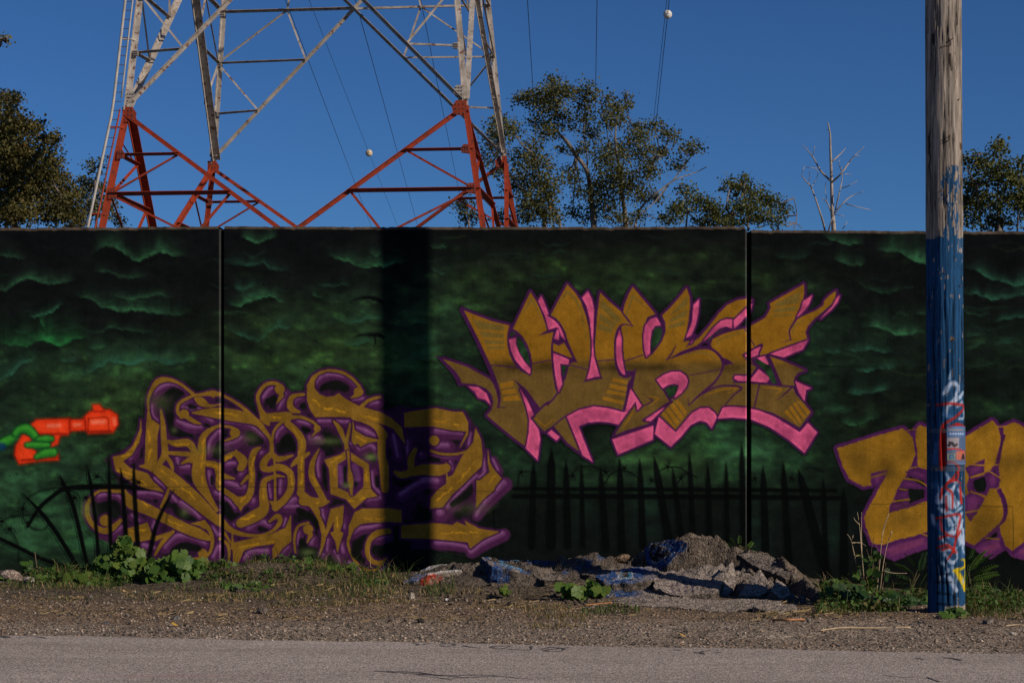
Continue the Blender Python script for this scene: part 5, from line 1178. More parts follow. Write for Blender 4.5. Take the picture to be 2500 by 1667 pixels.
# ladder along the near left leg
lad = put('ladder', None, None, tower)
def lp(dz, off):
    q = leg('A', dz) + Vector((-off, -.20, 0)); return q
zs_ = np.linspace(-ZK, 12, 40)
V, F = tube([lp(z, .44) for z in zs_], .048, 6); put('rail', py_mesh('rail', V, F, smooth=True), M_galv, lad)
V, F = tube([lp(z, .20) for z in zs_ if z <= .05] + [lp(.05, .20)], .030, 6); put('rail', py_mesh('rail', V, F, smooth=True), M_red, lad)
V, F = tube([lp(z, .20) for z in zs_ if z > .05], .030, 6); put('rail', py_mesh('rail', V, F, smooth=True), M_galv, lad)
z = -6.0
V, F = tube([Vector((0, 0, 0)), Vector((.25, 0, 0))], .014, 5); rung_me = py_mesh('rung', V, F); rung_me.materials.append(M_dark)
while z < 6:
    o = put('rung', rung_me, None, lad); o.location = lp(z, .44); z += .30
for dz in (-.55, 2.35, -3.4):
    V, F = tube([lp(dz, .48), lp(dz, .1), leg('A', dz)], .03, 5); put('bracket', py_mesh('bracket', V, F), M_red if dz < 0 else M_white, lad)

# ------------------------------------------------------------------ power lines and marker balls
M_wire = plain_mat('conductor', (.03, .03, .035), (.05, .05, .055), 4, .6)
def cable(a, b, sag, r=.028):
    pts = []
    for i in range(25):
        t = i / 24; p = lerp(a, b, t); p.z -= sag * 4 * t * (1 - t); pts.append(p)
    V, F = tube(pts, r, 4, True); return py_mesh('power_line', V, F), pts
S5 = 2500 / 2352
wires = [((640, -40), (868, 560), 120, 320, 'thick dark power line, leftmost of those crossing the tower', .028), ((694, -40), (931, 565), 150, 270, 'faint power line carrying the low cream marker ball', .022), ((805, -40), (972, 565), 120, 320, 'dark power line just right of the low marker ball', .028), ((958, -40), (1078, 560), 130, 320, 'thin power line passing behind the right tower legs', .026),
         ((1209, -40), (1246, 560), 120, 300, 'power line dropping into the left side of the poplar crown', .026), ((1372, -40), (1362, 560), 120, 300, 'power line dropping into the middle of the poplar crown', .026), ((1541.4, -40), (1477, 560), 120, 260, 'power line carrying the high white marker ball', .026), ((1536, -40), (1470, 560), 122, 262, 'thin power line alongside the one with the white ball', .02)]
for (a, b, d0, d1, lab, r) in wires:
    A_ = P(a[0] * S5, a[1] * S5, d0); B_ = P(b[0] * S5, b[1] * S5, d1)
    me, pts = cable(A_, B_, .0, r)
    put('power_line', me, M_wire, None, lab, 'power line', 'power lines behind the wall')
def ball(px, py, d, rad, lab, c1, c2):
    c = P(px, py, d)
    t = root('marker_ball', c, lab, 'marker ball', 'aerial marker balls on the power lines')
    bm = bmesh.new(); bmesh.ops.create_uvsphere(bm, u_segments=20, v_segments=12, radius=rad)
    for v in bm.verts: v.co += c
    me = bpy.data.meshes.new('shell'); bm.to_mesh(me); bm.free()
    for p in me.polygons: p.use_smooth = True
    put('shell', me, plain_mat('marker_shell', c1, c2, 3, .6), t)
    V, F = [], []
    ring = [c + Vector((math.cos(q) * rad * 1.01, math.sin(q) * rad * 1.01, 0)) for q in np.linspace(0, 6.2832, 25)]
    tube(ring, rad * .05, 4, True, V, F); put('seam_flange', py_mesh('seam_flange', V, F), plain_mat('marker_seam', c1, c2, 3, .6), t)
    for q in (3.9, 4.7, 5.5):
        p0 = c + Vector((math.cos(q) * rad * .86, math.sin(q) * rad * .86, rad * .42)); V, F = tube([p0, p0 + (p0 - c).normalized() * rad * .12], rad * .09, 6); put('bolt', py_mesh('bolt', V, F), M_dark, t)
def on_wire(w, py):
    (a, b, d0, d1, lab, r) = wires[w]
    A_ = P(a[0] * S5, a[1] * S5, d0); B_ = P(b[0] * S5, b[1] * S5, d1)
    lo, hi = 0., 1.
    for _ in range(40):
        m_ = (lo + hi) / 2; p = lerp(A_, B_, m_)
        if YH - (p.z - CAM_H) / p.y * FPX < py: lo = m_
        else: hi = m_
    p = lerp(A_, B_, lo)
    return 1250 + p.x / p.y * FPX, py, p.y
x, y, d = on_wire(1, 374); ball(x, y, d, 8.6 * d / FPX, 'cream marker ball hanging low between the tower braces', (.52, .42, .28), (.62, .52, .36))
x, y, d = on_wire(6, 36); ball(x, y, d, 10.8 * d / FPX, 'white marker ball high in the sky right of the tower', (.62, .60, .56), (.70, .68, .64))
# ------------------------------------------------------------------ trees beyond the wall
M_crown = leaf_mat('poplar_foliage', .30, .50)
M_bark = plain_mat('grey_bark', (.09, .075, .062), (.22, .19, .16), 3, .9, .6, .02, .1, (1, 1, .3))
M_dead = plain_mat('dead_wood', (.22, .19, .17), (.36, .32, .29), 4, .9, .4, .01, .1)
def pz(f, pts, d, dep=None):
    out = []
    for i, p in enumerate(f([q[:2] for q in pts])):
        out.append(P(p[0], p[1], d + (dep[i] if dep else 0)))
    return out
def tree(name, label, d, f, sc, limbs, clumps, leaf=.13, dens=1.5, palette=None, group='trees beyond the wall', thick=1.0):
    """limbs: lists of (x, y, width px); clumps: (x, y, rx, ry); all in enlarged-crop coordinates, d = distance"""
    b = f([limbs[0][0][:2]])[0]
    g = P(b[0], b[1], d); g.z = -.25
    t = root(name, g, label, 'tree', group)
    V, F = [], []
    first = True
    for L in limbs:
        jit = [0.0] + [random.uniform(-1.2, 1.2) for _ in L[1:]]
        pts = pz(f, L, d, jit)
        rad = [max(.018, q[2] / sc * d / FPX / 2 * thick) for q in L]
        if first:
            pts = [Vector((pts[0].x * 1.0, d, -.3))] + pts; rad = [rad[0] * 1.35] + rad; first = False
        q = catmull([tuple(p) + (r,) for p, r in zip(pts, rad)], 4)
        tube([Vector(p[:3]) for p in q], [float(p[3]) for p in q], 6, True, V, F)
    # twigs to the clumps
    ends = [P(*f([L[-1][:2]])[0], d) for L in limbs] + [P(*f([L[len(L) // 2][:2]])[0], d) for L in limbs]
    C3 = []
    for (cx, cy, rx, ry) in clumps:
        c = f([(cx, cy)])[0]
        rxm = rx / sc * d / FPX * 1.06; rym = ry / sc * d / FPX * 1.06
        C3.append((P(c[0], c[1], d + random.uniform(-1.6, 1.6)), rxm, rym, math.pi * rx * ry / sc / sc))
    for (c, rxm, rym, ar) in C3:
        e = min(ends, key=lambda q: (q - c).length)
        if (e - c).length < 4:
            m = lerp(e, c, .5) + Vector((0, 0, -.15)); tube([e, m, c, c + Vector((random.uniform(-.3, .3), 0, rym * .6))], [.035, .03, .02, .01], 4, True, V, F)
    put('trunk', py_mesh('trunk', V, F, smooth=True), M_bark, t)
    P_, S_, Q_ = [], [], []
    for (c, rxm, rym, ar) in C3:
        n = int(ar / 5.6 * dens * random.uniform(.8, 1.2)) + 8
        ns = max(3, n // 20)
        u = rng.normal(size=(ns, 3)); u /= np.linalg.norm(u, axis=1)[:, None]
        r_ = rng.random(ns) ** .40
        sub = u * r_[:, None] * np.array([rxm, max(rxm, rym) * .9, rym])
        k = rng.integers(0, ns, n)
        spread = .40 * min(rxm, rym) + .10
        pos = np.array(c) + sub[k] + rng.normal(size=(n, 3)) * spread * np.array([.8, .8, .65])
        P_.append(pos); tone = rng.random(ns)[k] * .5 + rng.random(n) * .5
        Q_.append(tone); S_.append(leaf * (.45 + .55 * rng.random(n) ** 1.5))
    pos = np.concatenate(P_); tone = np.concatenate(Q_); s = np.concatenate(S_); n = len(pos)
    a = rng.normal(size=(n, 3)); a[:, 2] -= .5; a /= np.linalg.norm(a, axis=1)[:, None]
    bb = rng.normal(size=(n, 3)); w = np.cross(a, bb); w /= np.linalg.norm(w, axis=1)[:, None] + 1e-9
    nn = np.cross(a, w)
    tip = pos + a * s[:, None] * .6; bot = pos - a * s[:, None] * .5
    l_ = pos + w * s[:, None] * .42 + nn * s[:, None] * .10; r2 = pos - w * s[:, None] * .42 + nn * s[:, None] * .10
    V = np.stack([bot, r2, tip, l_], 1).reshape(-1, 3)
    F = np.stack([np.arange(n) * 4 + k for k in range(4)], -1)
    pal = np.array(palette or [(.045, .056, .018), (.088, .094, .031), (.135, .132, .050), (.15, .120, .046)])
    ti = tone * (len(pal) - 1.4); i0 = np.floor(ti).astype(int); fr = (ti - i0)[:, None]
    cc = pal[i0] * (1 - fr) + pal[np.minimum(i0 + 1, len(pal) - 1)] * fr
    odd = rng.random(n) < .012; cc[odd] = (.22, .10, .02)
    put('crown', np_mesh('crown', V, F, np.repeat(cc, 4, 0)), M_crown, t)
    return t
ZT3 = Z(1100, 150, 2.613); ZT1 = Z(0, 0, 2.8); ZT4 = Z(1900, 0, 2.613)
tree('poplar_tree', 'tall open-crowned poplar with pale leaning limbs, largest tree right of the tower', 84, ZT3, 2.613,
     [[(915,1080,40),(905,950,36),(895,850,34),(870,700,30),(800,600,28),(740,510,24),(690,460,16),(640,400,8)], [(1120,1080,36),(1110,950,32),(1095,850,26),(1080,700,22),(1050,500,14),(1075,250,8)], [(1170,1080,18),(1195,980,16),(1235,910,14),(1310,845,12),(1400,775,10),(1470,740,8),(1560,710,6),(1640,670,3)], [(1250,760,16),(1280,690,14),(1310,610,10),(1350,600,6)], [(870,700,12),(870,600,10),(850,450,8),(860,330,6)], [(1090,360,5),(1110,290,7),(1130,190,4)], [(1420,760,10),(1480,680,8),(1540,600,6)], [(690,460,8),(680,330,7),(650,200,5)], [(1020,600,8),(990,400,6),(960,270,4)]],
     [(560,235,140,52),(740,190,70,50),(880,190,62,52),(645,110,30,26),(650,180,80,50),(450,250,70,42),(620,290,100,55),(580,390,70,50),(620,460,90,45),(720,370,85,60),(860,290,52,60),(840,390,80,50),(900,460,70,50),(990,235,42,32),(1000,345,65,52),(1060,310,45,62),(1115,240,36,42),(1130,285,26,36),(1080,390,55,42),(1180,430,52,42),(1300,415,65,38),(1395,465,56,50),(1220,495,90,52),(1100,550,100,62),(980,590,95,60),(1040,670,115,70),(1230,590,82,52),(1350,585,66,36),(1480,560,42,40),(1570,540,46,40),(1440,655,75,36),(1250,690,95,52),(1100,770,120,72),(960,790,85,70),(760,690,56,38),(830,555,56,36),(720,555,38,30),(770,755,66,36),(840,850,66,46),(1000,890,105,62),(1200,845,88,52),(1310,865,46,30),(900,975,95,52),(1080,1000,100,46),(1200,985,46,42),(780,960,46,46)], .15, 1.35)
tree('poplar_tree', 'leafy poplar half hidden behind the right tower leg', 82, ZT3, 2.613,
     [[(600,1090,30),(585,1000,26),(560,950,24),(480,830,20),(430,790,18),(380,730,12),(300,600,6)], [(700,1080,20),(690,1000,16),(620,880,12),(560,700,8),(520,580,5)], [(120,1080,14),(110,980,10),(90,900,6)]],
     [(330,400,72,52),(400,455,50,56),(280,495,70,60),(260,560,46,40),(520,555,56,56),(560,640,72,56),(440,615,80,62),(560,755,105,72),(440,775,95,72),(640,815,62,56),(560,895,120,66),(480,975,100,56),(640,985,72,50),(300,700,46,46),(95,925,66,46),(130,1000,56,42),(330,1000,60,40),(230,640,40,40)], .15, 1.5)
tree('poplar_tree', 'low bushy poplar just above the wall between the large poplar and the bare tree', 78, ZT3, 2.613,
     [[(1800,1090,22),(1790,1000,18),(1760,920,12),(1780,820,8)], [(1900,1080,16),(1890,950,12),(1870,800,7)], [(1500,1080,14),(1510,960,10),(1500,830,5)], [(2140,1030,6),(2200,1030,6),(2240,1065,4)], [(2190,1070,6),(2210,980,5),(2190,870,3)]],
     [(1500,825,42,36),(1560,885,62,46),(1480,945,72,46),(1390,1010,75,34),(1640,925,62,46),(1700,980,72,46),(1780,795,52,42),(1860,815,70,52),(1880,738,22,24),(1950,855,72,56),(2040,895,62,46),(2110,950,46,40),(1860,930,100,56),(2000,985,90,50),(1800,1025,100,36),(2100,1030,42,26),(1620,1030,90,30)], .15, 1.6, [(.036, .050, .016), (.075, .088, .026), (.125, .132, .044), (.15, .125, .04)])
tree('poplar_tree', 'green tree standing right of the utility pole', 66, ZT4, 2.613,
     [[(1420,1600,26),(1410,1480,22),(1400,1300,16),(1405,1100,10),(1412,920,4)], [(1300,1560,12),(1290,1400,10),(1270,1180,6)], [(1520,1560,12),(1530,1380,10),(1540,1150,6)]],
     [(1290,1050,62,60),(1410,955,46,50),(1412,900,16,20),(1400,1090,95,70),(1250,1190,56,72),(1500,1150,62,62),(1300,1280,100,70),(1480,1290,90,80),(1250,1395,56,46),(1400,1415,100,42),(1560,1050,22,32),(1600,1250,60,100),(1720,1180,110,150),(1700,1400,120,90),(1190,1020,20,46),(1200,1300,36,60)], .155, 1.5, [(.036, .050, .016), (.075, .088, .026), (.125, .132, .044), (.15, .125, .04)])
tree('broadleaf_tree', 'large brownish green tree at the left edge beyond the wall', 68, ZT1, 2.8,
     [[(100,1640,40),(100,1450,34),(90,1200,24),(80,950,14),(60,720,6)], [(200,1600,10),(230,1350,8),(290,1100,6),(310,960,3)], [(100,1300,14),(30,1100,10),(-60,900,6)]],
     [(45,690,75,50),(110,670,30,32),(60,830,115,95),(200,870,62,52),(258,850,36,40),(300,960,66,52),(375,960,36,46),(90,1040,165,110),(340,1090,70,62),(240,1190,150,92),(60,1290,140,120),(415,1215,46,46),(300,1390,160,90),(100,1470,160,65),(440,1350,80,62),(400,1480,110,46),(490,1430,80,70),(520,1510,100,50),(470,1290,60,60),(30,1150,120,120),(180,1050,110,80),(20,940,100,100),(180,1320,140,110),(320,1250,100,80),(20,1450,120,80),(-150,900,170,240),(-200,1300,170,200)], .15, 1.5, [(.046, .048, .015), (.086, .080, .025), (.130, .112, .038), (.155, .105, .034)])
tree('broadleaf_tree', 'smaller tree behind the foot of the tower ladder', 78, ZT1, 2.8,
     [[(660,1640,20),(655,1450,16),(650,1250,10),(690,1110,4)]],
     [(650,1140,46,46),(700,1100,20,24),(600,1245,56,46),(660,1300,66,66),(555,1330,62,46),(640,1430,75,56),(740,1440,46,66),(540,1450,66,56),(820,1520,55,18),(800,1480,20,30)], .15, 1.4)
# a bough of a tree that stands outside the left edge
tree('broadleaf_tree', 'tip of a leafy branch entering at the upper left edge', 60, ZT1, 2.8,
     [[(-900,1700,40),(-850,1200,34),(-600,700,20),(-300,400,12),(-100,300,8),(10,262,4),(45,255,3)]], [(18,255,26,14),(36,272,16,22),(-60,280,60,30),(-250,380,120,70),(-450,500,150,100)], .14, 1.2)
# bare dead tree
tr = root('dead_tree', (P(2037, 560, 72).x, 72, -.25), 'bare pale dead tree with forked branches left of the pole', 'tree')
V, F = tube([Vector((P(2037, 560, 72).x, 72, -.3))] + [Vector(p) for p in catmull(pz(ZT4, [(357,1500),(350,1400),(345,1350),(340,1150),(333,950),(330,850),(315,780)], 72), 3)], [.13] + list(np.linspace(.10, .02, 19)), 7)
put('trunk', py_mesh('trunk', V, F, smooth=True), M_dead, tr)
for L, r0 in (([(330,1150),(270,1090),(220,1000),(155,925)], .07), ([(345,1030),(400,980),(430,945)], .05), ([(345,1160),(400,1110),(450,1040),(490,990),(550,935)], .06), ([(300,1560),(295,1460),(265,1350),(220,1220),(200,1180),(150,1120),(170,1060)], .07), ([(345,1370),(310,1290),(275,1265)], .05), ([(350,1370),(420,1290),(470,1250),(545,1222)], .05), ([(430,1300),(500,1320),(595,1340)], .035), ([(365,1340),(390,1230),(410,1130),(400,1060)], .045), ([(320,1480),(335,1420),(350,1380)], .05), ([(410,1200),(450,1185),(505,1155)], .03),
              ([(450,1040),(485,995),(520,996)], .025), ([(215,1000),(230,960),(232,930)], .02), ([(250,1075),(200,1070),(175,1065)], .022), ([(215,1190),(240,1150),(255,1100),(240,1085)], .022), ([(310,1290),(300,1200),(305,1160)], .02), ([(410,1460),(425,1440),(440,1410)], .03), ([(355,1370),(400,1375),(425,1382)], .02), ([(400,1090),(385,1040),(395,1020)], .02), ([(190,1180),(200,1130),(195,1090)], .02), ([(325,830),(308,828)], .02), ([(425,1115),(440,1110),(465,1115)], .018)):
    pts = [Vector(p) for p in catmull(pz(ZT4, L, 72, [0] + [random.uniform(-.8, .8) for _ in L[1:]]), 3)]
    V, F = tube(pts, list(np.linspace(r0 * .7, .010, len(pts))), 5); put('branch', py_mesh('branch', V, F, smooth=True), M_dead, tr)
# dead twigs sticking up from the large poplar and by the low one
M_twig = M_dead
# ------------------------------------------------------------------ heap of broken asphalt
def asph_mat():
    m, nt, bs, out = new_mat('broken_asphalt')
    at = nd(nt, 'ShaderNodeAttribute', attribute_name='Col'); v = objco(nt)
    vo = nd(nt, 'ShaderNodeTexVoronoi'); vo.inputs['Scale'].default_value = 62; nt.links.new(v, vo.inputs['Vector'])
    g = ramp(nt, vo.outputs['Color'], [(0.0, .35), (.5, .95), (1.0, 1.75)])
    n = noise(nt, 24, 6, .75, v)
    cr = nd(nt, 'ShaderNodeTexVoronoi', feature='DISTANCE_TO_EDGE'); cr.inputs['Scale'].default_value = 6.5
    wv = nd(nt, 'ShaderNodeMix', data_type='VECTOR'); wv.inputs['Factor'].default_value = .12
    nn_ = nd(nt, 'ShaderNodeTexNoise'); nn_.inputs['Scale'].default_value = 9; nt.links.new(v, nn_.inputs['Vector'])
    nt.links.new(v, wv.inputs[4]); nt.links.new(nn_.outputs['Color'], wv.inputs[5]); nt.links.new(wv.outputs[1], cr.inputs['Vector'])
    ck = ramp(nt, cr.outputs['Distance'], [(0.0, .25), (.035, 1.0)])
    c = mixc(nt, at.outputs['Color'], g, .85, 'MULTIPLY'); c = mixc(nt, c, ramp(nt, n, [(.3, .6), (.7, 1.35)]), 1.0, 'MULTIPLY'); c = mixc(nt, c, ck, .8, 'MULTIPLY')
    nt.links.new(c, bs.inputs['Base Color']); bs.inputs['Roughness'].default_value = .95; bs.inputs['Specular IOR Level'].default_value = .1
    h = mixc(nt, mixc(nt, vo.outputs['Distance'], n, .6), ck, .6, 'MULTIPLY')
    bump(nt, bs, h, 1.0, .03)
    return m
M_asph = asph_mat()
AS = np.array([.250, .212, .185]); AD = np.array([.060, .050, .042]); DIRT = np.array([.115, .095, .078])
mx = np.arange(-1.55, 3.75, .022); my = np.arange(15.6, 19.24, .022)
MX, MY = np.meshgrid(mx, my)
Zb = gz(MX, MY)
def gauss(x, y, sx, sy, h): return h * np.exp(-((MX - x) / sx) ** 2 - ((MY - y) / sy) ** 2)
def crest(line, near, far, jag):
    """ridge line of (px, py, d): steep towards the camera side, gentle behind"""
    pts = np.array([tuple(P(*q)) for q in line])
    best = np.full(MX.shape, 1e9); zc = np.zeros(MX.shape); sd = np.zeros(MX.shape)
    for i in range(len(pts) - 1):
        a, b = pts[i], pts[i + 1]; e = b - a; L = e[0] ** 2 + e[1] ** 2 + 1e-9
        t = np.clip(((MX - a[0]) * e[0] + (MY - a[1]) * e[1]) / L, 0, 1)
        dx = MX - a[0] - t * e[0]; dy = MY - a[1] - t * e[1]; d = np.hypot(dx, dy)
        m_ = d < best; best = np.where(m_, d, best); zc = np.where(m_, a[2] + t * e[2], zc); sd = np.where(m_, e[0] * dy - e[1] * dx, sd)
    slope = np.where(sd > 0, far, near)
    return zc - slope * best + (fbm(MX * 7, MY * 7, 91, 3) - .5) * jag
h = Zb - .02
lump = (fbm(MX * 3.2, MY * 3.2, 81, 4) - .45)
h = np.maximum(h, Zb + gauss(.25, 18.2, .95, .55, .20) + gauss(.95, 18.5, .35, .35, .14) + gauss(-.55, 18.1, .55, .45, .08) + lump * .16 * np.exp(-((MX - .5) / 1.3) ** 2 - ((MY - 18.0) / .8) ** 2) - .05)
r1 = crest([(1575,1345,18.75),(1640,1312,18.8),(1690,1302,18.75),(1745,1304,18.7),(1780,1334,18.6),(1870,1353,18.3),(1900,1352,18.0),(1925,1385,17.6),(1985,1432,17.0),(2050,1474,16.5),(2090,1492,16.2)], 1.9, .75, .10)
h = np.maximum(h, r1)
r2 = crest([(1600,1398,17.75),(1680,1386,17.8),(1780,1380,17.8),(1830,1402,17.6),(1900,1430,17.1),(1960,1462,16.7)], .42, .9, .07)      # the heaved sheet in front
h = np.maximum(h, r2)
r3 = crest([(1330,1390,18.0),(1372,1352,18.2),(1420,1372,18.2),(1470,1392,17.9)], 1.4, 1.2, .12)
h = np.maximum(h, r3)
# shattered blocks: terraces with steep little faces
core = sstep(.02, .14, h - Zb)
def blocks(n, seed, amp, tilt, gap):
    r_ = np.random.default_rng(seed); cx = r_.uniform(mx[0], mx[-1], n); cy = r_.uniform(my[0], my[-1], n)
    hh = r_.uniform(-1, 1, n) * amp; tx = r_.normal(0, tilt, n); ty = r_.normal(0, tilt, n)
    wxn = MX + .10 * (fbm(MX * 5, MY * 5, seed + 1, 3) - .5); wyn = MY + .10 * (fbm(MX * 5 + 9, MY * 5, seed + 2, 3) - .5)
    f1 = np.full(MX.shape, 1e9); f2 = f1.copy(); id_ = np.zeros(MX.shape, int)
    for k in range(n):
        d = np.hypot(wxn - cx[k], (wyn - cy[k]) * 1.3); m_ = d < f1
        f2 = np.where(m_, f1, np.minimum(f2, d)); f1 = np.where(m_, d, f1); id_ = np.where(m_, k, id_)
    return hh[id_] + tx[id_] * (MX - cx[id_]) + ty[id_] * (MY - cy[id_]) - gap * np.clip(1 - (f2 - f1) / .035, 0, 1)
b1_ = blocks(190, 5, .014, .09, .03); b2_ = blocks(620, 6, .010, .18, .022)
h = h + core * (b1_ + b2_ + (fbm(MX * 22, MY * 22, 98, 3) - .5) * .03)
near_pole = np.hypot(MX - 3.73, MY - 15.9) < .5
h = np.where(near_pole, Zb - .03, h)
edge = sstep(mx[0], mx[0] + .15, MX) * sstep(mx[-1], mx[-1] - .15, MX) * sstep(my[0], my[0] + .2, MY)
h = Zb - .03 + (h - Zb + .03) * edge
# colours: pale weathered top of the sheet, dark broken faces and earth; blue spray on some of it
sheet = (r2 > h - .10) * sstep(1480 - 1250, 1640 - 1250, (MX / MY) * FPX) * sstep(.0, .06, h - Zb)
sheet = sheet * np.clip(.35 + 1.2 * fbm(MX * 2.4, MY * 2.4, 101, 3), 0, 1)
c = DIRT * (.55 + .9 * fbm(MX * 6, MY * 6, 103, 4))[..., None]
c = c * (1 - sheet[..., None]) + (AS * (.8 + .4 * fbm(MX * 10, MY * 10, 104, 3))[..., None]) * sheet[..., None]
ridge_top = np.clip(1 - np.abs(h - r1) / .05, 0, 1) * sstep(.05, .2, h - Zb) * .7
c = c * (1 - ridge_top[..., None]) + np.array([.16, .125, .095]) * ridge_top[..., None]
ipx = 1250 + MX / MY * FPX; ipy = YH - (h - CAM_H) / MY * FPX
BLU = np.array([.030, .075, .205])
bl = (fbm(ipx / 30, ipy / 14, 105, 3) > .60) & (ipx > 1280) & (ipx < 1480) & (ipy < 1400) & (h - Zb > .05)
bl2 = (ipx > 1560) & (ipx < 1640) & (ipy > 1395) & (ipy < 1440) & (fbm(ipx / 20, ipy / 12, 106, 3) > .55)
c = np.where((bl | bl2)[..., None], BLU * .6 + .02, c)
idx = np.arange(MX.size).reshape(MX.shape)
F = np.stack([idx[:-1, :-1], idx[:-1, 1:], idx[1:, 1:], idx[1:, :-1]], -1).reshape(-1, 4)
keep = ((h - Zb > -.012).reshape(-1)[F]).any(1)
put('rubble_heap', np_mesh('rubble_heap', np.stack([MX, MY, h], -1).reshape(-1, 3), F[keep], c.reshape(-1, 3), smooth=False), M_asph, None, 'long heap of broken asphalt and dirt at the foot of the wall', 'rubble heap')
HEAP = h
def hz(px, d):
    x = (px - 1250) * d / FPX
    return float(HEAP[int(np.clip((d - my[0]) / .022, 0, len(my) - 1)), int(np.clip((x - mx[0]) / .022, 0, len(mx) - 1))]) - .02
def slab(label, top, thick, colf=None, rough=.030, seed=0, rings=22, per=96, sidec=None, warp=.03):
    """broken slab: top outline as (photo x, photo y, distance), extruded down with ragged sides"""
    P3 = [tuple(P(*q)) for q in top]
    n = len(P3)
    # resample the outline
    seg = [np.linspace(P3[i], P3[(i + 1) % n], 12, endpoint=False) for i in range(n)]
    o = np.concatenate(seg); L = np.r_[0, np.cumsum(np.linalg.norm(np.diff(np.r_[o, o[:1]], axis=0), axis=1))]
    tt = np.linspace(0, L[-1], per, endpoint=False)
    oo = np.r_[o, o[:1]]
    B = np.stack([np.interp(tt, L, oo[:, k]) for k in range(3)], -1)
    cen = B.mean(0)
    B = B + (B - cen) * ((fbm(tt * 9, tt * 0, seed + 1, 3) - .5) * .16)[:, None]
    V = [cen[None]]
    for k in range(1, rings + 1):
        V.append(cen + (B - cen) * (k / rings))
    topV = np.concatenate(V)
    topV[:, 2] += (fbm(topV[:, 0] * 2.3 + seed, topV[:, 1] * 2.3, seed + 2, 3) - .5) * warp * 2 + (fbm(topV[:, 0] * 25, topV[:, 1] * 25, seed + 3, 3) - .5) * rough
    ls = topV[-per:]
    sides = []
    for k, fr in enumerate((.12, .4, .7, 1.0)):
        s = ls.copy(); s[:, 2] -= thick * fr
        s[:, :2] += (s[:, :2] - cen[:2]) * ((fbm(tt * 14 + k * 5, tt * 0 + k, seed + 4, 3) - .5) * .10 + .02)[:, None]
        sides.append(s)
    Vall = np.concatenate([topV] + sides)
    F = [(0, 1 + j, 1 + (j + 1) % per) for j in range(per)]
    for k in range(rings - 1 + len(sides)):
        a = 1 + k * per; b = a + per
        for j in range(per): F.append((a + j, b + j, b + (j + 1) % per, a + (j + 1) % per))
    F.append(tuple(Vall.shape[0] - per + j for j in range(per))[::-1])
    px = 1250 + Vall[:, 0] / Vall[:, 1] * FPX; py = YH - (Vall[:, 2] - CAM_H) / Vall[:, 1] * FPX
    nz_ = (.75 + .5 * fbm(Vall[:, 0] * 14, Vall[:, 1] * 14, seed + 6, 3))[:, None]
    c = AS * nz_
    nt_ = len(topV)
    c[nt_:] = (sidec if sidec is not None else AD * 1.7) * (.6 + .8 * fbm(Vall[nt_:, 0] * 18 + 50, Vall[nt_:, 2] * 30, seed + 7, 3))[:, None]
    if colf is not None:
        c0_ = c.copy(); c = colf(c, px, py, np.arange(len(c)) < nt_)
        wear = np.clip((fbm(px / 7, py / 4, seed + 12, 3) - .55) * 6, 0, .8)[:, None]      # paint rubbed off
        c = c * (1 - wear) + c0_ * wear
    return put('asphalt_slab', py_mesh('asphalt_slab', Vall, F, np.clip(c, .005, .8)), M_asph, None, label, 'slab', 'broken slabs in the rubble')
def inpoly(px, py, pts):
    ins = np.zeros(px.shape, bool); n = len(pts)
    for i in range(n):
        (ax, ay), (bx, by) = pts[i], pts[(i + 1) % n]
        if ay != by: ins ^= ((ay > py) != (by > py)) & (px < (bx - ax) * (py - ay) / (by - ay) + ax)
    return ins
def edge_d(px, py, pts):
    d = np.full(px.shape, 1e9); n = len(pts)
    for i in range(n):
        (ax, ay), (bx, by) = pts[i], pts[(i + 1) % n]
        ex, ey = bx - ax, by - ay; t = np.clip(((px - ax) * ex + (py - ay) * ey) / (ex * ex + ey * ey + 1e-9), 0, 1)
        d = np.minimum(d, np.hypot(px - ax - t * ex, py - ay - t * ey))
    return d
WHT = np.array([.30, .36, .44]); CYN = np.array([.035, .15, .27]); BLK3 = np.array([.02, .02, .022])
def c_red(c, px, py, top):
    m_ = ~top & (px > 1018) & (px < 1080) & (fbm(px / 14, py / 10, 3, 3) > .40); c = c.copy(); c[m_] = (.36, .045, .028)
    m2 = top & (px < 1100); c[m2] = np.array([.10, .13, .26]) * (.6 + .9 * fbm(px[m2] / 9, py[m2] / 4, 4, 2))[:, None]
    c[top & (px >= 1040)] = np.array([.42, .41, .42]); return c
slab('grey slab with a red painted broken face, leftmost in the rubble', [(985,1414,17.75),(1010,1400,18.3),(1053,1381,18.6),(1105,1376,18.7),(1162,1378,18.6),(1168,1389,18.0),(1090,1392,17.75),(1045,1399,17.6),(1010,1414,17.6)], .20, c_red, seed=1, sidec=np.array([.17, .145, .12]))
hexo = ZB3([(60,402),(160,384),(290,390),(330,410),(345,470),(240,470),(80,425)])
def c_hex(c, px, py, top):
    c = c.copy(); m_ = top & (fbm(px / 16, py / 8, 7, 2) > .3); c[m_] = BLU
    ed = edge_d(px, py, hexo); ins = inpoly(px, py, hexo)
    c[top & ins] = np.array([.06, .05, .045]); c[top & (ed < 3.6)] = np.array([.08, .20, .34])
    c[~top & (px < 1245)] = BLU * .75; return c
slab('blue painted slab with a pale blue ring, second from the left in the rubble', [(1174,1362,18.2),(1215,1362,18.7),(1290,1364,18.8),(1335,1384,18.5),(1325,1402,17.9),(1262,1394,17.6),(1200,1380,17.6)], .17, c_hex, seed=2)
trap = ZB3([(1060,480),(1140,462),(1165,540),(1030,546)]); trii = ZB3([(1078,490),(1108,472),(1130,528),(1070,532)])
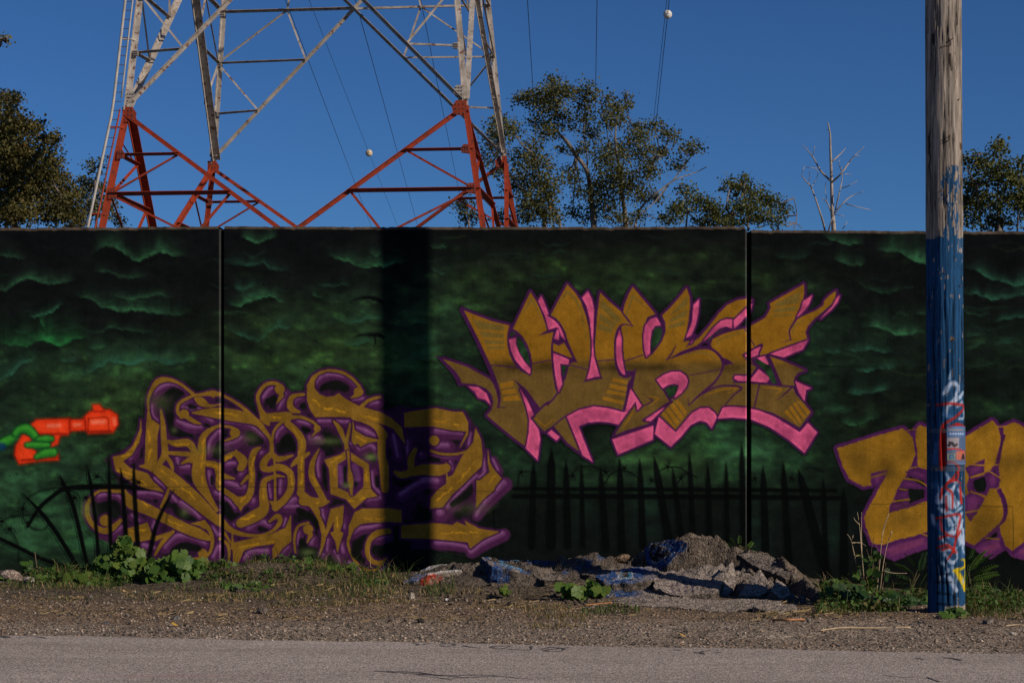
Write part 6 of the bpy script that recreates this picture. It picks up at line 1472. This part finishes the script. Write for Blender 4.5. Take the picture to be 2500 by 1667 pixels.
def c_tr(c, px, py, top):
    c = c.copy(); fade = sstep(1612, 1560, px + 30 * (fbm(px / 20, py / 10, 8, 2) - .5)) * top
    c = c * (1 - fade[:, None]) + BLU * .95 * fade[:, None]
    ins = inpoly(px, py, trap); ed = edge_d(px, py, trap)
    c[top & ins] = CYN; c[top & inpoly(px, py, trii)] = BLK3; c[top & (ed < 1.5)] = WHT; return c
slab('flat blue slab with a white outlined trapezoid, middle of the rubble', [(1452,1406,17.2),(1500,1394,17.7),(1545,1385,18.0),(1590,1384,18.0),(1609,1392,17.8),(1606,1412,17.2),(1540,1421,17.0),(1478,1422,17.0)], .12, c_tr, seed=3, rings=40, per=140, warp=.012)
def c_low(c, px, py, top):
    c = c.copy(); fade = sstep(1590, 1530, px + 40 * (fbm(px / 20, py / 10, 9, 2) - .5)) * top
    return c * (1 - fade[:, None]) + BLU * .85 * fade[:, None]
slab('cracked slab with worn blue paint, low at the front of the rubble', [(1456,1464,16.6),(1490,1441,17.0),(1540,1429,17.3),(1600,1430,17.3),(1660,1440,17.1),(1700,1456,16.8),(1640,1466,16.5),(1560,1470,16.4),(1500,1472,16.4)], .10, c_low, seed=4)
blk6 = ZB3([(1300,260),(1385,255),(1480,345),(1340,420),(1290,350)])
def c_big(c, px, py, top):
    c = c.copy(); c[top] = BLU * .95
    ins = inpoly(px, py, blk6) & (fbm(px / 12, py / 12, 10, 2) > .32); c[top & ins] = BLK3
    ed = edge_d(px, py, [(1608, 1326), (1641, 1352), (1600, 1375), (1590, 1370)]); c[top & (ed < 1.4) & (px > 1600)] = WHT * .7; return c
slab('dark blue upturned slab leaning in the shade at the top of the rubble', [(1574,1334,18.72),(1590,1322,18.70),(1640,1316,18.50),(1676,1320,18.28),(1676,1338,18.22),(1645,1358,18.24),(1628,1378,18.22),(1594,1399,18.35),(1578,1372,18.55)], .12, c_big, seed=5, rings=34, per=120, warp=.015)
slab('long thin asphalt sheet lying flat along the front of the rubble', [(1415,1482,16.0),(1480,1470,16.4),(1560,1456,16.8),(1680,1458,16.8),(1790,1462,16.7),(1900,1466,16.6),(1905,1480,16.2),(1840,1488,16.0),(1760,1491,15.9),(1680,1485,16.0),(1560,1480,16.05)], .055, None, seed=6, warp=.02)
slab('jagged upright asphalt shard, taller of the two pale peaks', [(1722,1446,17.15),(1750,1405,17.45),(1788,1368,17.6),(1796,1392,17.55),(1800,1420,17.4),(1778,1448,17.1)], .10, None, seed=7)
slab('smaller pale asphalt shard right of the tall pale peak', [(1802,1452,16.95),(1830,1415,17.25),(1856,1389,17.35),(1874,1415,17.2),(1872,1440,17.0),(1840,1456,16.9)], .09, None, seed=8)
slab('short pale shard at the right end of the rubble crest', [(1882,1440,16.85),(1895,1412,17.05),(1918,1428,17.0),(1932,1452,16.8),(1905,1458,16.75)], .08, None, seed=9)
slab('cracked grey corner block at the right front of the rubble', [(1838,1480,15.95),(1870,1473,16.25),(1935,1474,16.3),(1950,1490,15.95),(1890,1498,15.75)], .07, None, seed=10)
slab('wrinkled asphalt slab carrying a faded purple tag', [(1590,1410,17.3),(1650,1396,17.75),(1740,1398,17.75),(1770,1418,17.3),(1740,1446,16.8),(1660,1454,16.7),(1600,1436,16.9)], .09,
     lambda c, px, py, top: np.where((top & (np.abs(np.sin((px - .25 * py) / 5.2)) > .86) & (px > 1640) & (px < 1700) & (py > 1418) & (py < 1448))[:, None], np.array([.09, .07, .11]), c), seed=11, warp=.035)
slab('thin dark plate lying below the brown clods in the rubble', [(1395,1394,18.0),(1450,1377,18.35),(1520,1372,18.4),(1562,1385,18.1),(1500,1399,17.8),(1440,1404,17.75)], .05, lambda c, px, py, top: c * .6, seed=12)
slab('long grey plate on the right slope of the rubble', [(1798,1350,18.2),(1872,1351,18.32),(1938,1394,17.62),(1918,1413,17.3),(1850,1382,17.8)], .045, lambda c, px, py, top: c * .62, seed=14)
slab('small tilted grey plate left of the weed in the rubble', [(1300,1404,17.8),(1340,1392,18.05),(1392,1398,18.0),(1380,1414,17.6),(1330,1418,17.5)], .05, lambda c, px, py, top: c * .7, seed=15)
# ---- single stones
def rock_mesh(s, seed, sq=.7, col=(.16, .13, .11), sub=2):
    bm = bmesh.new(); bmesh.ops.create_icosphere(bm, subdivisions=sub, radius=1.0)
    r_ = random.Random(seed)
    cuts = [(Vector((r_.gauss(0, 1), r_.gauss(0, 1), r_.gauss(0, 1))).normalized(), r_.uniform(.55, .85)) for _ in range(7)]
    for v in bm.verts:
        for n_, d_ in cuts:
            k = v.co.dot(n_) - d_
            if k > 0: v.co -= n_ * k
        v.co += Vector((r_.gauss(0, .03), r_.gauss(0, .03), r_.gauss(0, .03)))
        v.co = Vector((v.co.x * s[0], v.co.y * s[1], v.co.z * s[2]))
    me = bpy.data.meshes.new('stone'); bm.to_mesh(me); bm.free()
    ca = me.color_attributes.new('Col', 'FLOAT_COLOR', 'POINT')
    c4 = np.ones((len(me.vertices), 4), np.float32); c4[:, :3] = np.array(col) * (.8 + .4 * np.random.default_rng(seed).random((len(me.vertices), 1)))
    ca.data.foreach_set('color', c4.ravel()); me.materials.append(M_asph)
    return me
def stone(px, py, w, hgt, label, col=(.16, .13, .11), group=None, seed=None, cat='stone', name='stone', z=None, d=None):
    g = gpoint(px, py) if d is None else Vector(((px - 1250) * d / FPX, d, z))
    k = g.y / FPX
    me = rock_mesh((w * k / 2 * 1.15, w * k / 2, hgt * k / 2 * 1.15), seed if seed is not None else int(px * 7 + py), col=col)
    o = put(name, me, None, None, label, cat, group); o.location = g + Vector((0, 0, hgt * k * .30)); o.rotation_euler = (random.uniform(-.3, .3), random.uniform(-.3, .3), random.uniform(0, 6))
    return o
stone(28, 1416, 56, 30, 'pinkish grey concrete lump in the grass at the left edge', (.30, .235, .20)); stone(72, 1420, 32, 16, 'flat whitish stone beside the lump at the left edge', (.46, .42, .38))
stone(1373, 1372, 26, 40, 'upright dark lump standing on the rubble left of the flat blue slab', (.13, .105, .085), d=18.1, z=hz(1373, 18.1))
stone(1005, 1462, 18, 22, 'pale split stone in front of the red faced slab', (.30, .265, .23)); stone(1092, 1470, 14, 10, 'small white stone on the dark soil before the rubble', (.62, .58, .55))
stone(1510, 1345, 60, 22, 'brown clod of earth on the rubble below the dark blue slab', (.17, .12, .08), d=18.6, z=hz(1510, 18.6))
stone(1455, 1338, 30, 18, 'smaller brown clod left of the large one on the rubble', (.16, .115, .08), d=18.7, z=hz(1455, 18.7))
stone(1330, 1415, 40, 24, 'reddish lump below the ringed blue slab', (.17, .12, .095)); stone(640, 1497, 28, 20, 'blocky grey stone on the shoulder below the calligraphic letters', (.15, .125, .105)); stone(1028, 1520, 20, 14, 'dark pointed asphalt crumb, right one of three on the shoulder', (.05, .045, .042)); stone(990, 1519, 12, 10, 'dark asphalt crumb, middle one of three on the shoulder', (.05, .045, .042)); stone(954, 1518, 16, 10, 'brown asphalt crumb, left one of three on the shoulder', (.09, .07, .06))
stone(2412, 1522, 30, 14, 'grey stone in the grass right of the pole', (.14, .12, .11)); stone(2475, 1548, 16, 8, 'pale stone on the gravel at the lower right', (.42, .38, .34)); stone(222, 1462, 14, 16, 'grey upright stone at the edge of the left grass', (.17, .145, .13)); stone(1974, 1518, 14, 14, 'grey lump right of the orange stick', (.17, .15, .13))
stone(430, 1512, 20, 10, 'bluish grey stone on the gravel at the left', (.13, .13, .135)); stone(260, 1522, 16, 8, 'flat bluish stone on the gravel further left', (.14, .14, .145)); stone(425, 1499, 12, 12, 'black crumb above the bluish grey stone', (.04, .037, .035)); stone(455, 1528, 14, 8, 'dark crumb beside the yellow leaf', (.05, .045, .04))
for q in range(60):
    px = random.choice([random.uniform(0, 1000), random.uniform(0, 2500), random.uniform(300, 900)]); py = random.uniform(1462, 1540)
    if 1400 < px < 1960 and py < 1500: continue
    if 2230 < px < 2390: continue
    w = random.uniform(5, 11)
    stone(px, py, w, w * .7, 'small crumb of stone lying on the gravel shoulder', random.choice([(.06, .055, .05), (.12, .10, .085), (.2, .17, .14)]), 'small crumbs on the shoulder')
for q in range(120):
    px = random.uniform(1060, 1480); py = random.uniform(1412, 1478); w = random.uniform(6, 16)
    stone(px, py, w, w * .75, 'small dark lump in the soil at the left foot of the rubble', random.choice([(.07, .058, .047), (.11, .085, .066), (.15, .12, .095)]), 'small lumps beside the rubble')
for q in range(46):
    t = random.random(); px = 1600 + 440 * t; py = 1310 + 168 * t ** 1.1 + random.uniform(-2, 22)
    d = 18.7 - 2.3 * t + random.uniform(-.2, .2); x = (px - 1250) * d / FPX
    j = int(np.clip((d - my[0]) / .022, 0, len(my) - 1)); i = int(np.clip((x - mx[0]) / .022, 0, len(mx) - 1)); w = random.uniform(8, 24)
    stone(px, py, w, w * .8, 'broken asphalt lump lodged in the crest of the rubble', random.choice([(.10, .08, .066), (.15, .125, .10), (.19, .16, .135)]), 'lumps along the rubble crest', d=d, z=float(HEAP[j, i]) - .02)
# ------------------------------------------------------------------ weeds and grass along the wall
def grass(name, n, region, hmin, hmax, cols, lab, width=.004, lean=.6):
    x, y = region(n); z = gz(x, y); n = len(x)
    h = hmin + (hmax - hmin) * rng.random(n) ** 2
    an = rng.random(n) * 6.283; le = lean * h * (.3 + rng.random(n))
    dx, dy = np.cos(an) * le, np.sin(an) * le
    pa = rng.random(n) * 3.14; wx_, wy_ = np.cos(pa) * width, np.sin(pa) * width
    b0 = np.stack([x - wx_, y - wy_, z - .01], -1); b1 = np.stack([x + wx_, y + wy_, z - .01], -1)
    m0 = np.stack([x - wx_ * .8 + dx * .35, y - wy_ * .8 + dy * .35, z + h * .6], -1); m1 = np.stack([x + wx_ * .8 + dx * .35, y + wy_ * .8 + dy * .35, z + h * .6], -1)
    t = np.stack([x + dx, y + dy, z + h * (.85 + .15 * rng.random(n))], -1)
    V = np.stack([b0, b1, m1, m0, t], 1).reshape(-1, 3); k = np.arange(n) * 5
    F = np.concatenate([np.stack([k, k + 1, k + 2], -1), np.stack([k, k + 2, k + 3], -1), np.stack([k + 3, k + 2, k + 4], -1)])
    pal = np.array(cols); c = pal[rng.integers(0, len(pal), n)] * (.6 + .8 * rng.random((n, 1)))
    put(name, np_mesh(name, V, F, np.repeat(c, 5, 0)), M_grass, kind='stuff', label=lab, cat='grass')
M_grass = leaf_mat('grass_blades', .25, .55)
def to_img(x, y): return 1250 + x / y * FPX, YH + (CAM_H - gz(x, y)) / y * FPX
def reg_img(boxes):
    def f(n):
        X_, Y_ = [], []
        tot = sum(b[4] for b in boxes)
        for (xa, ya, xb, yb, w) in boxes:
            m = int(n * w / tot); px = rng.uniform(xa, xb, m)
            ya_, yb_ = max(ya, 1412), yb
            da, db = CAM_H * FPX / (yb_ - YH), min(19.1, CAM_H * FPX / (ya_ - YH)) if ya > 1411 else 19.15
            d = rng.uniform(da, db, m); x = (px - 1250) * d / FPX
            k = (fbm(x * 2.2, d * 2.8, 61, 3) > .46) & (np.hypot(x - 3.73, d - 15.9) > .17)
            X_.append(x[k]); Y_.append(d[k])
        return np.concatenate(X_), np.concatenate(Y_)
    return f
GRN = [(.045, .085, .018), (.065, .105, .025), (.085, .12, .035), (.04, .065, .018)]
DRY = [(.26, .19, .09), (.20, .145, .07), (.30, .22, .11), (.15, .12, .05)]
grass('green_grass', 13000, reg_img([(-250, 1400, 620, 1448, 5), (560, 1412, 960, 1462, 1.0), (2345, 1430, 2760, 1500, 5), (1990, 1440, 2270, 1500, 3), (1040, 1448, 1110, 1475, .3), (1420, 1488, 1560, 1506, .25), (930, 1395, 1010, 1420, .3)]), .02, .09, GRN, 'short green grass and weeds along the wall foot')
grass('dry_grass', 11000, reg_img([(-250, 1436, 520, 1470, 2.2), (500, 1420, 1000, 1482, 4.5), (1020, 1455, 1180, 1486, .5), (1290, 1505, 1440, 1535, .5), (1990, 1450, 2250, 1500, .8), (2345, 1480, 2700, 1508, .8), (1100, 1480, 1400, 1500, .4)]), .02, .075, DRY + GRN[:1], 'dry straw coloured grass at the edge of the gravel', .003, .9)
grass('tall_grass', 2600, reg_img([(-250, 1398, 560, 1440, 2.4), (780, 1398, 1000, 1450, 1.6), (560, 1400, 800, 1440, .6), (2350, 1420, 2700, 1490, 2), (2000, 1430, 2260, 1490, 1.6), (1040, 1440, 1110, 1475, .3)]), .08, .26, GRN + DRY[:1], 'straggly taller grass stems along the wall foot', .0028, .8)
# flat straw litter
def straw(n, boxes):
    x, y = reg_img(boxes)(n); z = gz(x, y); n = len(x)
    L = .02 + .09 * rng.random(n) ** 2; an = rng.normal(0, 1.3, n)
    dx, dy = np.cos(an) * L / 2, np.sin(an) * L / 2; w = .0028
    V = np.stack([np.stack([x - dx, y - dy, z + .012], -1), np.stack([x + dx, y + dy, z + .014 + .02 * rng.random(n)], -1), np.stack([x + dx, y + dy + w, z + .018 + .02 * rng.random(n)], -1), np.stack([x - dx, y - dy + w, z + .018], -1)], 1).reshape(-1, 3)
    F = np.stack([np.arange(n) * 4 + k for k in range(4)], -1)
    c = np.array(DRY)[rng.integers(0, 4, n)] * (.8 + .6 * rng.random((n, 1)))
    put('straw_litter', np_mesh('straw_litter', V, F, np.repeat(c, 4, 0)), M_grass, kind='stuff', label='scattered dry stalks lying on the shoulder', cat='straw')
straw(1500, [(-100, 1445, 560, 1500, 3), (500, 1440, 1180, 1520, 2.5), (1200, 1440, 1480, 1500, 1), (1850, 1470, 2100, 1510, 2), (1400, 1490, 2500, 1530, 1)])
# small groundcover leaves (uncountable)
def cover(n, boxes, cols, hmax, smin=.012, smax=.03):
    x, y = reg_img(boxes)(n); n = len(x); z = gz(x, y) + hmax * rng.random(n) ** 1.5
    s = smin + (smax - smin) * rng.random(n); a = rng.normal(size=(n, 3)) * np.array([1, 1, .45]); a /= np.linalg.norm(a, axis=1)[:, None]
    u = np.cross(a, rng.normal(size=(n, 3))); u /= np.linalg.norm(u, axis=1)[:, None]
    p = np.stack([x, y, z], -1); S = s[:, None]
    V = np.stack([p - a * S, p + u * S * .6, p + a * S, p - u * S * .6], 1).reshape(-1, 3); F = np.stack([np.arange(n) * 4 + k for k in range(4)], -1)
    pal = np.array(cols); c = pal[rng.integers(0, len(pal), n)] * (.6 + .8 * rng.random((n, 1)))
    put('ground_cover', np_mesh('ground_cover', V, F, np.repeat(c, 4, 0)), M_grass, kind='stuff', label='low creeping green leaves at the foot of the wall', cat='ground cover')
cover(15000, [(-250, 1398, 560, 1440, 5), (560, 1405, 950, 1440, 1), (2000, 1440, 2270, 1492, 4), (2360, 1430, 2700, 1490, 3)], [(.05, .10, .022), (.07, .13, .03), (.04, .075, .018), (.10, .085, .03)], .09)

# ---- broad leaved weeds: every leaf is its own piece
def leaf_shape(lobes, seed):
    r_ = random.Random(seed); n = 15; V = [(0, 0, 0)]; F = []
    for i in range(n):
        t = -math.pi * .93 + 2 * math.pi * .93 * i / (n - 1)
        rad = .52 + .20 * math.cos(t) + (.16 * abs(math.cos(lobes * t / 2)) if lobes else 0) + (.03 if i % 2 else -.05)
        rad *= r_.uniform(.93, 1.07)
        x, y = rad * math.sin(t), rad * math.cos(t)
        V.append((x * .95, y, -.22 * x * x - .10 * y * y + .10 * abs(x)))
    for i in range(1, n): F.append((0, i, i + 1))
    return py_mesh('leaf', V, F)
M_leafA = leaf_mat('vine_leaf', .35, .42, False, (.036, .090, .016), (.105, .180, .036))
M_leafY = leaf_mat('young_leaf', .40, .45, False, (.075, .130, .020), (.130, .185, .036))
M_leafD = leaf_mat('dark_leaf', .25, .45, False, (.016, .045, .014), (.035, .075, .022))  # darker leaf tone; on shaded plants it puts the shade into the colour
M_stem = plain_mat('green_stem', (.05, .05, .02), (.10, .08, .035), 20, .8); M_straw = plain_mat('dry_stalk', (.30, .22, .13), (.46, .36, .24), 15, .8, .2); M_brown = plain_mat('brown_stalk', (.10, .065, .04), (.17, .11, .07), 15, .8, .2)
LEAF = {}
for key, mt in (('A', M_leafA), ('Y', M_leafY), ('D', M_leafD)):
    LEAF[key] = []
    for q, lb in enumerate((5, 5, 3, 0)):
        me = leaf_shape(lb, 40 + q); me.materials.append(mt); LEAF[key].append(me)
def weed(name, label, base, blobs, d, n, size, kinds, cat='plant', group=None, face=(.35, -1.0, .75)):
    g = Vector(((base - 1250) * d / FPX, d, ground_z((base - 1250) * d / FPX, d)))
    t = root(name, g, label, cat, group)
    V, F = [], []; spots = []
    area = sum(b[2] * b[3] for b in blobs)
    for (cx, cy, rx, ry) in blobs:
        m = max(2, int(n * rx * ry / area))
        for _ in range(m):
            a = random.uniform(0, 6.283); r_ = random.random() ** .45
            px, py = cx + rx * r_ * math.cos(a), cy + ry * r_ * math.sin(a)
            dd = d + random.uniform(-.28, .28) * min(1.0, max(rx, ry) / 40) - .12 * (1 - r_)
            dd = min(dd, 19.18); p = P(px, py, dd)
            p.z = max(p.z, ground_z(p.x, p.y) + .015); spots.append(p)
        c = P(cx, cy, min(d + .05, 19.1)); m_ = lerp(g, c, .5) + Vector((random.uniform(-.05, .05), .03, .05))
        tube([g + Vector((random.uniform(-.04, .04), 0, -.03)), m_, c, c + Vector((random.uniform(-.05, .05), 0, ry * d / FPX * .8))], [.006, .005, .004, .002], 5, True, V, F)
    for p in spots[::3]:
        c = min(((P(b[0], b[1], d)) for b in blobs), key=lambda q: (q - p).length); tube([lerp(c, p, .0) + Vector((0, 0, -.03)), lerp(c, p, .6), p], [.003, .0025, .0015], 4, False, V, F)
    put('stem', py_mesh('stem', V, F), M_stem, t)
    for p in spots:
        me = random.choice(LEAF[random.choice(kinds)])
        o = put('leaf', me, None, t)
        nrm = Vector(face) + Vector((random.gauss(0, .55), random.gauss(0, .45), random.gauss(0, .45)))
        q = nrm.to_track_quat('Z', 'Y') @ Quaternion((0, 0, 1), random.uniform(-1.2, 1.2) + math.pi)
        o.location = p; o.rotation_euler = q.to_euler(); s = size * random.uniform(.55, 1.25); o.scale = (s, s, s)
    return t
weed('leafy_vine', 'tall leafy vine climbing the wall foot left of the panel joint', 305, [(300,1330,22,22),(318,1355,34,24),(270,1370,34,26),(240,1385,30,22),(290,1400,60,28),(330,1385,40,30),(250,1415,50,20),(352,1415,40,24)], 18.55, 285, .080, 'AAAY')
weed('leafy_bush', 'dense round green bush just left of the panel joint', 430, [(432,1370,36,22),(410,1390,52,28),(455,1395,44,26),(400,1415,60,24),(460,1420,50,20),(380,1405,30,24)], 18.35, 290, .078, 'AAA')
weed('young_weed', 'low yellowish green weed left of the climbing vine', 195, [(190,1415,44,18),(160,1418,36,14),(225,1425,40,16)], 18.2, 110, .07, 'YYA')
weed('thin_weed', 'thin weed against the green wall at the far left', 70, [(62,1378,14,10),(75,1392,22,12),(120,1395,14,10),(90,1405,24,10)], 18.9, 60, .05, 'AD')
weed('leafy_weed', 'small leafy weed under the panel joint', 525, [(520,1390,26,16),(545,1400,30,14),(505,1408,20,12),(500,1376,16,10)], 18.7, 60, .085, 'AAY')
weed('leafy_weed', 'small weed on top of the gravel bank', 640, [(575,1386,22,8),(640,1384,22,8),(625,1428,20,12),(655,1422,14,10)], 18.75, 40, .07, 'AAD')
weed('dark_creeper', 'dark leafy creeper against the wall under the calligraphic letters', 720, [(715,1385,36,20),(745,1378,26,16),(700,1400,26,14),(735,1402,34,12)], 18.95, 80, .075, 'DDA')
weed('small_weed', 'bright green weed in front of the wall left of the pole shadow', 830, [(818,1440,20,16),(845,1425,14,16),(862,1385,10,6),(846,1392,8,8)], 18.4, 40, .065, 'AY')
weed('broad_weed', 'bright broad leaved weed growing between the slabs of the rubble', 1415, [(1370,1430,10,8),(1400,1440,24,14),(1450,1432,22,10),(1470,1440,14,10),(1410,1456,26,10),(1444,1424,8,8),(1405,1466,14,6)], 16.75, 66, .085, 'YYA')
weed('small_weed', 'little green weed left of the rubble weed', 1234, [(1233,1440,10,8)], 16.9, 14, .055, 'Y')
weed('ground_weed', 'dense green weeds spreading left of the pole foot', 2150, [(2060,1440,50,14),(2110,1465,60,14),(2180,1470,60,16),(2230,1465,40,16),(2240,1485,36,10),(2090,1482,40,8),(2150,1452,40,10)], 16.8, 190, .07, 'ADD')
weed('ground_weed', 'small weed at the foot of the pole', 2330, [(2330,1495,22,14),(2345,1510,26,10),(2310,1502,14,10)], 15.55, 46, .06, 'ADA')
weed('ground_weed', 'low weeds in the grass right of the pole', 2420, [(2420,1452,20,14),(2400,1470,40,12),(2470,1475,40,10),(2415,1490,40,8)], 17.2, 70, .055, 'AAD')
weed('ground_weed', 'green weeds behind the dry stalks', 2030, [(2015,1432,26,10),(2045,1428,30,12),(2080,1436,20,12)], 18.2, 70, .06, 'AAY')
weed('low_weed', 'low weed beside the whitish stone at the left edge', 110, [(20,1425,30,10),(110,1420,30,14),(140,1430,30,10)], 18.3, 60, .05, 'ADY')
weed('low_weed', 'scrappy weed on the front of the gravel bank', 600, [(590,1436,26,10),(640,1446,26,8),(560,1440,24,10)], 17.7, 50, .045, 'ADA')
weed('low_weed', 'small weed in the dry grass left of the red faced slab', 900, [(905,1432,20,10),(930,1440,18,8),(880,1442,16,8)], 17.8, 40, .045, 'ADY')
# ---- feathery sumac fronds
def frond_mesh(pairs, seed, mat):
    r_ = random.Random(seed); V, F = [], []
    tube([Vector((0, 0, 0)), Vector((0, .5, .06)), Vector((0, 1.0, -.06))], [.010, .007, .003], 4, True, V, F)
    for i in range(pairs):
        t = .16 + .84 * i / (pairs - 1); zc = .06 * 4 * t * (1 - t) - .06 * t
        L = .30 * (1 - .55 * abs(t - .45)) * r_.uniform(.85, 1.15)
        for s in (-1, 1):
            b = len(V); p = Vector((0, t, zc)); d = Vector((s * .86, .5, -.25)).normalized() * L; w = Vector((-s * .3, .75, .1)).normalized() * L * .17
            V += [p, p + d * .5 + w, p + d, p + d * .5 - w, p + d * .5 + Vector((0, 0, -.02))]
            F += [(b, b + 4, b + 1), (b + 1, b + 4, b + 2), (b + 2, b + 4, b + 3), (b + 3, b + 4, b)]
    me = py_mesh('frond', V, F); me.materials.append(mat); return me
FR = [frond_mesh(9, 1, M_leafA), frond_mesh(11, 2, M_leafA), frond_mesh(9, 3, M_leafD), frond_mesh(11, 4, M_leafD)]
def sumac(label, base, d, tips, meshes):
    x = (base[0] - 1250) * d / FPX; g = Vector((x, d, P(base[0], base[1], d).z))
    t = root('sumac', g, label, 'plant', 'sumac shoots by the wall')
    V, F = [], []
    for (bx, by, tx, ty) in tips:
        dd = d + random.uniform(-.15, .15); a = P(bx, by, dd); b = P(tx, ty, dd + random.uniform(-.2, .1))
        tube([g, lerp(g, a, .5) + Vector((0, 0, .03)), a], [.008, .006, .004], 5, True, V, F)
        o = put('frond', random.choice(meshes), None, t)
        v = b - a; L = v.length; q = v.normalized().to_track_quat('Y', 'Z')
        o.location = a; o.rotation_euler = (q @ Quaternion((0, 1, 0), random.uniform(-.5, .9))).to_euler(); o.scale = (L, L, L)
    put('stem', py_mesh('stem', V, F), M_stem, t)
sumac('green sumac shoot growing beside the right panel joint', (1815, 1350), 18.9, [(1790,1335,1768,1322),(1795,1330,1785,1312),(1805,1330,1806,1308),(1815,1335,1842,1330),(1818,1342,1850,1345),(1800,1340,1775,1340),(1825,1338,1838,1322)], FR[:2])
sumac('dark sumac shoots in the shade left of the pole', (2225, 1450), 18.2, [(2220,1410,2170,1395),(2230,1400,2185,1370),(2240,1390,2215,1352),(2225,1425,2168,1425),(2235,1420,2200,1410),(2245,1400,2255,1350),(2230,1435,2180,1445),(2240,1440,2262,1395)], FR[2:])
sumac('green feathery sumac right of the pole', (2368, 1440), 18.0, [(2365,1400,2395,1345),(2365,1410,2425,1375),(2370,1415,2432,1395),(2370,1425,2415,1425),(2368,1420,2408,1410),(2362,1390,2372,1340),(2372,1432,2405,1445),(2360,1430,2352,1380),(2366,1395,2412,1352),(2374,1438,2425,1440)], FR[:2])
# ---- dry stalks beside the gold letters
ZD = Z(1800, 1250, 3.36)
ds = root('dry_stalks', (ZD([(1130, 720)])[0][0] * 0 + (2136 - 1250) * 17.6 / FPX, 17.6, 0), 'cluster of tall pale dry stalks with withered leaves left of the pole', 'plant')
def stalk(pts, r0, mat, d=17.6):
    q = [P(*p, d + random.uniform(-.06, .06)) for p in ZD(pts)]; q = [Vector(v) for v in catmull(q, 4)] if len(q) > 2 else q
    V, F = tube(q, list(np.linspace(r0, r0 * .45, len(q))), 5); put('stalk', py_mesh('stalk', V, F, smooth=True), mat, ds)
for pts in ([(1165,720),(1185,520),(1210,360),(1240,230),(1275,160)], [(1240,230),(1262,180),(1265,152)], [(1140,690),(1165,450),(1190,200),(1225,70),(1245,10)], [(1190,200),(1200,130),(1240,15)], [(1040,560),(1020,330),(1005,130),(985,0)], [(1000,100),(965,65),(955,40)], [(1020,330),(1018,130),(1020,0)], [(975,420),(950,300),(930,220),(900,178)], [(930,245),(945,215),(950,185)], [(940,250),(1010,250),(1055,275)], [(965,362),(1030,345)], [(1200,478),(1280,498),(1390,500)]):
    stalk(pts, .0048, M_straw)
for pts in ([(1120,700),(1110,520),(1120,400),(1150,300),(1040,150)], [(1080,690),(1060,540),(1090,420),(1060,300)], [(1150,690),(1140,520),(1100,350),(1120,200)], [(1060,690),(1020,560),(1000,420)], [(1180,690),(1200,560),(1220,410)], [(1100,690),(1050,560),(910,480)], [(1130,690),(1150,500),(1160,380)]):
    stalk(pts, .004, M_brown)
for q in range(70):
    x, y = random.gauss(1090, 60), random.uniform(330, 700); p = P(*ZD([(x, y)])[0], 17.6 + random.uniform(-.15, .15))
    o = put('leaf', random.choice(LEAF[random.choice('DAD')]), None, ds); o.location = p; s = random.uniform(.035, .075); o.scale = (s, s, s); o.rotation_euler = (random.uniform(-.4, 2.2), random.uniform(-1, 1), random.uniform(0, 6))
# ---- single sticks on the shoulder
def stick(pts, r_, mat, lab):
    q = [gpoint(*p) + Vector((0, 0, r_ * 1.3)) for p in pts]; q = [Vector(v) for v in catmull(q, 4)]
    V, F = tube(q, r_, 5); put('stick', py_mesh('stick', V, F, smooth=True), mat, None, lab, 'stick')
stick(ZD([(680,978),(860,955),(1100,955),(1420,950)]), .007, M_straw, 'long pale straw stick lying on the gravel in front of the pole')
M_orange = plain_mat('orange_stick', (.28, .12, .05), (.40, .19, .08), 12, .8)
stick(ZD([(300,890),(400,900),(550,890)]), .009, M_orange, 'orange brown stick lying in front of the rubble')
stick(ZB3([(770,770),(880,758),(990,745)]), .007, M_orange, 'reddish stick at the front left edge of the thin asphalt sheet')
stick(ZD([(2200,940),(2280,930),(2352,930)]), .006, M_straw, 'straw stick on the gravel at the right edge')
stick(ZB2([(300,865),(400,872),(530,878)]), .006, M_brown, 'dark twig on the gravel below the calligraphic letters')
# stalks poking out of the left weeds and the soil
for (f, pts, lab) in ((ZB1, [(315,530),(300,430),(285,325)], 'thin brown stalk rising from the grass at the far left'), (ZB3, [(140,580),(138,500),(140,430)], 'thin dry stem on the ringed blue slab'), (ZB3, [(210,720),(200,640),(190,580)], 'reddish dry stem in the soil left of the rubble weed'), (ZB4, [(710,580),(712,540),(705,500)], 'small dry stem left of the tall dry stalks')):
    q = f(pts); g = gpoint(*q[0]) if q[0][1] > 1416 else P(q[0][0], q[0][1], 18.6)
    P3 = [P(x, y, g.y) for x, y in q]; V, F = tube(P3, .005, 5); put('dry_weed', py_mesh('dry_weed', V, F), M_brown, None, lab, 'weed')
# fallen yellow leaves
M_yel = plain_mat('yellow_leaf', (.45, .25, .02), (.55, .33, .04), 10, .7)
for (px, py, lab) in ((428, 1530, 'yellow fallen leaf on the gravel at the left'), (1669, 1557, 'yellow fallen leaf on the gravel below the rubble')):
    me = LEAF['Y'][2].copy(); me.materials.clear(); me.materials.append(M_yel); o = put('fallen_leaf', me, None, None, lab, 'leaf'); o.location = gpoint(px, py) + Vector((0, 0, .02)); o.scale = (.045,) * 3; o.rotation_euler = (.5, .2, 1)
